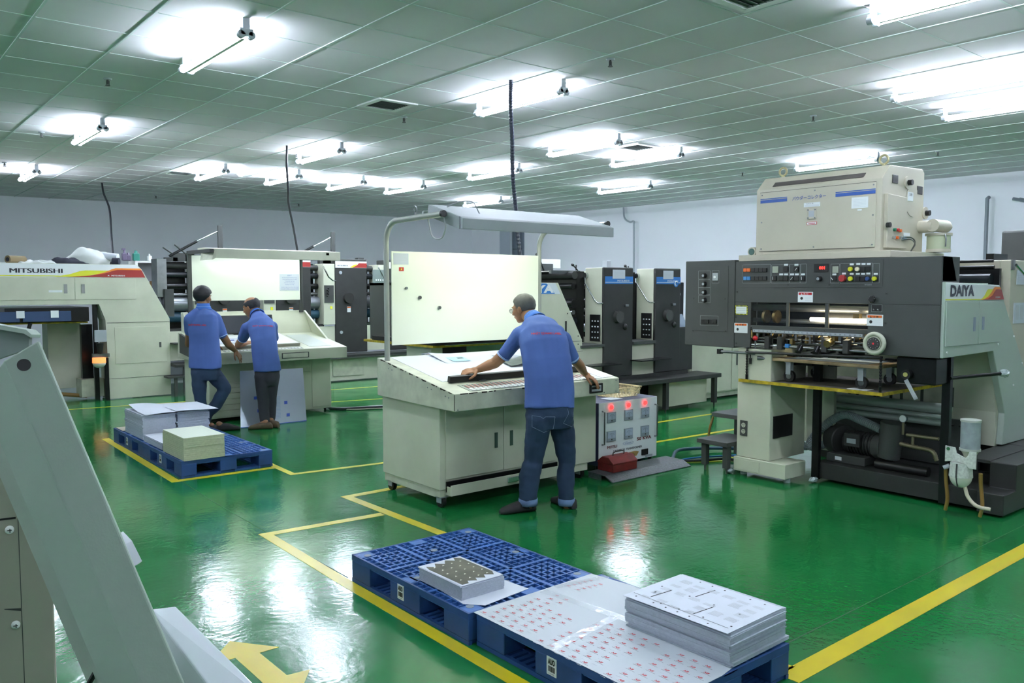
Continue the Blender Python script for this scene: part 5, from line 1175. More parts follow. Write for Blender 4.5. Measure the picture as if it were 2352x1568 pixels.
# ---- things lying on the flat top of the far press
YT, ZT = 13.35, 1.9705
def on_top(name, mb, m, label, cat, **k): return tag(mb.build(name, m, None, smooth=True), label, cat)
t = thing('kraft_roll', 'brown rolled paper tube end lying on the far press top', 'roll', (1.95, YT, ZT))
MB().cone((1.93, YT-.1, ZT+.06), (2.15, YT+.04, ZT+.06), .055, n=20).build('roll', mat('kraft', '#8c7c5c', .8), t, smooth=True)
MB().cone((1.925, YT-.103, ZT+.06), (1.9295, YT-.1, ZT+.06), .03, n=16).build('core', cloth_n, t)
def heap(name, c, r, sc, m, label, cat, amp=.05, fr=9):
    mb = MB(); mb.ball(c, r, sc, n=32); me = mb.mesh(name)
    for q in me.vertices: 
        q.co += Vector((0, noise.noise(q.co*fr), noise.noise(q.co*fr+Vector((5, 2, 1)))))*amp
        q.co.z = max(q.co.z, ZT)
    for p in me.polygons: p.use_smooth = True
    return tag(link(name, me, m), label, cat)
heap('paper_heap', (2.35, YT, ZT), .20, (1.6, .8, .28), cloth_w, 'low crumpled white paper on the far press top beside the kraft roll', 'crumpled paper', .05)
heap('dark_cloth', (2.72, YT, ZT), .22, (1.4, .8, .42), cloth_n, 'dark folded cloth on the far press top', 'cloth', .05)
heap('white_rag', (2.98, YT+.1, ZT+.06), .26, (1.15, .8, .72), cloth_w, 'big white rag heap on the far press top, tallest thing there', 'rag', .07, 6)
t = thing('white_roll', 'white paper roll with dark core lying behind the rag heap on the far press top', 'roll', (3.2, YT, ZT))
MB().cone((3.05, YT+.2, ZT+.16), (3.36, YT-.05, ZT+.12), .055, n=20).build('roll', paper, t, smooth=True); MB().cone((3.26, YT-.15, ZT+.055), (3.34, YT-.2, ZT+.055), .053, n=20).build('dark_end', cloth_n, t, smooth=True)
t = thing('cable_flange', 'small dark cable entry mound on the far press top', 'cable entry', (3.3, 13.45, ZT))
MB().cone((3.33, 13.5, ZT), (3.33, 13.5, ZT+.06), .12, .05, n=20).build('flange', black, t, smooth=True)
# shelf and bottles beyond
SH = thing('wall_shelf_unit', 'pale shelf unit behind the far press carrying bottles', 'shelf unit', (4.6, 14.6, 0))
MB().box(3.9, 5.3, 14.4, 14.8, 2.05, 2.08).box(3.9, 3.94, 14.4, 14.8, 0, 2.05).box(5.26, 5.3, 14.4, 14.8, 0, 2.05).box(3.9, 5.3, 14.4, 14.8, 1.5, 1.53).build('shelf_board', white, SH); MB().box(3.94, 5.26, 14.78, 14.8, .02, 2.05).build('back_board', silverpaint, SH)
MB().box(4.2, 4.5, 14.42, 14.7, 1.531, 1.75).build('carton', mat('carton_brown', '#a07c4c', .8), SH)
def bottle(px, w, h, m, label, spray=False):
    a = onY(px, 608, 14.5); t = thing('bottle', label, 'bottle', (a.x, 14.5, 2.08), None)
    MB().box(a.x-w/2, a.x+w/2, 14.46, 14.54, 2.081, 2.081+h*.72).build('body', m, t, bevel=.012)
    MB().cone((a.x, 14.5, 2.08+h*.72), (a.x, 14.5, 2.08+h), w*.3, w*.2, n=14).build('neck', m, t, smooth=True)
    if spray: MB().box(a.x-w*.5, a.x+w*.3, 14.48, 14.52, 2.08+h, 2.08+h+.03).build('trigger', m, t, bevel=.004)
bottle(286, .07, .17, bottle_v, 'violet spray bottle on the shelf behind the far press', True)
bottle(295, .07, .13, bottle_v, 'short violet bottle beside the spray bottle on the far shelf')
bottle(313, .10, .17, bottle_g, 'teal green bottle with white label on the far shelf')
bottle(344, .06, .12, white, 'small white can alone at the end of the far shelf')
# ================================================================ blue plastic pallets
PW, PLN, PH = .82, 1.10, .15
def make_pallet(x0, y0, label, sticker, detail=True):
    """x0,y0 lower corner; .82 along X, 1.10 along Y; its long side faces the aisle (-X)"""
    t = thing('plastic_pallet', label, 'pallet', (x0, y0, 0), 'blue plastic pallets')
    x1, y1 = x0+PW, y0+PLN
    dk = MB(); zt, zb = PH, PH-.040
    nx, ny = 18, 22
    gx = [x0+.012+(PW-.024)*i/nx for i in range(nx+1)]; gy = [y0+.012+(PLN-.024)*j/ny for j in range(ny+1)]
    for x in gx: dk.box(x-.0026, x+.0026, y0+.008, y1-.008, zb, zt-.0008)
    for y in gy: dk.box(x0+.008, x1-.008, y-.0026, y+.0026, zb, zt-.0008)
    def band(a0, a1, b0, b1): dk.box(a0, a1, b0, b1, zt-.006, zt)
    # broader webs round the three fields and ladders inside them
    for i in (6, 12): band(gx[i]-.011, gx[i]+.011, y0+.01, y1-.01)
    for j in (7, 15): band(x0+.01, x1-.01, gy[j]-.011, gy[j]+.011)
    for (i0, i1) in ((1, 5), (7, 11), (13, 17)):
        for (j0, j1) in ((2, 6), (9, 13), (16, 20)):
            if (i0, j0) == (7, 9): pass
            for i in range(i0, i1+1): band(gx[i]-.006, gx[i]+.006, gy[j0], gy[j1])
            for j in range(j0, j1+1): band(gx[i0], gx[i1], gy[j]-.006, gy[j]+.006)
    for (cx, cy) in ((x0+.05, y0+.05), (x1-.05, y0+.05), (x0+.05, y1-.05), (x1-.05, y1-.05), (x0+.05, y0+.55), (x1-.05, y0+.55), (x0+.41, y0+.04), (x0+.41, y1-.04)):
        band(max(x0, cx-.045), min(x1, cx+.045), max(y0, cy-.04), min(y1, cy+.04))
    dk.build('deck', pallet_m, t)
    rim = MB(); r_ = .012
    rim.box(x0, x0+r_, y0, y1, zt-.030, zt+.001).box(x1-r_, x1, y0, y1, zt-.030, zt+.001).box(x0+r_, x1-r_, y0, y0+r_, zt-.030, zt+.001).box(x0+r_, x1-r_, y1-r_, y1, zt-.030, zt+.001)
    rim.build('rim', pallet_d, t)
    pads = MB()
    for (cx, cy) in ((x0+.06, y0+.07), (x1-.06, y0+.07), (x0+.06, y1-.07), (x1-.06, y1-.07), (x0+.08, y0+.55), (x1-.08, y0+.55), (x0+.40, y0+.22), (x0+.40, y0+.87)): pads.cone((cx, cy, zt), (cx, cy, zt+.0012), .020, n=18)
    pads.build('anti_slip_pad', mat('pad_grey', '#7f8a94', .7) if 'pad_grey' not in MATS else MATS['pad_grey'], t)
    for cx, wx in ((x0+.065, .13), (x0+.41, .15), (x1-.065, .13)):
        for cy, wy in ((y0+.10, .20), (y0+.55, .28), (y1-.10, .20)):
            MB().box(cx-wx/2, cx+wx/2, max(y0, cy-wy/2), min(y1, cy+wy/2), .020, zt-.0305).build('block', pallet_d, t, bevel=.004)
    bt = MB(); 
    for cx, wx in ((x0+.065, .13), (x0+.41, .15), (x1-.065, .13)):
        a, b_ = cx-wx/2, cx+wx/2
        bt.box(a, a+.02, y0, y1, 0, .0195).box(b_-.02, b_, y0, y1, 0, .0195)
        for k in range(27): bt.box(a+.02, b_-.02, y0+.01+k*.0405, y0+.033+k*.0405, 0, .0195)
    for cy in (y0+.06, y0+.55, y1-.06):
        for a in (x0+.13, x0+.485):
            for k in range(5): bt.box(a, a+.205, cy-.05+k*.024, cy-.038+k*.024, 0, .018)
    bt.build('bottom_runner', pallet_d, t)
    if sticker:
        ys = y0+.585
        k = MB().box(x0-.0016, x0-.0003, ys-.03, ys+.03, .045, .122).build('label', stk_white, t)
        text('lettering', 'AUO', .042, .026, (x0-.0022, ys+.021, .090), -UY, UZ, black, k, bold=.05)
        m_ = MB(); r2 = random.Random(5); y = ys+.020
        while y > ys-.020: w = .0008+r2.random()*.0016; m_.box(x0-.0022, x0-.0017, y-w, y, .060, .084); y -= w+.0008+r2.random()*.0012
        m_.build('barcode', black, k)
        text('label_number', '0 11040', .032, .006, (x0-.0022, ys+.016, .050), -UY, UZ, black, k)
    return t
make_pallet(2.21, 2.99, 'open blue pallet in front carrying one small stack of dark photo prints', True)
make_pallet(2.245, 1.875, 'blue pallet in front covered with logo printed sheeting and a big paper stack', True)
make_pallet(2.285, 7.235, 'far blue pallet carrying the pale green paper block, by the yellow corner', True)
make_pallet(2.29, 8.35, 'far blue pallet carrying the tall white paper stacks, near the far press', True)

# ================================================================ paper stacks
def stack(name, label, x0, x1, y0, y1, z0, z1, layers, medge, mtop, jit=.006, rot=0.0, cat='paper stack', group=None, wav=0.0, seed=1, lean=0):
    rr = random.Random(seed); t = thing(name, label, cat, ((x0+x1)/2, (y0+y1)/2, z0), group)
    h = (z1-z0)/layers; mb = MB(); cx, cy = (x0+x1)/2, (y0+y1)/2; jx = jy = 0
    for k in range(layers):
        if rr.random() < .35: jx, jy = (rr.random()-.5)*2*jit, (rr.random()-.5)*2*jit
        a = rot+(rr.random()-.5)*.006; ex = lean*k/layers
        za, zb = z0+k*h+(.0002 if k else 0.0005), z0+(k+1)*h-h*.06
        n = 6; top = []; bot = []
        P_ = []
        for (sx_, sy_) in ((-1, -1), (1, -1), (1, 1), (-1, 1)):
            for i in range(n):
                u = i/n
                nx_, ny_ = {(-1, -1): (1, -1), (1, -1): (1, 1), (1, 1): (-1, 1), (-1, 1): (-1, -1)}[(sx_, sy_)]
                px_ = sx_+(nx_-sx_)*u; py_ = sy_+(ny_-sy_)*u
                X_ = px_*(x1-x0)/2; Y_ = py_*(y1-y0)/2
                P_.append((cx+jx+ex+X_*math.cos(a)-Y_*math.sin(a), cy+jy+X_*math.sin(a)+Y_*math.cos(a), wav*(k/layers)*(px_*px_-.5)*.5*math.cos(py_*2)))
        mb.rings([[(p[0], p[1], za+p[2]) for p in P_], [(p[0], p[1], zb+p[2]) for p in P_]])
    mb.build('sheets', medge, t)
    return t
# small stack of dark prints on the open pallet
t = stack('print_stack', 'small stack of white sheets with dark olive photo print on top, on the open pallet', 2.275, 2.535, 3.135, 3.505, .153, .222, 11, paper_edge, paper, .004, seed=3)
curlz = lambda x0, x1, y0, y1, z, m, nm, par, th=.0008: MB().box(x0, x1, y0, y1, z, z+th).build(nm, m, par)
curlz(2.277, 2.533, 3.137, 3.503, .2222, paper, 'top_sheet', t)
a_, b_ = 2.285, 2.525
pl = [(2.292, 3.15), (2.33, 3.15), (2.345, 3.18), (2.385, 3.155), (2.40, 3.19), (2.44, 3.16), (2.46, 3.20), (2.50, 3.17), (2.522, 3.21), (2.518, 3.47), (2.49, 3.50), (2.47, 3.46), (2.43, 3.495), (2.40, 3.45), (2.36, 3.485), (2.335, 3.44), (2.30, 3.475), (2.288, 3.43)]
k = MB().pz(pl, .2232, .2238).build('photo_print', mat('olive_photo', '#545244', .4, var=.6, vscale=12), t)
mb = MB(); rr = random.Random(2)
for i in range(4):
    for j in range(5): 
        x, y = 2.315+i*.054+(j % 2)*.012, 3.20+j*.057; mb.pz([(x, y), (x+.016, y+.004), (x+.012, y+.016)], .2239, .2243)
mb.build('photo_drops', mat('drop_white', '#cfcfc0', .5), k)
tag(MB().pz([(2.33, 3.02), (2.63, 3.055), (2.60, 3.36), (2.54, 3.36), (2.28, 3.32), (2.26, 3.1)], .1514, .1524).build('loose_sheet', paper, None), 'single white sheet under the small dark print stack on the open pallet', 'sheet')
# printed sheeting over the second pallet
SHT = thing('printed_sheeting', 'white sheeting printed with rows of small red logos, taped over the front pallet', 'sheeting', (2.6, 2.4, .153))
sz = .1532
MB().pz([(2.235, 2.985), (3.02, 3.005), (3.055, 2.76), (3.05, 2.1), (2.69, 1.89), (2.60, 1.875), (2.25, 1.87)], sz, sz+.001).build('sheet', mat('sheeting_white', '#b6bdc2', .5), SHT)
lg = text_mesh('NB', .024, .013, (0, 0, 0), UX, UY, bold=.03, shear=.35)
lv = [v.co.copy() for v in lg.vertices]; lf = [tuple(p.vertices) for p in lg.polygons]; bpy.data.meshes.remove(lg)
mb = MB(); mu = MB(); mg = MB()
def put_logo(x, y, s=1):
    U = Vector((.0, -1, 0)); V = Vector((1, 0, 0))
    vs = [mb.bm.verts.new(Vector((x, y, sz+.0014))+U*(q.x*s)+V*(q.y*s)) for q in lv]
    for f in lf:
        try: mb.bm.faces.new([vs[i] for i in f])
        except ValueError: pass
    c = Vector((x-.006, y+.006, sz+.0012)); mu.obox(c, U, V, UZ, .046, .0018, .0003)
    mg.obox(c+U*.005+V*-.022, U, V, UZ, .026, .002, .0003)
for row in range(10):
    x = 2.265+row*.050; off = (0, .03, .012)[row % 3]
    y = 2.965-off-row*.006
    n = 0
    while y > 1.93:
        g_ = n % 6
        ok = not (x > 2.64 and y < 2.52) and not (x > 2.56 and 2.56 < y < 2.80) and g_ != 5
        if ok and x < 2.70: put_logo(x, y)
        y -= .066; n += 1
for row in range(2):
    for i in range(5): put_logo(2.80+i*.035, 2.965-row*.07-i*.004)
mb.build('printed_logo', red_ink, SHT); mu.build('logo_underline', mat('logo_grey', '#8c8c90', .6), SHT); mg.build('faint_print', ink_grey, SHT)
def taperun(pts, w):
    mb = MB(); P_ = [Vector((p[0], p[1], 0)) for p in pts]
    G = []
    for i, p in enumerate(P_):
        d = (P_[min(i+1, len(P_)-1)]-P_[max(i-1, 0)]).normalized(); n = Vector((-d.y, d.x, 0))
        G.append([mb.bm.verts.new(p+n*(w*(q/4-.5))+UZ*(sz+.0018+.0035*abs(noise.noise(Vector((i*.9, q*1.3, w*40)))))) for q in range(5)])
    for A, B in zip(G, G[1:]):
        for q in range(4): mb.bm.faces.new((A[q], A[q+1], B[q+1], B[q]))
    return mb.build('clear_tape', tape_clear, SHT, smooth=True)
def seg(a, b, n=22): return [(a[0]+(b[0]-a[0])*i/n, a[1]+(b[1]-a[1])*i/n) for i in range(n+1)]
taperun(seg((2.245, 2.47), (2.70, 2.53)), .05); taperun(seg((2.66, 2.98), (2.72, 2.45)), .05); taperun(seg((2.74, 2.98), (3.05, 2.92), 14), .045)
# the big stack
t = stack('paper_stack', 'big stack of trimmed white printed sheets on the sheeting covered pallet', 2.672, 3.075, 1.895, 2.44, .1545, .290, 26, paper_edge, paper, .009, rot=.02, wav=.004, seed=9)
t2 = MB().pz([(2.665, 1.90), (3.065, 1.91), (3.06, 2.45), (2.65, 2.44)], .2925, .2937).build('printed_sheet', paper, t)
TS = .2942
def tsq(mb, u, v, w, h): # u across X (0..1), v along Y
    x = 2.675+u*.375; y = 2.43-v*.52; return mb.box(x, x+w, y-h, y, TS, TS+.0003)
mb = MB()
for (u, v) in ((.02, .06), (.02, .25), (.02, .38), (.02, .5), (.02, .62), (.02, .8), (.07, .3), (.1, .47), (.12, .7), (.97, .2), (.97, .33), (.97, .46), (.96, .72), (.96, .86), (.5, .05), (.5, .35), (.5, .6), (.5, .85), (.15, .95), (.3, .1)): tsq(mb, u, v, .008, .007)
for (u, v) in ((.15, .16), (.12, .62), (.55, .40)): 
    x = 2.675+u*.375; y = 2.43-v*.52; mb.obox((x, y, TS), (1, -.06, 0), (.06, 1, 0), UZ, .13, .005, .0003)
mb.build('registration_mark', ink_black, t)
mb = MB(); rr = random.Random(4)
for i in range(5):
    for j in range(6):
        if rr.random() < .8:
            u, v = .08+i*.18, .08+j*.15; n_ = 3+rr.randrange(4)
            for q in range(n_): tsq(mb, u+q*.022, v, .005, .045+.01*rr.random())
mb.build('text_block', ink_grey, t)
mb = MB(); mb.box(2.71, 2.712, 1.93, 2.43, TS, TS+.0003); mb.build('trim_line', ink_black, t)
# far stacks
t = stack('paper_block', 'neat block of pale green paper on the far blue pallet, front-most there', 2.305, 2.66, 7.225, 7.80, .152, .352, 12, paper_green_e, paper_green, .003, seed=5)
k = curlz(2.306, 2.659, 7.226, 7.799, .3522, paper_green, 'top_sheet', t)
mb = MB()
for i in range(9):
    for j in range(12): mb.box(2.33+i*.035, 2.345+i*.035, 7.25+j*.045, 7.256+j*.045, .3532, .3535)
mb.build('faint_print', ink_grey, k)
t = stack('paper_stack', 'tall white paper stack at the aisle side of the farther pallet', 2.325, 2.64, 8.50, 9.13, .152, .392, 20, paper_edge, paper, .007, seed=6)
G = MB(); nn = 8; vs = []
for L in (0, .0015):
    for i in range(nn+1):
        for j in range(nn+1):
            u, v = i/nn, j/nn; vs.append(G.bm.verts.new((2.35+.36*u, 8.46+.62*v, .396+.045*max(0, (v-.45))*2*(1-u*.8)*.9+.012*math.sin(3*u)+L)))
N = (nn+1)**2
for i in range(nn):
    for j in range(nn):
        a = i*(nn+1)+j; q = (a, a+nn+1, a+nn+2, a+1); G.bm.faces.new([vs[z] for z in q]); G.bm.faces.new([vs[z+N] for z in q[::-1]])
G.build('curled_top_sheet', paper, t, smooth=True)
t = stack('paper_stack', 'tall white paper stack with curled grey edged top, behind the pale green block', 2.66, 2.98, 8.52, 9.15, .152, .395, 20, paper_edge, paper, .007, seed=8)
G = MB(); vs = []
for L in (0, .0015):
    for i in range(nn+1):
        for j in range(nn+1):
            u, v = i/nn, j/nn; vs.append(G.bm.verts.new((2.64+.42*u, 8.46+.66*v, .400+.012*math.cos(2.5*u)+.01*u*u+L)))
for i in range(nn):
    for j in range(nn):
        a = i*(nn+1)+j; q = (a, a+nn+1, a+nn+2, a+1); G.bm.faces.new([vs[z] for z in q]); G.bm.faces.new([vs[z+N] for z in q[::-1]])
G.build('curled_top_sheet', paper, t, smooth=True)
mb = MB()
for k in range(4): mb.box(2.70+k*.08, 2.702+k*.08, 8.6+k*.02, 8.75, .4135, .414)
t = stack('paper_stack', 'low slanting white paper stack squeezed against the pale green block', 2.315, 2.60, 7.86, 8.44, .152, .215, 9, paper_edge, paper, .006, seed=12)
curlz(2.316, 2.599, 7.862, 8.438, .2152, paper, 'top_sheet', t)
tag(MB().box(2.31, 2.62, 9.16, 9.43, .152, .157).build('cardboard_sheet', mat('card_grey', '#a8a090', .8), None), 'bare grey cardboard piece on the far corner of the farther pallet', 'cardboard')

# ================================================================ transformer and things beside the control desk
TR = thing('transformer', 'white and navy transformer cabinet with three red lamps and six meters beside the control desk', 'transformer', (5.6, 5.4, 0))
ta, tb, ty0, ty1, tz0, tz1 = 5.205, 5.985, 5.10, 5.62, .06, .625
MB().box(ta, tb, ty0+.006, ty1, tz0, tz1).build('case', darkblue, TR, bevel=.004)
MB().box(ta+.004, tb-.002, ty0, ty0+.005, tz0, tz1-.002).build('front_panel', mat('panel_white', '#dde4e4', .4), TR)
mb = MB()
for x in (ta+.04, tb-.04):
    for y in (ty0+.05, ty1-.05): mb.cone((x, y, 0), (x, y, .06), .02, n=12)
mb.build('foot', black, TR)
for i in range(3):
    x = ta+.155+i*.225
    MB().cone((x, ty0-.014, .578), (x, ty0-.0005, .578), .019, n=20).build('red_lamp', led_red, TR, smooth=True)
    for z in (.44, .27):
        o = MB().box(x-.055, x+.055, ty0-.012, ty0-.0005, z, z+.095).build('meter', mat('meter_bezel', '#8c98a0', .3) if 'meter_bezel' not in MATS else MATS['meter_bezel'], TR, bevel=.002)
        MB().box(x-.048, x+.048, ty0-.0135, ty0-.0123, z+.03, z+.088).build('meter_face', mat('meter_blue', '#a6b4c4', .4) if 'meter_blue' not in MATS else MATS['meter_blue'], o)
        mb = MB().tube(arc((x, ty0-.0142, z+.04), .6, PI-.6, .034, UX, UZ, 10), .0008, n=4); mb.box(x-.001, x+.001, ty0-.0145, ty0-.0138, z+.035, z+.07).cone((x, ty0-.016, z+.018), (x, ty0-.0125, z+.018), .006, n=10); mb.build('needle', darkp, o)
for x in (ta+.045, tb-.03):
    MB().tube([(x, ty0, .25), (x, ty0-.03, .255), (x, ty0-.03, .545), (x, ty0, .55)], .007, n=10).build('handle', steel, TR, smooth=True)
dark_red = mat('maroon_letters', '#6e2028', .5)
def L(s, x, z, w, h, m, **k): text('lettering', s, w, h, (x, ty0-.0015, z), UX, UZ, m, TR, **k)
L('50 KVA', ta+.50, .235, .20, .030, dark_red, bold=.03); L('MITSU', ta+.11, .205, .125, .026, dark_red, fat=.04); L('UNIVERSAL TRANSFORMER', ta+.19, .165, .38, .020, letter_dark, fat=.05); L('3 PHASES', ta+.34, .222, .085, .012, blue_ink, shear=.2)
MB().tube([Vector((ta+.385+.07*math.cos(q*PI/16), ty0-.0015, .228+.016*math.sin(q*PI/16))) for q in range(32)], .0008, n=4, closed=True).build('oval_mark', blue_ink, TR)
o = MB().box(ta+.565, ta+.65, ty0-.012, ty0-.0005, .06+.03, .145).build('switch', black, TR, bevel=.003)
MB().py([(ta+.02, .075), (ta+.05, .115), (ta+.25, .13), (ta+.46, .145), (ta+.50, .14), (ta+.47, .105), (ta+.2, .08)], ty0-.03, ty0-.006).build('cable_gland_wrap', mat('ochre_cloth', '#a88a4c', .8, var=.4, vscale=30, bump=.5, bscale=60), TR)
MB().box(ta+.62, ta+.72, ty0-.0015, ty0-.0005, .065, .085).build('data_plate', silverpaint, TR)
BK = thing('plastic_basket', 'small beige plastic basket with slotted sides on top of the transformer', 'basket', (5.75, 5.36, .625))
def bask(z, e): return [(5.56-e, 5.24-e, z), (5.86+e, 5.24-e, z), (5.86+e, 5.46+e, z), (5.56-e, 5.46+e, z)]
mb = MB()
MB().pz([(p[0], p[1]) for p in bask(0, 0)], .627, .630).build('bottom', basket_m, BK)
for (i, j) in ((0, 1), (1, 2), (2, 3), (3, 0)):
    A0, B0, A1, B1 = [Vector(bask(.63, 0)[i]), Vector(bask(.63, 0)[j]), Vector(bask(.715, .03)[i]), Vector(bask(.715, .03)[j])]
    n = 16
    for k in range(n+1): u = k/n; mb.tube([A0.lerp(B0, u), A1.lerp(B1, u)], .003, n=4)
    for v in (.33, .66): mb.tube([A0.lerp(A1, v), B0.lerp(B1, v)], .0025, n=4)
    mb.tube([A1, B1], .006, n=6)
mb.build('sides', basket_m, BK)
tag(MB().box(5.42, 5.58, 5.16, 5.30, .627, .631).build('folded_note', paper, None), 'folded white note under the basket edge on the transformer', 'note')
JG = thing('plastic_jug', 'dull blue plastic jug standing behind the transformer corner', 'jug', (6.07, 5.4, 0))
MB().box(6.0, 6.14, 5.28, 5.48, .0, .26).build('body', jug_m, JG, bevel=.03); MB().cone((6.07, 5.38, .26), (6.07, 5.38, .30), .025).build('cap', white, JG)
MB().tube(arc((6.07, 5.42, .26), 0, PI, .03, UY, UZ, 8), .008, n=8).build('handle', jug_m, JG, smooth=True)
RP = thing('steel_ramp', 'grey checker steel footboard with sloped front lying before the transformer', 'footboard', (5.5, 4.95, 0))
ed = [(4.76, .0), (4.76, .006), (4.86, .075), (5.05, .08), (5.05, .0745), (4.862, .069), (4.77, .0)]
MB().px([(4.76, .001), (4.76, .008), (4.85, .050), (5.06, .052), (5.06, .045), (4.855, .043), (4.775, .001)], 5.03, 6.07).build('plate', tread, RP, bevel=.001)
MB().box(5.03, 5.04, 4.90, 5.05, .0, .043).box(6.06, 6.07, 4.90, 5.05, 0, .043).build('rib_end', tread, RP)
TB = thing('toolbox', 'dark red metal toolbox with wire handle on the steel footboard', 'toolbox', (5.3, 4.96, .052))
bx0, bx1, by0, by1 = 5.15, 5.45, 4.865, 5.055
MB().box(bx0, bx1, by0, by1, .0525, .118).build('body', redbox, TB, bevel=.004)
MB().px([(by0-.004, .119), (by0-.004, .13), (by0+.055, .178), (by1-.055, .178), (by1+.004, .13), (by1+.004, .119)], bx0-.006, bx1+.006).build('lid', redbox, TB, bevel=.005)
MB().tube([(5.24, 4.96, .178), (5.24, 4.955, .202), (5.27, 4.955, .211), (5.35, 4.955, .211), (5.38, 4.955, .202), (5.38, 4.96, .178)], .005, n=8).build('handle', darkp2, TB, smooth=True)
# metal step stool beside the near press, cables, floor jumble
ST = thing('step_stool', 'two level dark grey metal step behind the cream press column', 'step', (6.2, 4.5, 0))
MB().box(6.02, 6.45, 4.33, 4.66, .245, .285).build('lower_step', darkp, ST, bevel=.004); MB().box(6.35, 6.75, 4.40, 4.75, .44, .48).build('upper_step', darkp, ST, bevel=.004)
for x, y, z in ((6.07, 4.60, .245), (6.40, 4.60, .245), (6.07, 4.37, .245), (6.40, 4.45, .44), (6.70, 4.70, .44)): MB().box(x-.025, x+.025, y-.025, y+.025, .05, z).cone((x, y, 0), (x, y, .05), .01).build('leg', darkp, ST)
for pts, r_, m_, lb in (([(6.12, 5.02, .02), (6.35, 5.15, .05), (6.6, 5.15, .04), (6.9, 5.0, .03), (7.1, 4.7, .03)], .017, mat('cable_teal', '#20485c', .4), 'thick teal cable arching from the footboard to the near press'), ([(6.1, 4.98, .01), (6.35, 4.95, .012), (6.6, 4.85, .012), (6.9, 4.7, .012)], .008, cable_blue, 'thin bright blue cable on the floor by the footboard'), ([(6.1, 4.93, .02), (6.3, 4.80, .02), (6.5, 4.72, .02), (6.6, 4.55, .02), (6.7, 4.45, .02)], .012, cable_b, 'black cable on the floor beside the metal step'), ([(6.15, 4.9, .006), (6.3, 4.8, .006), (6.6, 4.66, .006), (6.7, 4.8, .006)], .005, sign_yel, 'thin yellow cable on the floor beside the black one')):
    tag(MB().tube(spline(pts, 8), r_, n=10).build('floor_cable', m_, None, smooth=True), lb, 'cable')
tag(MB().tube(spline([(6.45, 4.80, .42), (6.42, 4.82, .3), (6.44, 4.85, .15), (6.5, 4.9, .01)], 6), .012, n=8).build('amber_tube', amber, None, smooth=True), 'amber tube hanging behind the upper metal step', 'tube')
for k, (pts, m_) in enumerate((([(5.1, 10.15, .02), (5.25, 9.95, .02), (5.5, 9.85, .02), (5.9, 9.7, .02), (6.3, 9.4, .02), (6.5, 8.8, .02)], cable_b), ([(5.15, 10.2, .01), (5.35, 9.85, .012), (5.7, 9.7, .012), (6.1, 9.35, .012), (6.4, 8.7, .012)], mat('cable_tan', '#9a9484', .5)), ([(5.1, 10.1, .012), (5.3, 10.0, .012), (5.6, 9.95, .012), (6.0, 9.8, .012), (6.5, 9.45, .012), (6.9, 9.0, .012)], MATS['lead_grey']))):
    tag(MB().tube(spline(pts, 8), (.022, .009, .014)[k], n=8).build('floor_cable', m_, None, smooth=True), ('thick black cable trailing from under the far inspection desk', 'thin tan cable trailing from under the far inspection desk', 'grey cable trailing from under the far inspection desk')[k], 'cable')
mb = MB(); rr = random.Random(8)
for k in range(7): mb.ball((3.6+rr.random()*.6, 10.05+rr.random()*.3, .0), .10, (1.2, 1, .45), n=12)
me = mb.mesh('rags')
for q in me.vertices: q.co.z = max(.001, q.co.z+.02*noise.noise(q.co*12))
tag(link('rag_pile', me, mat('dark_rags', '#2f332c', .9), None), 'dark rag pile stuffed under the far inspection desk', 'rags', None, 'stuff')

# ================================================================ feeder guard close to the camera
FG = thing('sheet_feeder', 'pale green sheet metal feeder with sloping guard arm, cut by the picture edge close by', 'machine feeder', (.55, 1.5, 0))
def cs(px, py, depth): q = ray(px, py); return CP+q*depth     # point at a given distance in front of the viewer
D_ = 1.15
dirv = (cs(420, 1568, D_)-cs(87, 782, D_)); dirn = dirv.normalized()
back = (fwd-dirn*fwd.dot(dirn)).normalized(); side = back.cross(dirn)
if side.dot(rgt) < 0: side = -side
O_ = cs(87, 782, D_); L_ = 1.35
u = -side
# cross-section: flat outer flange, broad web set a little forward, deep return
wA, wB = .0465, .0585
sec = [(0, 0), (wA, -.004), (wA+wB, -.016), (wA+wB+.040, .035), (wA+wB+.034, .045), (wA+wB, -.004), (wA, .008), (.004, .012), (0, .10), (-.006, .10)]
sec = [(0, 0), (wA-.006, -.024), (wA+wB+.006, .012), (wA+wB+.100, .130), (wA+wB+.095, .134), (wA+wB+.002, .018), (wA-.004, -.018), (0, .006)]
# closed beam, top end cut nearly level
ring = lambda s, tilt: [O_+dirn*(s+tilt*a_)+u*a_+back*b_ for a_, b_ in sec]
MB().rings([ring(0, .30), ring(L_, 0)]).build('guard_arm', ggrey, FG, bevel=.0025)
r0 = ring(0, .30)
mb = MB(); 
pn = dirn.cross(u*(wA-.006)-back*.024); qh = ray(55, 838); hc = CP+qh*((O_-CP).dot(pn)/qh.dot(pn)); pn = pn.normalized(); pn = -pn if pn.dot(fwd) > 0 else pn
MB().cone(hc-pn*.004, hc+pn*.0006, .0085, n=24).build('round_hole', black, FG)
# rim sheet above the arm
A_, B_, C__, E_ = cs(-60, 738, 1.35), cs(45, 752, 1.35), cs(73, 765, 1.28), cs(-60, 745, 1.28)
MB().prism([cs(-80, 735, 1.45), cs(66, 762, 1.45), cs(66, 800, 1.45), cs(-80, 850, 1.45)], fwd*.01).build('rear_flap', mat('flap_shadow_grey', '#7e8884', .5), FG)  # flap colour darkened to paint in the shadow behind the arm
MB().prism([cs(-80, 732, 1.44), cs(60, 757, 1.44), cs(72, 768, 1.44), cs(70, 775, 1.44), cs(55, 766, 1.44), cs(-80, 743, 1.44)], fwd*.03).build('flap_rim', ggrey, FG)
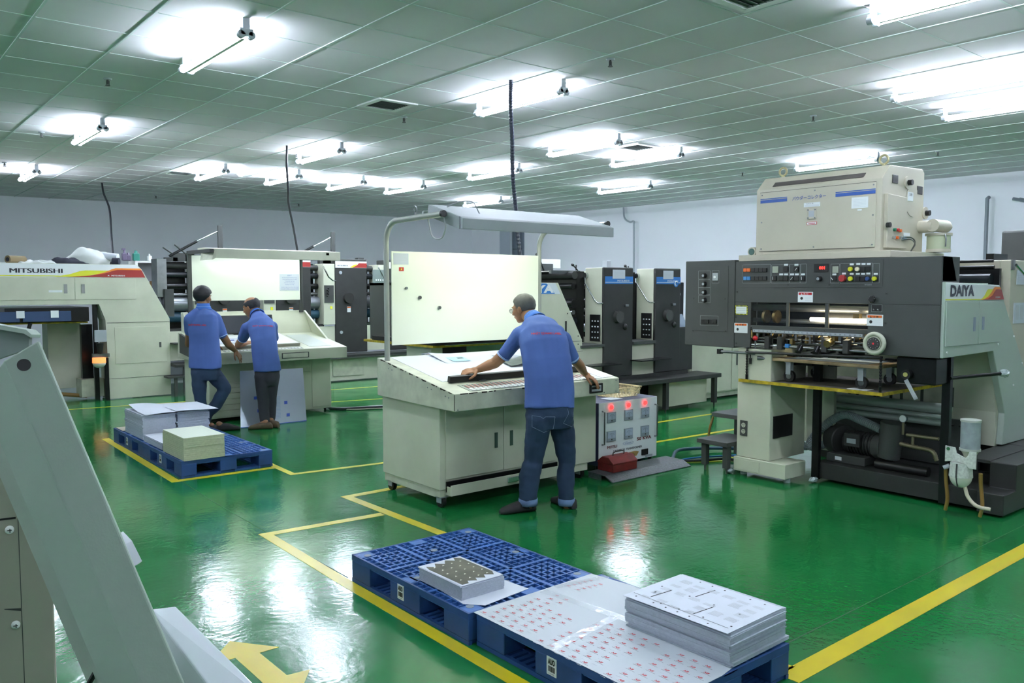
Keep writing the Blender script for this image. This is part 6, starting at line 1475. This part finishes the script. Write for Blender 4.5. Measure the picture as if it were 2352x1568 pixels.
# cabinet body behind the arm, standing on the floor
cA = cs(128, 1500, 1.75); cx1, cy1 = cA.x, cA.y
bw = Vector((ray(90, 1500).x, ray(90, 1500).y, 0)).normalized(); bu = Vector((bw.y, -bw.x, 0))
co = Vector((cx1, cy1, 0))
top_z = cs(40, 1150, 1.75).z+.16
MB().obox(co, -bu, bw, UZ, .9, .55, top_z).build('cabinet', mat('warm_grey_paint', '#a9a695', .45, var=.06, vscale=3), FG, bevel=.004)
def oncab(px, py):
    n = -bw; q = ray(px, py); return CP+q*((co-CP).dot(n)/q.dot(n))
for px, py in ((22, 1216), (36, 1434)):
    a = oncab(px, py); o = MB().ball(a-bw*.001, .0085, (1, 1, 1), n=16).build('screw', white, FG, smooth=True)
    MB().obox(a-bw*.0098-bu*.004, bu, UZ, bw, .008, .0016, .001).obox(a-bw*.0098-UZ*.004, bu, UZ, bw, .0016, .008, .001).build('cross_slot', darkp2, o)
a = oncab(40, 1180); MB().obox(Vector((a.x, a.y, .02))-bw*.0006, bu, UZ, bw, .0014, top_z-.08, .0005).build('panel_seam', darkp, FG)
a = oncab(10, 1194); MB().obox(a-bw*.0007-bu*.3, bu, UZ, bw, .32, .004, .0006).build('panel_gap', black, FG)
a = oncab(10, 1398); b_ = oncab(48, 1396); MB().prism([a, b_, b_-UZ*.006, a-UZ*.001], -bw*.001).build('scratched_chip', darkp, FG)
# bright tray and small bracket
D2 = 1.42
Q = [cs(345, 1398, D2), cs(404, 1391, D2+.04), cs(640, 1625, D2-.18), cs(560, 1680, D2-.24)]
tn = (Q[1]-Q[0]).cross(Q[3]-Q[0]).normalized()
if tn.z < 0: tn = -tn
MB().prism(Q, -tn*.12).build('delivery_tray', mat('tray_silver', '#d6dde2', .3, coat=.5), FG, bevel=.003)
MB().prism([cs(283, 1252, 1.3), cs(307, 1300, 1.3), cs(300, 1306, 1.3), cs(262, 1230, 1.3)], fwd*.03).build('bracket', silverpaint, FG)
MB().tube([cs(205, 1568, 1.2), cs(218, 1545, 1.2), cs(222, 1530, 1.2)], .004, n=8).build('black_lead', black, FG)
# ================================================================ people
def cap(mb, a, b, r0, r1, n=14):
    mb.cone(a, b, r0, r1, n=n); mb.ball(a, r0, n=n); mb.ball(b, r1, n=n); return mb
def chain(mb, pts, rs):
    for i in range(len(pts)-1): cap(mb, pts[i], pts[i+1], rs[i], rs[i+1])
    return mb
def ellring(c, lat, dep, hw, hd, n=28, p=2.4):
    out = []
    for k in range(n):
        t = 2*PI*k/n; a, b = math.cos(t), math.sin(t)
        out.append(c+lat*(hw*math.copysign(abs(a)**(2/p), a))+dep*(hd*math.copysign(abs(b)**(2/p), b)))
    return out
def loft(mb, R):
    """R: (centre, lateral, half width, half depth)"""
    rs = []
    for i, (c, lat, hw, hd) in enumerate(R):
        t = (R[min(i+1, len(R)-1)][0]-R[max(i-1, 0)][0]).normalized(); lat = (lat-t*lat.dot(t)).normalized(); dep = t.cross(lat)
        rs.append(ellring(c, lat, dep, hw, hd))
    mb.rings(rs); return mb
def union(mb, vox, sm=4, name='u', wr=None):
    me = mb.mesh(name)
    r = evalmesh(me, [('REMESH', dict(mode='VOXEL', voxel_size=vox, adaptivity=0)), ('SMOOTH', dict(factor=.5, iterations=sm))])
    bpy.data.meshes.remove(me)
    if wr:
        amp, fn = wr
        ns = [v.normal.copy() for v in r.vertices]
        for v, n_ in zip(r.vertices, ns): v.co += n_*(amp*fn(v.co))
    for p in r.polygons: p.use_smooth = True
    r.materials.clear(); return r
def ballb(mb, c, B, r): # ellipsoid with axes basis B (3 vectors) and radii r
    M = Matrix((B[0], B[1], B[2])).transposed(); return mb.ball(c, 1, r, n=20, rot=M)
def head(mb, C, F, U, s=1.0):
    """C: skull centre, F: facing, U: up. head about 23 cm tall"""
    F = F.normalized(); U = (U-F*U.dot(F)).normalized(); Lf = U.cross(F)
    B = (Lf, F, U)
    def at(l, f, u): return C+(Lf*l+F*f+U*u)*s
    ballb(mb, at(0, -.012, .022), B, (.073*s, .092*s, .083*s))
    ballb(mb, at(0, .032, -.012), B, (.063*s, .062*s, .078*s))
    ballb(mb, at(0, .042, -.070), B, (.046*s, .044*s, .040*s))
    ballb(mb, at(0, .062, -.092), B, (.024*s, .022*s, .018*s))
    ballb(mb, at(0, .074, .020), B, (.050*s, .018*s, .012*s))           # brow
    for q in (-1, 1):
        ballb(mb, at(q*.036, .066, -.025), B, (.022*s, .022*s, .020*s))   # cheek
        ballb(mb, at(q*.073, -.004, -.012), B, (.008*s, .019*s, .032*s))  # ear
        ballb(mb, at(q*.079, -.012, -.004), B, (.006*s, .012*s, .020*s))
    cap(mb, at(0, .088, .008), at(0, .108, -.030), .009*s, .013*s, 10)
    for q in (-1, 1): ballb(mb, at(q*.011, .098, -.034), B, (.009*s, .010*s, .008*s))
    ballb(mb, at(0, .090, -.055), B, (.022*s, .011*s, .007*s)); ballb(mb, at(0, .086, -.066), B, (.019*s, .011*s, .007*s))
    return at, B
def eyes(at, B, par, s=1.0):
    for q in (-1, 1):
        mb = MB(); ballb(mb, at(q*.031, .079, .000), B, (.013*s, .010*s, .008*s)); e = mb.build('eye', mat('eye_white', '#d8d4cc', .3) if 'eye_white' not in MATS else MATS['eye_white'], par, smooth=True)
        mb = MB(); ballb(mb, at(q*.031, .0865, .000), B, (.006*s, .004*s, .006*s)); mb.build('iris', black, e, smooth=True)
        mb = MB(); cap(mb, at(q*.015, .090, .020), at(q*.048, .080, .020), .0035*s, .0025*s, 8); mb.build('eyebrow', hair_b, par, smooth=True)
def hair(C, F, U, m, par, s=1.0, style='short', thick=1.07):
    F = F.normalized(); U = (U-F*U.dot(F)).normalized(); Lf = U.cross(F)
    mb = MB(); n1, n2 = 48, 32
    G = {}
    for i in range(n1):
        th = 2*PI*i/n1
        for j in range(n2+1):
            ph = PI*j/n2
            d = Vector((math.sin(ph)*math.cos(th), math.sin(ph)*math.sin(th), math.cos(ph)))   # x left, y front, z up
            keep = True
            fr = d.y; z = d.z
            hl = .50 if style != 'bald' else .86
            line = -.62 if fr < -.1 else (-.62+(fr+.1)*1.05 if fr < .35 else -.15+(fr-.35)*1.5)
            if style == 'full': line = -.90 if fr < 0 else line-.06
            if z < line: keep = False
            if style == 'bald' and (z > .55-.30*max(0, fr+.2) and fr > -.75) : keep = False
            t_ = thick+.03*noise.noise(d*4)+.018*noise.noise(d*14)
            if style == 'full': t_ += .10*max(0, z)+.05*max(0, fr)+.03*abs(d.x)
            if style == 'short': t_ += .05*max(0, z)+.05*max(0, fr)*max(0, z)
            p = C+(Lf*(d.x*.075*t_)+F*(-.011+d.y*.093*t_)+U*(.022+d.z*.084*t_))*s
            if keep: G[i, j] = mb.bm.verts.new(p)
    for i in range(n1):
        for j in range(n2):
            k = [(i, j), ((i+1) % n1, j), ((i+1) % n1, j+1), (i, j+1)]
            if all(q in G for q in k): mb.bm.faces.new([G[q] for q in k])
    bmesh.ops.remove_doubles(mb.bm, verts=mb.bm.verts[:], dist=.0004)
    o = mb.build('hair', m, par, smooth=True)
    so = o.modifiers.new('thick', 'SOLIDIFY'); so.thickness = .012*s; so.offset = -1
    return o
def hand(mb, W, D, N, thumb_side, curl=(.35, .5, .4), spread=.06, s=1.0, thumb_in=.0):
    """W wrist, D finger direction, N back-of-hand normal, thumb on +thumb_side*lateral"""
    D = D.normalized(); N = (N-D*N.dot(D)).normalized(); Lt = N.cross(D)*thumb_side
    ballb(mb, W+D*(.048*s)-N*.002, (Lt, D, N), (.040*s, .052*s, .015*s))
    cap(mb, W, W+D*.03*s, .025*s, .024*s)
    for i, (off, ln) in enumerate(((.030, .92), (.010, 1.0), (-.010, .94), (-.029, .76))):
        b0 = W+D*(.088-.006*abs(i-1))*s+Lt*off*s
        d = (D+Lt*(spread*(1.2-i*.9))).normalized(); p = b0-D*.02*s; ang = 0
        pts = [p, b0]; rs = [.0098*s, .0094*s]
        for q, (l_, c_) in enumerate(zip((.043, .027, .021), curl)):
            ang += c_; v = d*math.cos(ang)-N*math.sin(ang); pts.append(pts[-1]+v*(l_*ln*s)); rs.append((.0088, .0080, .0070)[q]*s)
        chain(mb, pts, rs)
    a = W+D*.018*s+Lt*.026*s; v1 = (D*.55+Lt*(.75-thumb_in)-N*.25).normalized(); v2 = (D*.85+Lt*(.25-thumb_in)-N*.35).normalized(); v3 = (D*.95+Lt*(.05-thumb_in)-N*.35).normalized()
    b = a+v1*.042*s; c = b+v2*.030*s; d_ = c+v3*.024*s
    chain(mb, [a, b, c, d_], [.015*s, .0115*s, .0100*s, .0082*s])
def shoe(mb, heel, toe, s=1.0, r=.045):
    d = (toe-heel); L_ = d.length; d.normalize(); l = Vector((-d.y, d.x, 0)).normalized()
    rs = []
    for t, w, h in ((0, .026, .045), (.08, .040, .075), (.3, .044, .088), (.5, .047, .080), (.7, .052, .060), (.88, .044, .044), (.98, .020, .028)):
        c = heel+d*(L_*t); c = Vector((c.x, c.y, 0))
        rs.append([c+l*(w*a*s)+UZ*max(.0015, h*s*(.5+.5*b)) for a, b in [(math.cos(2*PI*k/20), math.copysign(abs(math.sin(2*PI*k/20))**.6, math.sin(2*PI*k/20))) for k in range(20)]])
    mb.rings(rs); return mb
def fold(f1, f2, z0=0):
    def fn(c):
        return noise.noise(Vector((c.x*f1, c.y*f1, c.z*f2)))+.5*noise.noise(Vector((c.x*f1*2.3+4, c.y*f1*2.3, c.z*f2*2.1)))
    return fn
def wpx(c, px): return px*(c-CP).dot(fwd)/FPX
def stripe_ring(c, ax, r1, r2, lat, m, par, th=.004, name='cuff_trim'):
    t = ax.normalized(); lat = (lat-t*lat.dot(t)).normalized(); dep = t.cross(lat)
    pts = [c+lat*(r1*math.cos(2*PI*k/28))+dep*(r2*math.sin(2*PI*k/28)) for k in range(28)]
    return MB().tube(pts, th, n=6, closed=True).build(name, m, par, smooth=True)
def back_text(shirt, s, W, H, px, py, u, m, par, curve=0.0):
    """letters laid on the cloth by dropping each vertex onto the shirt surface; (px, py) is where their middle shows"""
    tree = BVHTree.FromPolygons([q.co for q in shirt.data.vertices], [tuple(p.vertices) for p in shirt.data.polygons])
    mid = tree.ray_cast(CP, ray(px, py).normalized(), 30)[0]
    u = Vector(u).normalized(); w = u.cross(UZ); w.z = .18; w.normalize(); v = w.cross(u).normalized()
    o = mid-u*W/2-v*H/2
    me = text_mesh(s, W, H, o, u, v, bold=.03)
    bm = bmesh.new(); bm.from_mesh(me); bmesh.ops.triangulate(bm, faces=bm.faces[:])
    for _ in range(2):
        le = [e for e in bm.edges if e.calc_length() > .012]
        if le: bmesh.ops.subdivide_edges(bm, edges=le, cuts=1); bmesh.ops.triangulate(bm, faces=bm.faces[:])
    bm.to_mesh(me); bm.free()
    for q in me.vertices:
        e = (q.co-o).dot(u)/W-.5; q.co += v*(curve*(.25-e*e))
        hit = tree.ray_cast(q.co+w*.12, -w, .5)
        if hit[0] is not None: q.co = hit[0]+w*.0025
    return link('lettering', me, m, par)

# ---------------- the man leaning on the control desk
M1 = thing('person', 'person with grey hair and glasses in blue polo and jeans leaning over the control desk', 'person', (4.05, 4.5, 0))
lat = (rgt*.97+UY*.0+Vector((fwd.x, fwd.y, 0))*.12).normalized()
hemc = onY(1263, 934, 4.46); rings_ = []
sh = [(1263, 938, 4.46, 58, .122), (1263, 905, 4.475, 56, .122), (1260, 868, 4.49, 55, .122), (1255, 830, 4.52, 56, .125), (1249, 795, 4.57, 57, .125), (1243, 770, 4.63, 55, .115), (1237, 752, 4.70, 42, .095), (1230, 738, 4.77, 25, .07)]
R_ = [(onY(a, b, c), lat, wpx(onY(a, b, c), d), e) for a, b, c, d, e in sh]
mb = MB(); loft(mb, R_)
shL = onY(1192, 770, 4.74); slL = onY(1160, 812, 4.84); shR = onY(1293, 778, 4.60); slR = onY(1314, 820, 4.60)
chain(mb, [onY(1225, 762, 4.72), shL, shL.lerp(slL, .6), slL], [.075, .068, .062, .058])
chain(mb, [onY(1262, 762, 4.65), shR, shR.lerp(slR, .6), slR], [.075, .066, .056, .051])
shirt1 = link('shirt', union(mb, .008, 4, 'shirt', (.013, fold(6.5, 3.2))), shirt_m, M1)
col_c = onY(1224, 731, 4.80)
mb = MB(); cax = (onY(1212, 715, 4.86)-onY(1236, 748, 4.72)).normalized()
lt = (lat-cax*lat.dot(cax)).normalized(); dpv = cax.cross(lt)
rsx = []
for h_, r_ in ((-.042, .092), (-.012, .076), (.012, .067), (.032, .063)): rsx.append([col_c+cax*h_+lt*(r_*math.cos(2*PI*k/28))+dpv*(r_*.95*math.sin(2*PI*k/28)) for k in range(28)])
c_o = mb.rings(rsx, cap=False).build('collar', collar_m, shirt1, smooth=True); sd = c_o.modifiers.new('t', 'SOLIDIFY'); sd.thickness = .005
for h_, r_ in ((.006, .0705), (.020, .0655)): stripe_ring(col_c+cax*h_, cax, r_, r_*.95, lt, shirt_trim, c_o, .0016, 'collar_trim')
for a_, b_, r_ in ((shL, slL, .060), (shR, slR, .053)):
    ax = (b_-a_).normalized(); e_ = b_+ax*r_*.55
    for q in (0, .008): stripe_ring(e_-ax*(.014-q), ax, r_*.90-q*.25, r_*.90-q*.25, lat, shirt_trim, shirt1, .0028)
back_text(shirt1, 'NHẬT QUANG LABEL', .225, .026, 1256, 765, lat, red_ink, shirt1, .0)
# trousers
kneeL, ankL = onY(1225, 1058, 4.56), onY(1213, 1140, 4.55); kneeR, ankR = onY(1302, 1060, 4.47), onY(1301, 1140, 4.44)
hipL, hipR = onY(1238, 965, 4.48), onY(1288, 962, 4.45)
mb = MB(); pc = onY(1263, 928, 4.47)
loft(mb, [(onY(1263, 905, 4.48), lat, .160, .10), (pc, lat, wpx(pc, 54), .115), (onY(1263, 955, 4.465), lat, wpx(pc, 56), .125), (onY(1263, 982, 4.465), lat, wpx(pc, 50), .10)])
chain(mb, [hipL, onY(1231, 1010, 4.52), kneeL, onY(1216, 1095, 4.56), ankL], [.094, .088, .072, .078, .068])
chain(mb, [hipR, onY(1296, 1010, 4.46), kneeR, onY(1300, 1098, 4.45), ankR], [.094, .084, .066, .067, .060])
tr1 = link('trousers', union(mb, .009, 5, 'trousers', (.009, fold(7, 12))), denim, M1)
for a_, rr_ in ((ankL, .070), (ankR, .063)):
    mb = MB(); mb.tube([a_-UZ*.012, a_-UZ*.04, a_-UZ*.062], [rr_, rr_*1.02, rr_*.98], n=24, cap=False); o = mb.build('turned_cuff', denim_l, tr1, smooth=True); sd = o.modifiers.new('t', 'SOLIDIFY'); sd.thickness = .005
# back pockets: stitched outline dropped on the cloth
def drop_line(par, pts, Yp, m, w=.0013):
    tree = BVHTree.FromPolygons([q.co for q in par.data.vertices], [tuple(p.vertices) for p in par.data.polygons]); out = []
    for (a, b), (c, d) in zip(pts, pts[1:]):
        for i in range(7):
            t = i/6; o_ = onY(a+(c-a)*t, b+(d-b)*t, Yp); dr = (o_-CP).normalized(); h = tree.ray_cast(CP, dr, 20)
            if h[0] is not None: out.append(h[0]-dr*.001)
    if len(out) > 2: MB().tube(out, w, n=4).build('pocket_stitching', m, par)
stm = mat('stitch', '#7c8ea8', .8)
drop_line(tr1, [(1222, 954), (1242, 957), (1248, 961), (1253, 957), (1275, 957), (1271, 984), (1249, 993), (1222, 980), (1222, 954)], 4.4, stm)
drop_line(tr1, [(1304, 938), (1306, 950), (1294, 972), (1314, 980), (1317, 945)], 4.4, stm)
# body: one continuous surface
FH = (-rgt*.80+Vector((fwd.x, fwd.y, 0)).normalized()*.55-UZ*.20).normalized(); UH = (UZ+FH*.22-rgt*.10).normalized()
HC1 = onY(1203, 707, 4.90)
mb = MB(); at1, B1 = head(mb, HC1, FH, UH, .98)
chain(mb, [onY(1235, 760, 4.72), onY(1222, 738, 4.80), HC1-UH*.03-FH*.02], [.062, .056, .056])
loft(mb, [(c, l, hw*.86, hd*.84) for c, l, hw, hd in R_[:6]])
ctr = onY(1068, 850, 4.995)
elL, wrL = onY(1137, 833, 4.93), onY(1095, 851, 5.0)
wrL = Vector((3.80, 5.02, 1.020))
chain(mb, [shL, slL, elL], [.055, .047, .043]); chain(mb, [elL, elL.lerp(wrL, .35), wrL], [.043, .041, .026])
hand(mb, wrL, Vector((-.95, .25, -.10)), Vector((-.1, -.35, .93)), 1, (.35, .95, .8), .04, .98)
elR, wrR = onY(1331, 838, 4.66), onY(1352, 866, 4.72)
wrR = Vector((4.735, 4.80, .945))
chain(mb, [shR, slR, elR], [.052, .043, .039]); chain(mb, [elR, elR.lerp(wrR, .35), wrR], [.039, .038, .026])
hand(mb, wrR, Vector((.55, -.62, -.50)), Vector((.2, -.45, .86)), -1, (.25, .45, .3), .07, .98)
chain(mb, [hipL, kneeL, ankL, onY(1215, 1160, 4.55)], [.07, .05, .038, .035]); chain(mb, [hipR, kneeR, ankR, onY(1303, 1160, 4.44)], [.07, .05, .038, .034])
for a_, d_ in ((Vector((3.90, 4.56, .03)), Vector((-.19, .06, 0))), (Vector((4.23, 4.43, .03)), Vector((.02, .18, 0)))): chain(mb, [a_+UZ*.03, a_+d_*.5], [.030, .020])
body1 = link('body', union(mb, .0048, 3, 'body'), skin, M1)
eyes(at1, B1, M1, .98)
hair(HC1, FH, UH, hair_g, M1, .98, 'short', 1.045)
# glasses
g_ = MB()
for q in (-1, 1):
    g_.tube([at1(q*.033+.022*math.cos(2*PI*k/20), .104, -.004+.016*math.sin(2*PI*k/20)) for k in range(20)], .0013, n=6, closed=True)
    g_.tube([at1(q*.055, .104, .002), at1(q*.076, .06, .006), at1(q*.078, .0, .004), at1(q*.078, -.012, -.008)], .0013, n=6)
g_.tube([at1(-.011, .104, .0), at1(0, .108, .003), at1(.011, .104, .0)], .0013, n=6)
gl = g_.build('glasses', darkp, M1)
lm_ = mat('lens_glass', '#c8d2d8', .05, alpha=.25)
for q in (-1, 1): MB().cone(at1(q*.033, .1035, -.004), at1(q*.033, .1045, -.004), .020, n=20).build('lens', lm_, gl)
for hl_, to in ((Vector((3.975, 4.545, 0)), Vector((3.70, 4.63, 0))), (Vector((4.215, 4.375, 0)), Vector((4.255, 4.66, 0)))):
    mb = MB(); shoe(mb, hl_, to); mb.build('shoe', shoe_b, M1, smooth=True)

# ---------------- younger man, back to us, at the far desk
M2 = thing('person', 'person with thick black hair in blue polo and jeans, one knee bent', 'person', (3.4, 9.3, 0))
YA = 9.30
lat = (rgt*.95+Vector((fwd.x, fwd.y, 0))*-.20).normalized()
sh = [(471, 845, YA-.02, 37, .12), (471, 820, YA-.02, 36, .12), (470, 790, YA, 34, .12), (468, 765, YA, 33, .125), (467, 742, YA+.02, 34.5, .125), (466, 728, YA+.03, 33, .11), (466, 717, YA+.05, 22, .085), (466, 708, YA+.06, 14, .065)]
R2 = [(onY(a, b, c), lat, wpx(onY(a, b, c), d), e) for a, b, c, d, e in sh]
mb = MB(); loft(mb, R2)
sR, slR2 = onY(494, 733, YA+.02), onY(509, 766, YA-.0); sL, slL2 = onY(437, 733, YA+.06), onY(436, 760, YA+.16)
chain(mb, [onY(482, 722, YA+.03), sR, sR.lerp(slR2, .5), slR2], [.07, .072, .068, .060]); chain(mb, [onY(452, 722, YA+.04), sL, slL2], [.07, .066, .06])
shirt2 = link('shirt', union(mb, .010, 4, 'shirt', (.012, fold(6, 3))), shirt_m, M2)
cc = onY(467, 702, YA+.055); mb = MB(); rsx = []
for h_, r_ in ((-.04, .092), (-.012, .077), (.01, .070), (.028, .067)): rsx.append([cc+UZ*h_+lat*(r_*math.cos(2*PI*k/24))+lat.cross(UZ)*(r_*math.sin(2*PI*k/24)) for k in range(24)])
c_o = mb.rings(rsx, cap=False).build('collar', collar_m, shirt2, smooth=True); sd = c_o.modifiers.new('t', 'SOLIDIFY'); sd.thickness = .005
stripe_ring(cc-UZ*.008, UZ, .077, .077, lat, shirt_trim, c_o, .002, 'collar_trim')
ax = (slR2-sR).normalized(); stripe_ring(slR2+ax*.028, ax, .056, .056, lat, shirt_trim, shirt2, .004)
back_text(shirt2, 'NHẬT QUANG LABEL', .215, .030, 452, 746, lat, red_ink, shirt2)
kL, aL = onY(460, 905, YA+.02), onY(466, 958, YA+.05); kR, aR = onY(517, 893, YA-.06), onY(480, 948, YA+.04)
kL = onY(459, 905, YA+.02)
hL2, hR2 = onY(457, 858, YA), onY(488, 856, YA-.01)
mb = MB(); loft(mb, [(onY(471, 828, YA), lat, .15, .10), (onY(472, 845, YA), lat, .165, .115), (onY(472, 858, YA), lat, .165, .12), (onY(472, 872, YA), lat, .14, .10)])
chain(mb, [hL2, kL, onY(464, 940, YA+.03), aL], [.086, .070, .062, .058]); chain(mb, [hR2, onY(504, 876, YA-.03), kR, onY(499, 924, YA+.0), aR], [.090, .083, .072, .068, .058])
chain(mb, [aL, onY(466, 972, YA+.06)], [.058, .055]); chain(mb, [aR, onY(472, 968, YA+.1)], [.058, .054])
tr2 = link('trousers', union(mb, .011, 5, 'trousers', (.009, fold(6, 9))), denim, M2)
F2 = (Vector((fwd.x, fwd.y, 0)).normalized()*.86+rgt*.5-UZ*.12).normalized(); H2 = onY(466, 681, YA+.06)
mb = MB(); at2, B2 = head(mb, H2, F2, UZ, .96)
chain(mb, [onY(466, 722, YA+.04), onY(466, 708, YA+.05), H2-UZ*.04-F2*.015], [.06, .054, .054])
loft(mb, [(c, l, hw*.85, hd*.82) for c, l, hw, hd in R2[:6]])
eR2, wR2 = onY(524, 790, YA+.05), onY(539, 804, YA+.22)
chain(mb, [sR, slR2, eR2], [.056, .048, .042]); chain(mb, [eR2, eR2.lerp(wR2, .4), wR2], [.042, .039, .027])
hand(mb, wR2, Vector((.62, .1, -.75)), Vector((.5, -.75, .35)), -1, (.15, .2, .2), .20, 1.0)
eL2, wL2 = onY(433, 790, YA+.30), Vector((3.50, 9.80, .95))
chain(mb, [sL, slL2, eL2], [.054, .047, .041]); chain(mb, [eL2, wL2], [.041, .027]); hand(mb, wL2, Vector((.8, .5, -.1)), UZ, 1)
chain(mb, [hL2, kL, aL, onY(466, 978, YA+.06)], [.07, .05, .04, .036]); chain(mb, [hR2, kR, aR, onY(472, 975, YA+.1)], [.07, .05, .04, .034])
fA = Vector((3.36, 9.36, 0)); fB = Vector((3.40, 9.44, 0))
for a_, d_ in ((Vector((3.30, 9.36, .03)), Vector((.13, .14, 0))), (Vector((3.40, 9.40, .03)), Vector((.19, -.04, 0)))): chain(mb, [a_+UZ*.05, a_+d_*.5], [.034, .020])
body2 = link('body', union(mb, .006, 3, 'body'), skin2, M2)
eyes(at2, B2, M2, .96); hair(H2, F2, UZ, hair_b, M2, 1.03, 'full', 1.10)
for hl_, to in ((Vector((3.25, 9.29, 0)), Vector((3.42, 9.52, 0))), (Vector((3.36, 9.42, 0)), Vector((3.63, 9.34, 0)))):
    mb = MB(); shoe(mb, hl_, to, 1.05); o = mb.build('shoe', shoe_b, M2, smooth=True)

# ---------------- older balding man bending over the far desk
M3 = thing('person', 'person with balding head in blue polo and dark trousers bending over the far desk', 'person', (3.9, 9.25, 0))
YB_ = 9.30; lat = (rgt*.98+Vector((fwd.x, fwd.y, 0))*.10).normalized()
sh = [(614, 852, YB_-.02, 30, .12), (613, 835, YB_-.02, 30, .12), (609, 810, YB_, 29, .12), (606, 785, YB_+.04, 28.5, .125), (603, 762, YB_+.10, 30, .12), (598, 745, YB_+.18, 29, .11), (594, 732, YB_+.26, 20, .09), (589, 723, YB_+.34, 13, .065)]
R3 = [(onY(a, b, c), lat, wpx(onY(a, b, c), d), e) for a, b, c, d, e in sh]
mb = MB(); loft(mb, R3)
sL3, slL3 = onY(567, 752, YB_+.26), onY(558, 775, YB_+.38); sR3, slR3 = onY(626, 750, YB_+.16), onY(630, 775, YB_+.30)
chain(mb, [onY(588, 742, YB_+.22), sL3, slL3], [.07, .066, .060]); chain(mb, [onY(605, 742, YB_+.2), sR3, slR3], [.07, .06, .055])
shirt3 = link('shirt', union(mb, .010, 4, 'shirt', (.012, fold(6, 3))), shirt_m, M3)
ca = (onY(582, 712, YB_+.42)-onY(594, 732, YB_+.26)).normalized(); cc = onY(588, 719, YB_+.36); lt = (lat-ca*lat.dot(ca)).normalized(); dpv = ca.cross(lt); mb = MB(); rsx = []
for h_, r_ in ((-.045, .092), (-.016, .078), (.008, .069), (.026, .065)): rsx.append([cc+ca*h_+lt*(r_*math.cos(2*PI*k/24))+dpv*(r_*math.sin(2*PI*k/24)) for k in range(24)])
c_o = mb.rings(rsx, cap=False).build('collar', collar_m, shirt3, smooth=True); sd = c_o.modifiers.new('t', 'SOLIDIFY'); sd.thickness = .005
ax = (slL3-sL3).normalized(); stripe_ring(slL3+ax*.03, ax, .055, .055, lat, shirt_trim, shirt3, .004)
back_text(shirt3, 'NHẬT QUANG LABEL', .235, .026, 603, 748, lat, red_ink, shirt3, .01)
hL3, hR3 = onY(600, 865, YB_-.01), onY(626, 862, YB_-.03)
kL3, aL3 = onY(604, 915, YB_-.02), onY(608, 965, YB_-.06); kR3, aR3 = onY(623, 912, YB_+.02), onY(622, 960, YB_+.04)
mb = MB(); loft(mb, [(onY(613, 835, YB_), lat, .135, .10), (onY(613, 852, YB_), lat, .142, .115), (onY(613, 872, YB_), lat, .135, .115), (onY(613, 885, YB_), lat, .11, .09)])
chain(mb, [hL3, kL3, aL3], [.083, .068, .060]); chain(mb, [hR3, kR3, aR3], [.083, .064, .056])
tr3 = link('trousers', union(mb, .011, 5, 'trousers', (.006, fold(6, 6))), blacktr, M3)
F3 = (-rgt*.90+Vector((fwd.x, fwd.y, 0)).normalized()*.28-UZ*.30).normalized(); U3 = (UZ-rgt*.15).normalized(); H3 = onY(577, 704, YB_+.42)
mb = MB(); at3, B3 = head(mb, H3, F3, U3, 1.06)
chain(mb, [onY(596, 738, YB_+.24), onY(588, 722, YB_+.36), H3-U3*.03-F3*.02], [.062, .055, .056])
loft(mb, [(c, l, hw*.85, hd*.82) for c, l, hw, hd in R3[:6]])
eL3 = Vector((3.80, 9.80, .955)); wL3 = Vector((4.02, 9.95, .96))
chain(mb, [sL3, slL3, eL3], [.055, .048, .042]); chain(mb, [eL3, wL3], [.042, .028]); hand(mb, wL3, Vector((.9, .3, 0)), UZ, 1, (.2, .3, .2))
eR3 = Vector((4.22, 9.72, 1.0)); wR3 = Vector((4.14, 9.95, .965))
chain(mb, [sR3, slR3, eR3], [.052, .046, .04]); chain(mb, [eR3, wR3], [.04, .028]); hand(mb, wR3, Vector((-.6, .7, 0)), UZ, -1, (.2, .3, .2))
chain(mb, [hL3, kL3, aL3, onY(608, 978, YB_-.06)], [.07, .05, .04, .036]); chain(mb, [hR3, kR3, aR3, onY(622, 972, YB_+.04)], [.07, .05, .04, .036])
for a_, d_ in ((Vector((3.87, 9.20, .03)), Vector((-.16, .10, 0))), (Vector((3.98, 9.30, .03)), Vector((-.10, .14, 0)))): chain(mb, [a_+UZ*.05, a_+d_*.5], [.034, .020])
body3 = link('body', union(mb, .006, 3, 'body'), skin, M3)
eyes(at3, B3, M3, 1.06); hair(H3, F3, U3, mat('salt_hair', '#2e3032', .6, var=.5, vscale=20, bump=.5, bscale=200), M3, 1.06, 'bald', 1.10)
for hl_, to in ((Vector((3.94, 9.16, 0)), Vector((3.70, 9.30, 0))), (Vector((4.02, 9.17, 0)), Vector((3.88, 9.40, 0)))):
    mb = MB(); shoe(mb, hl_, to, 1.0); mb.build('shoe', shoe_br, M3, smooth=True)
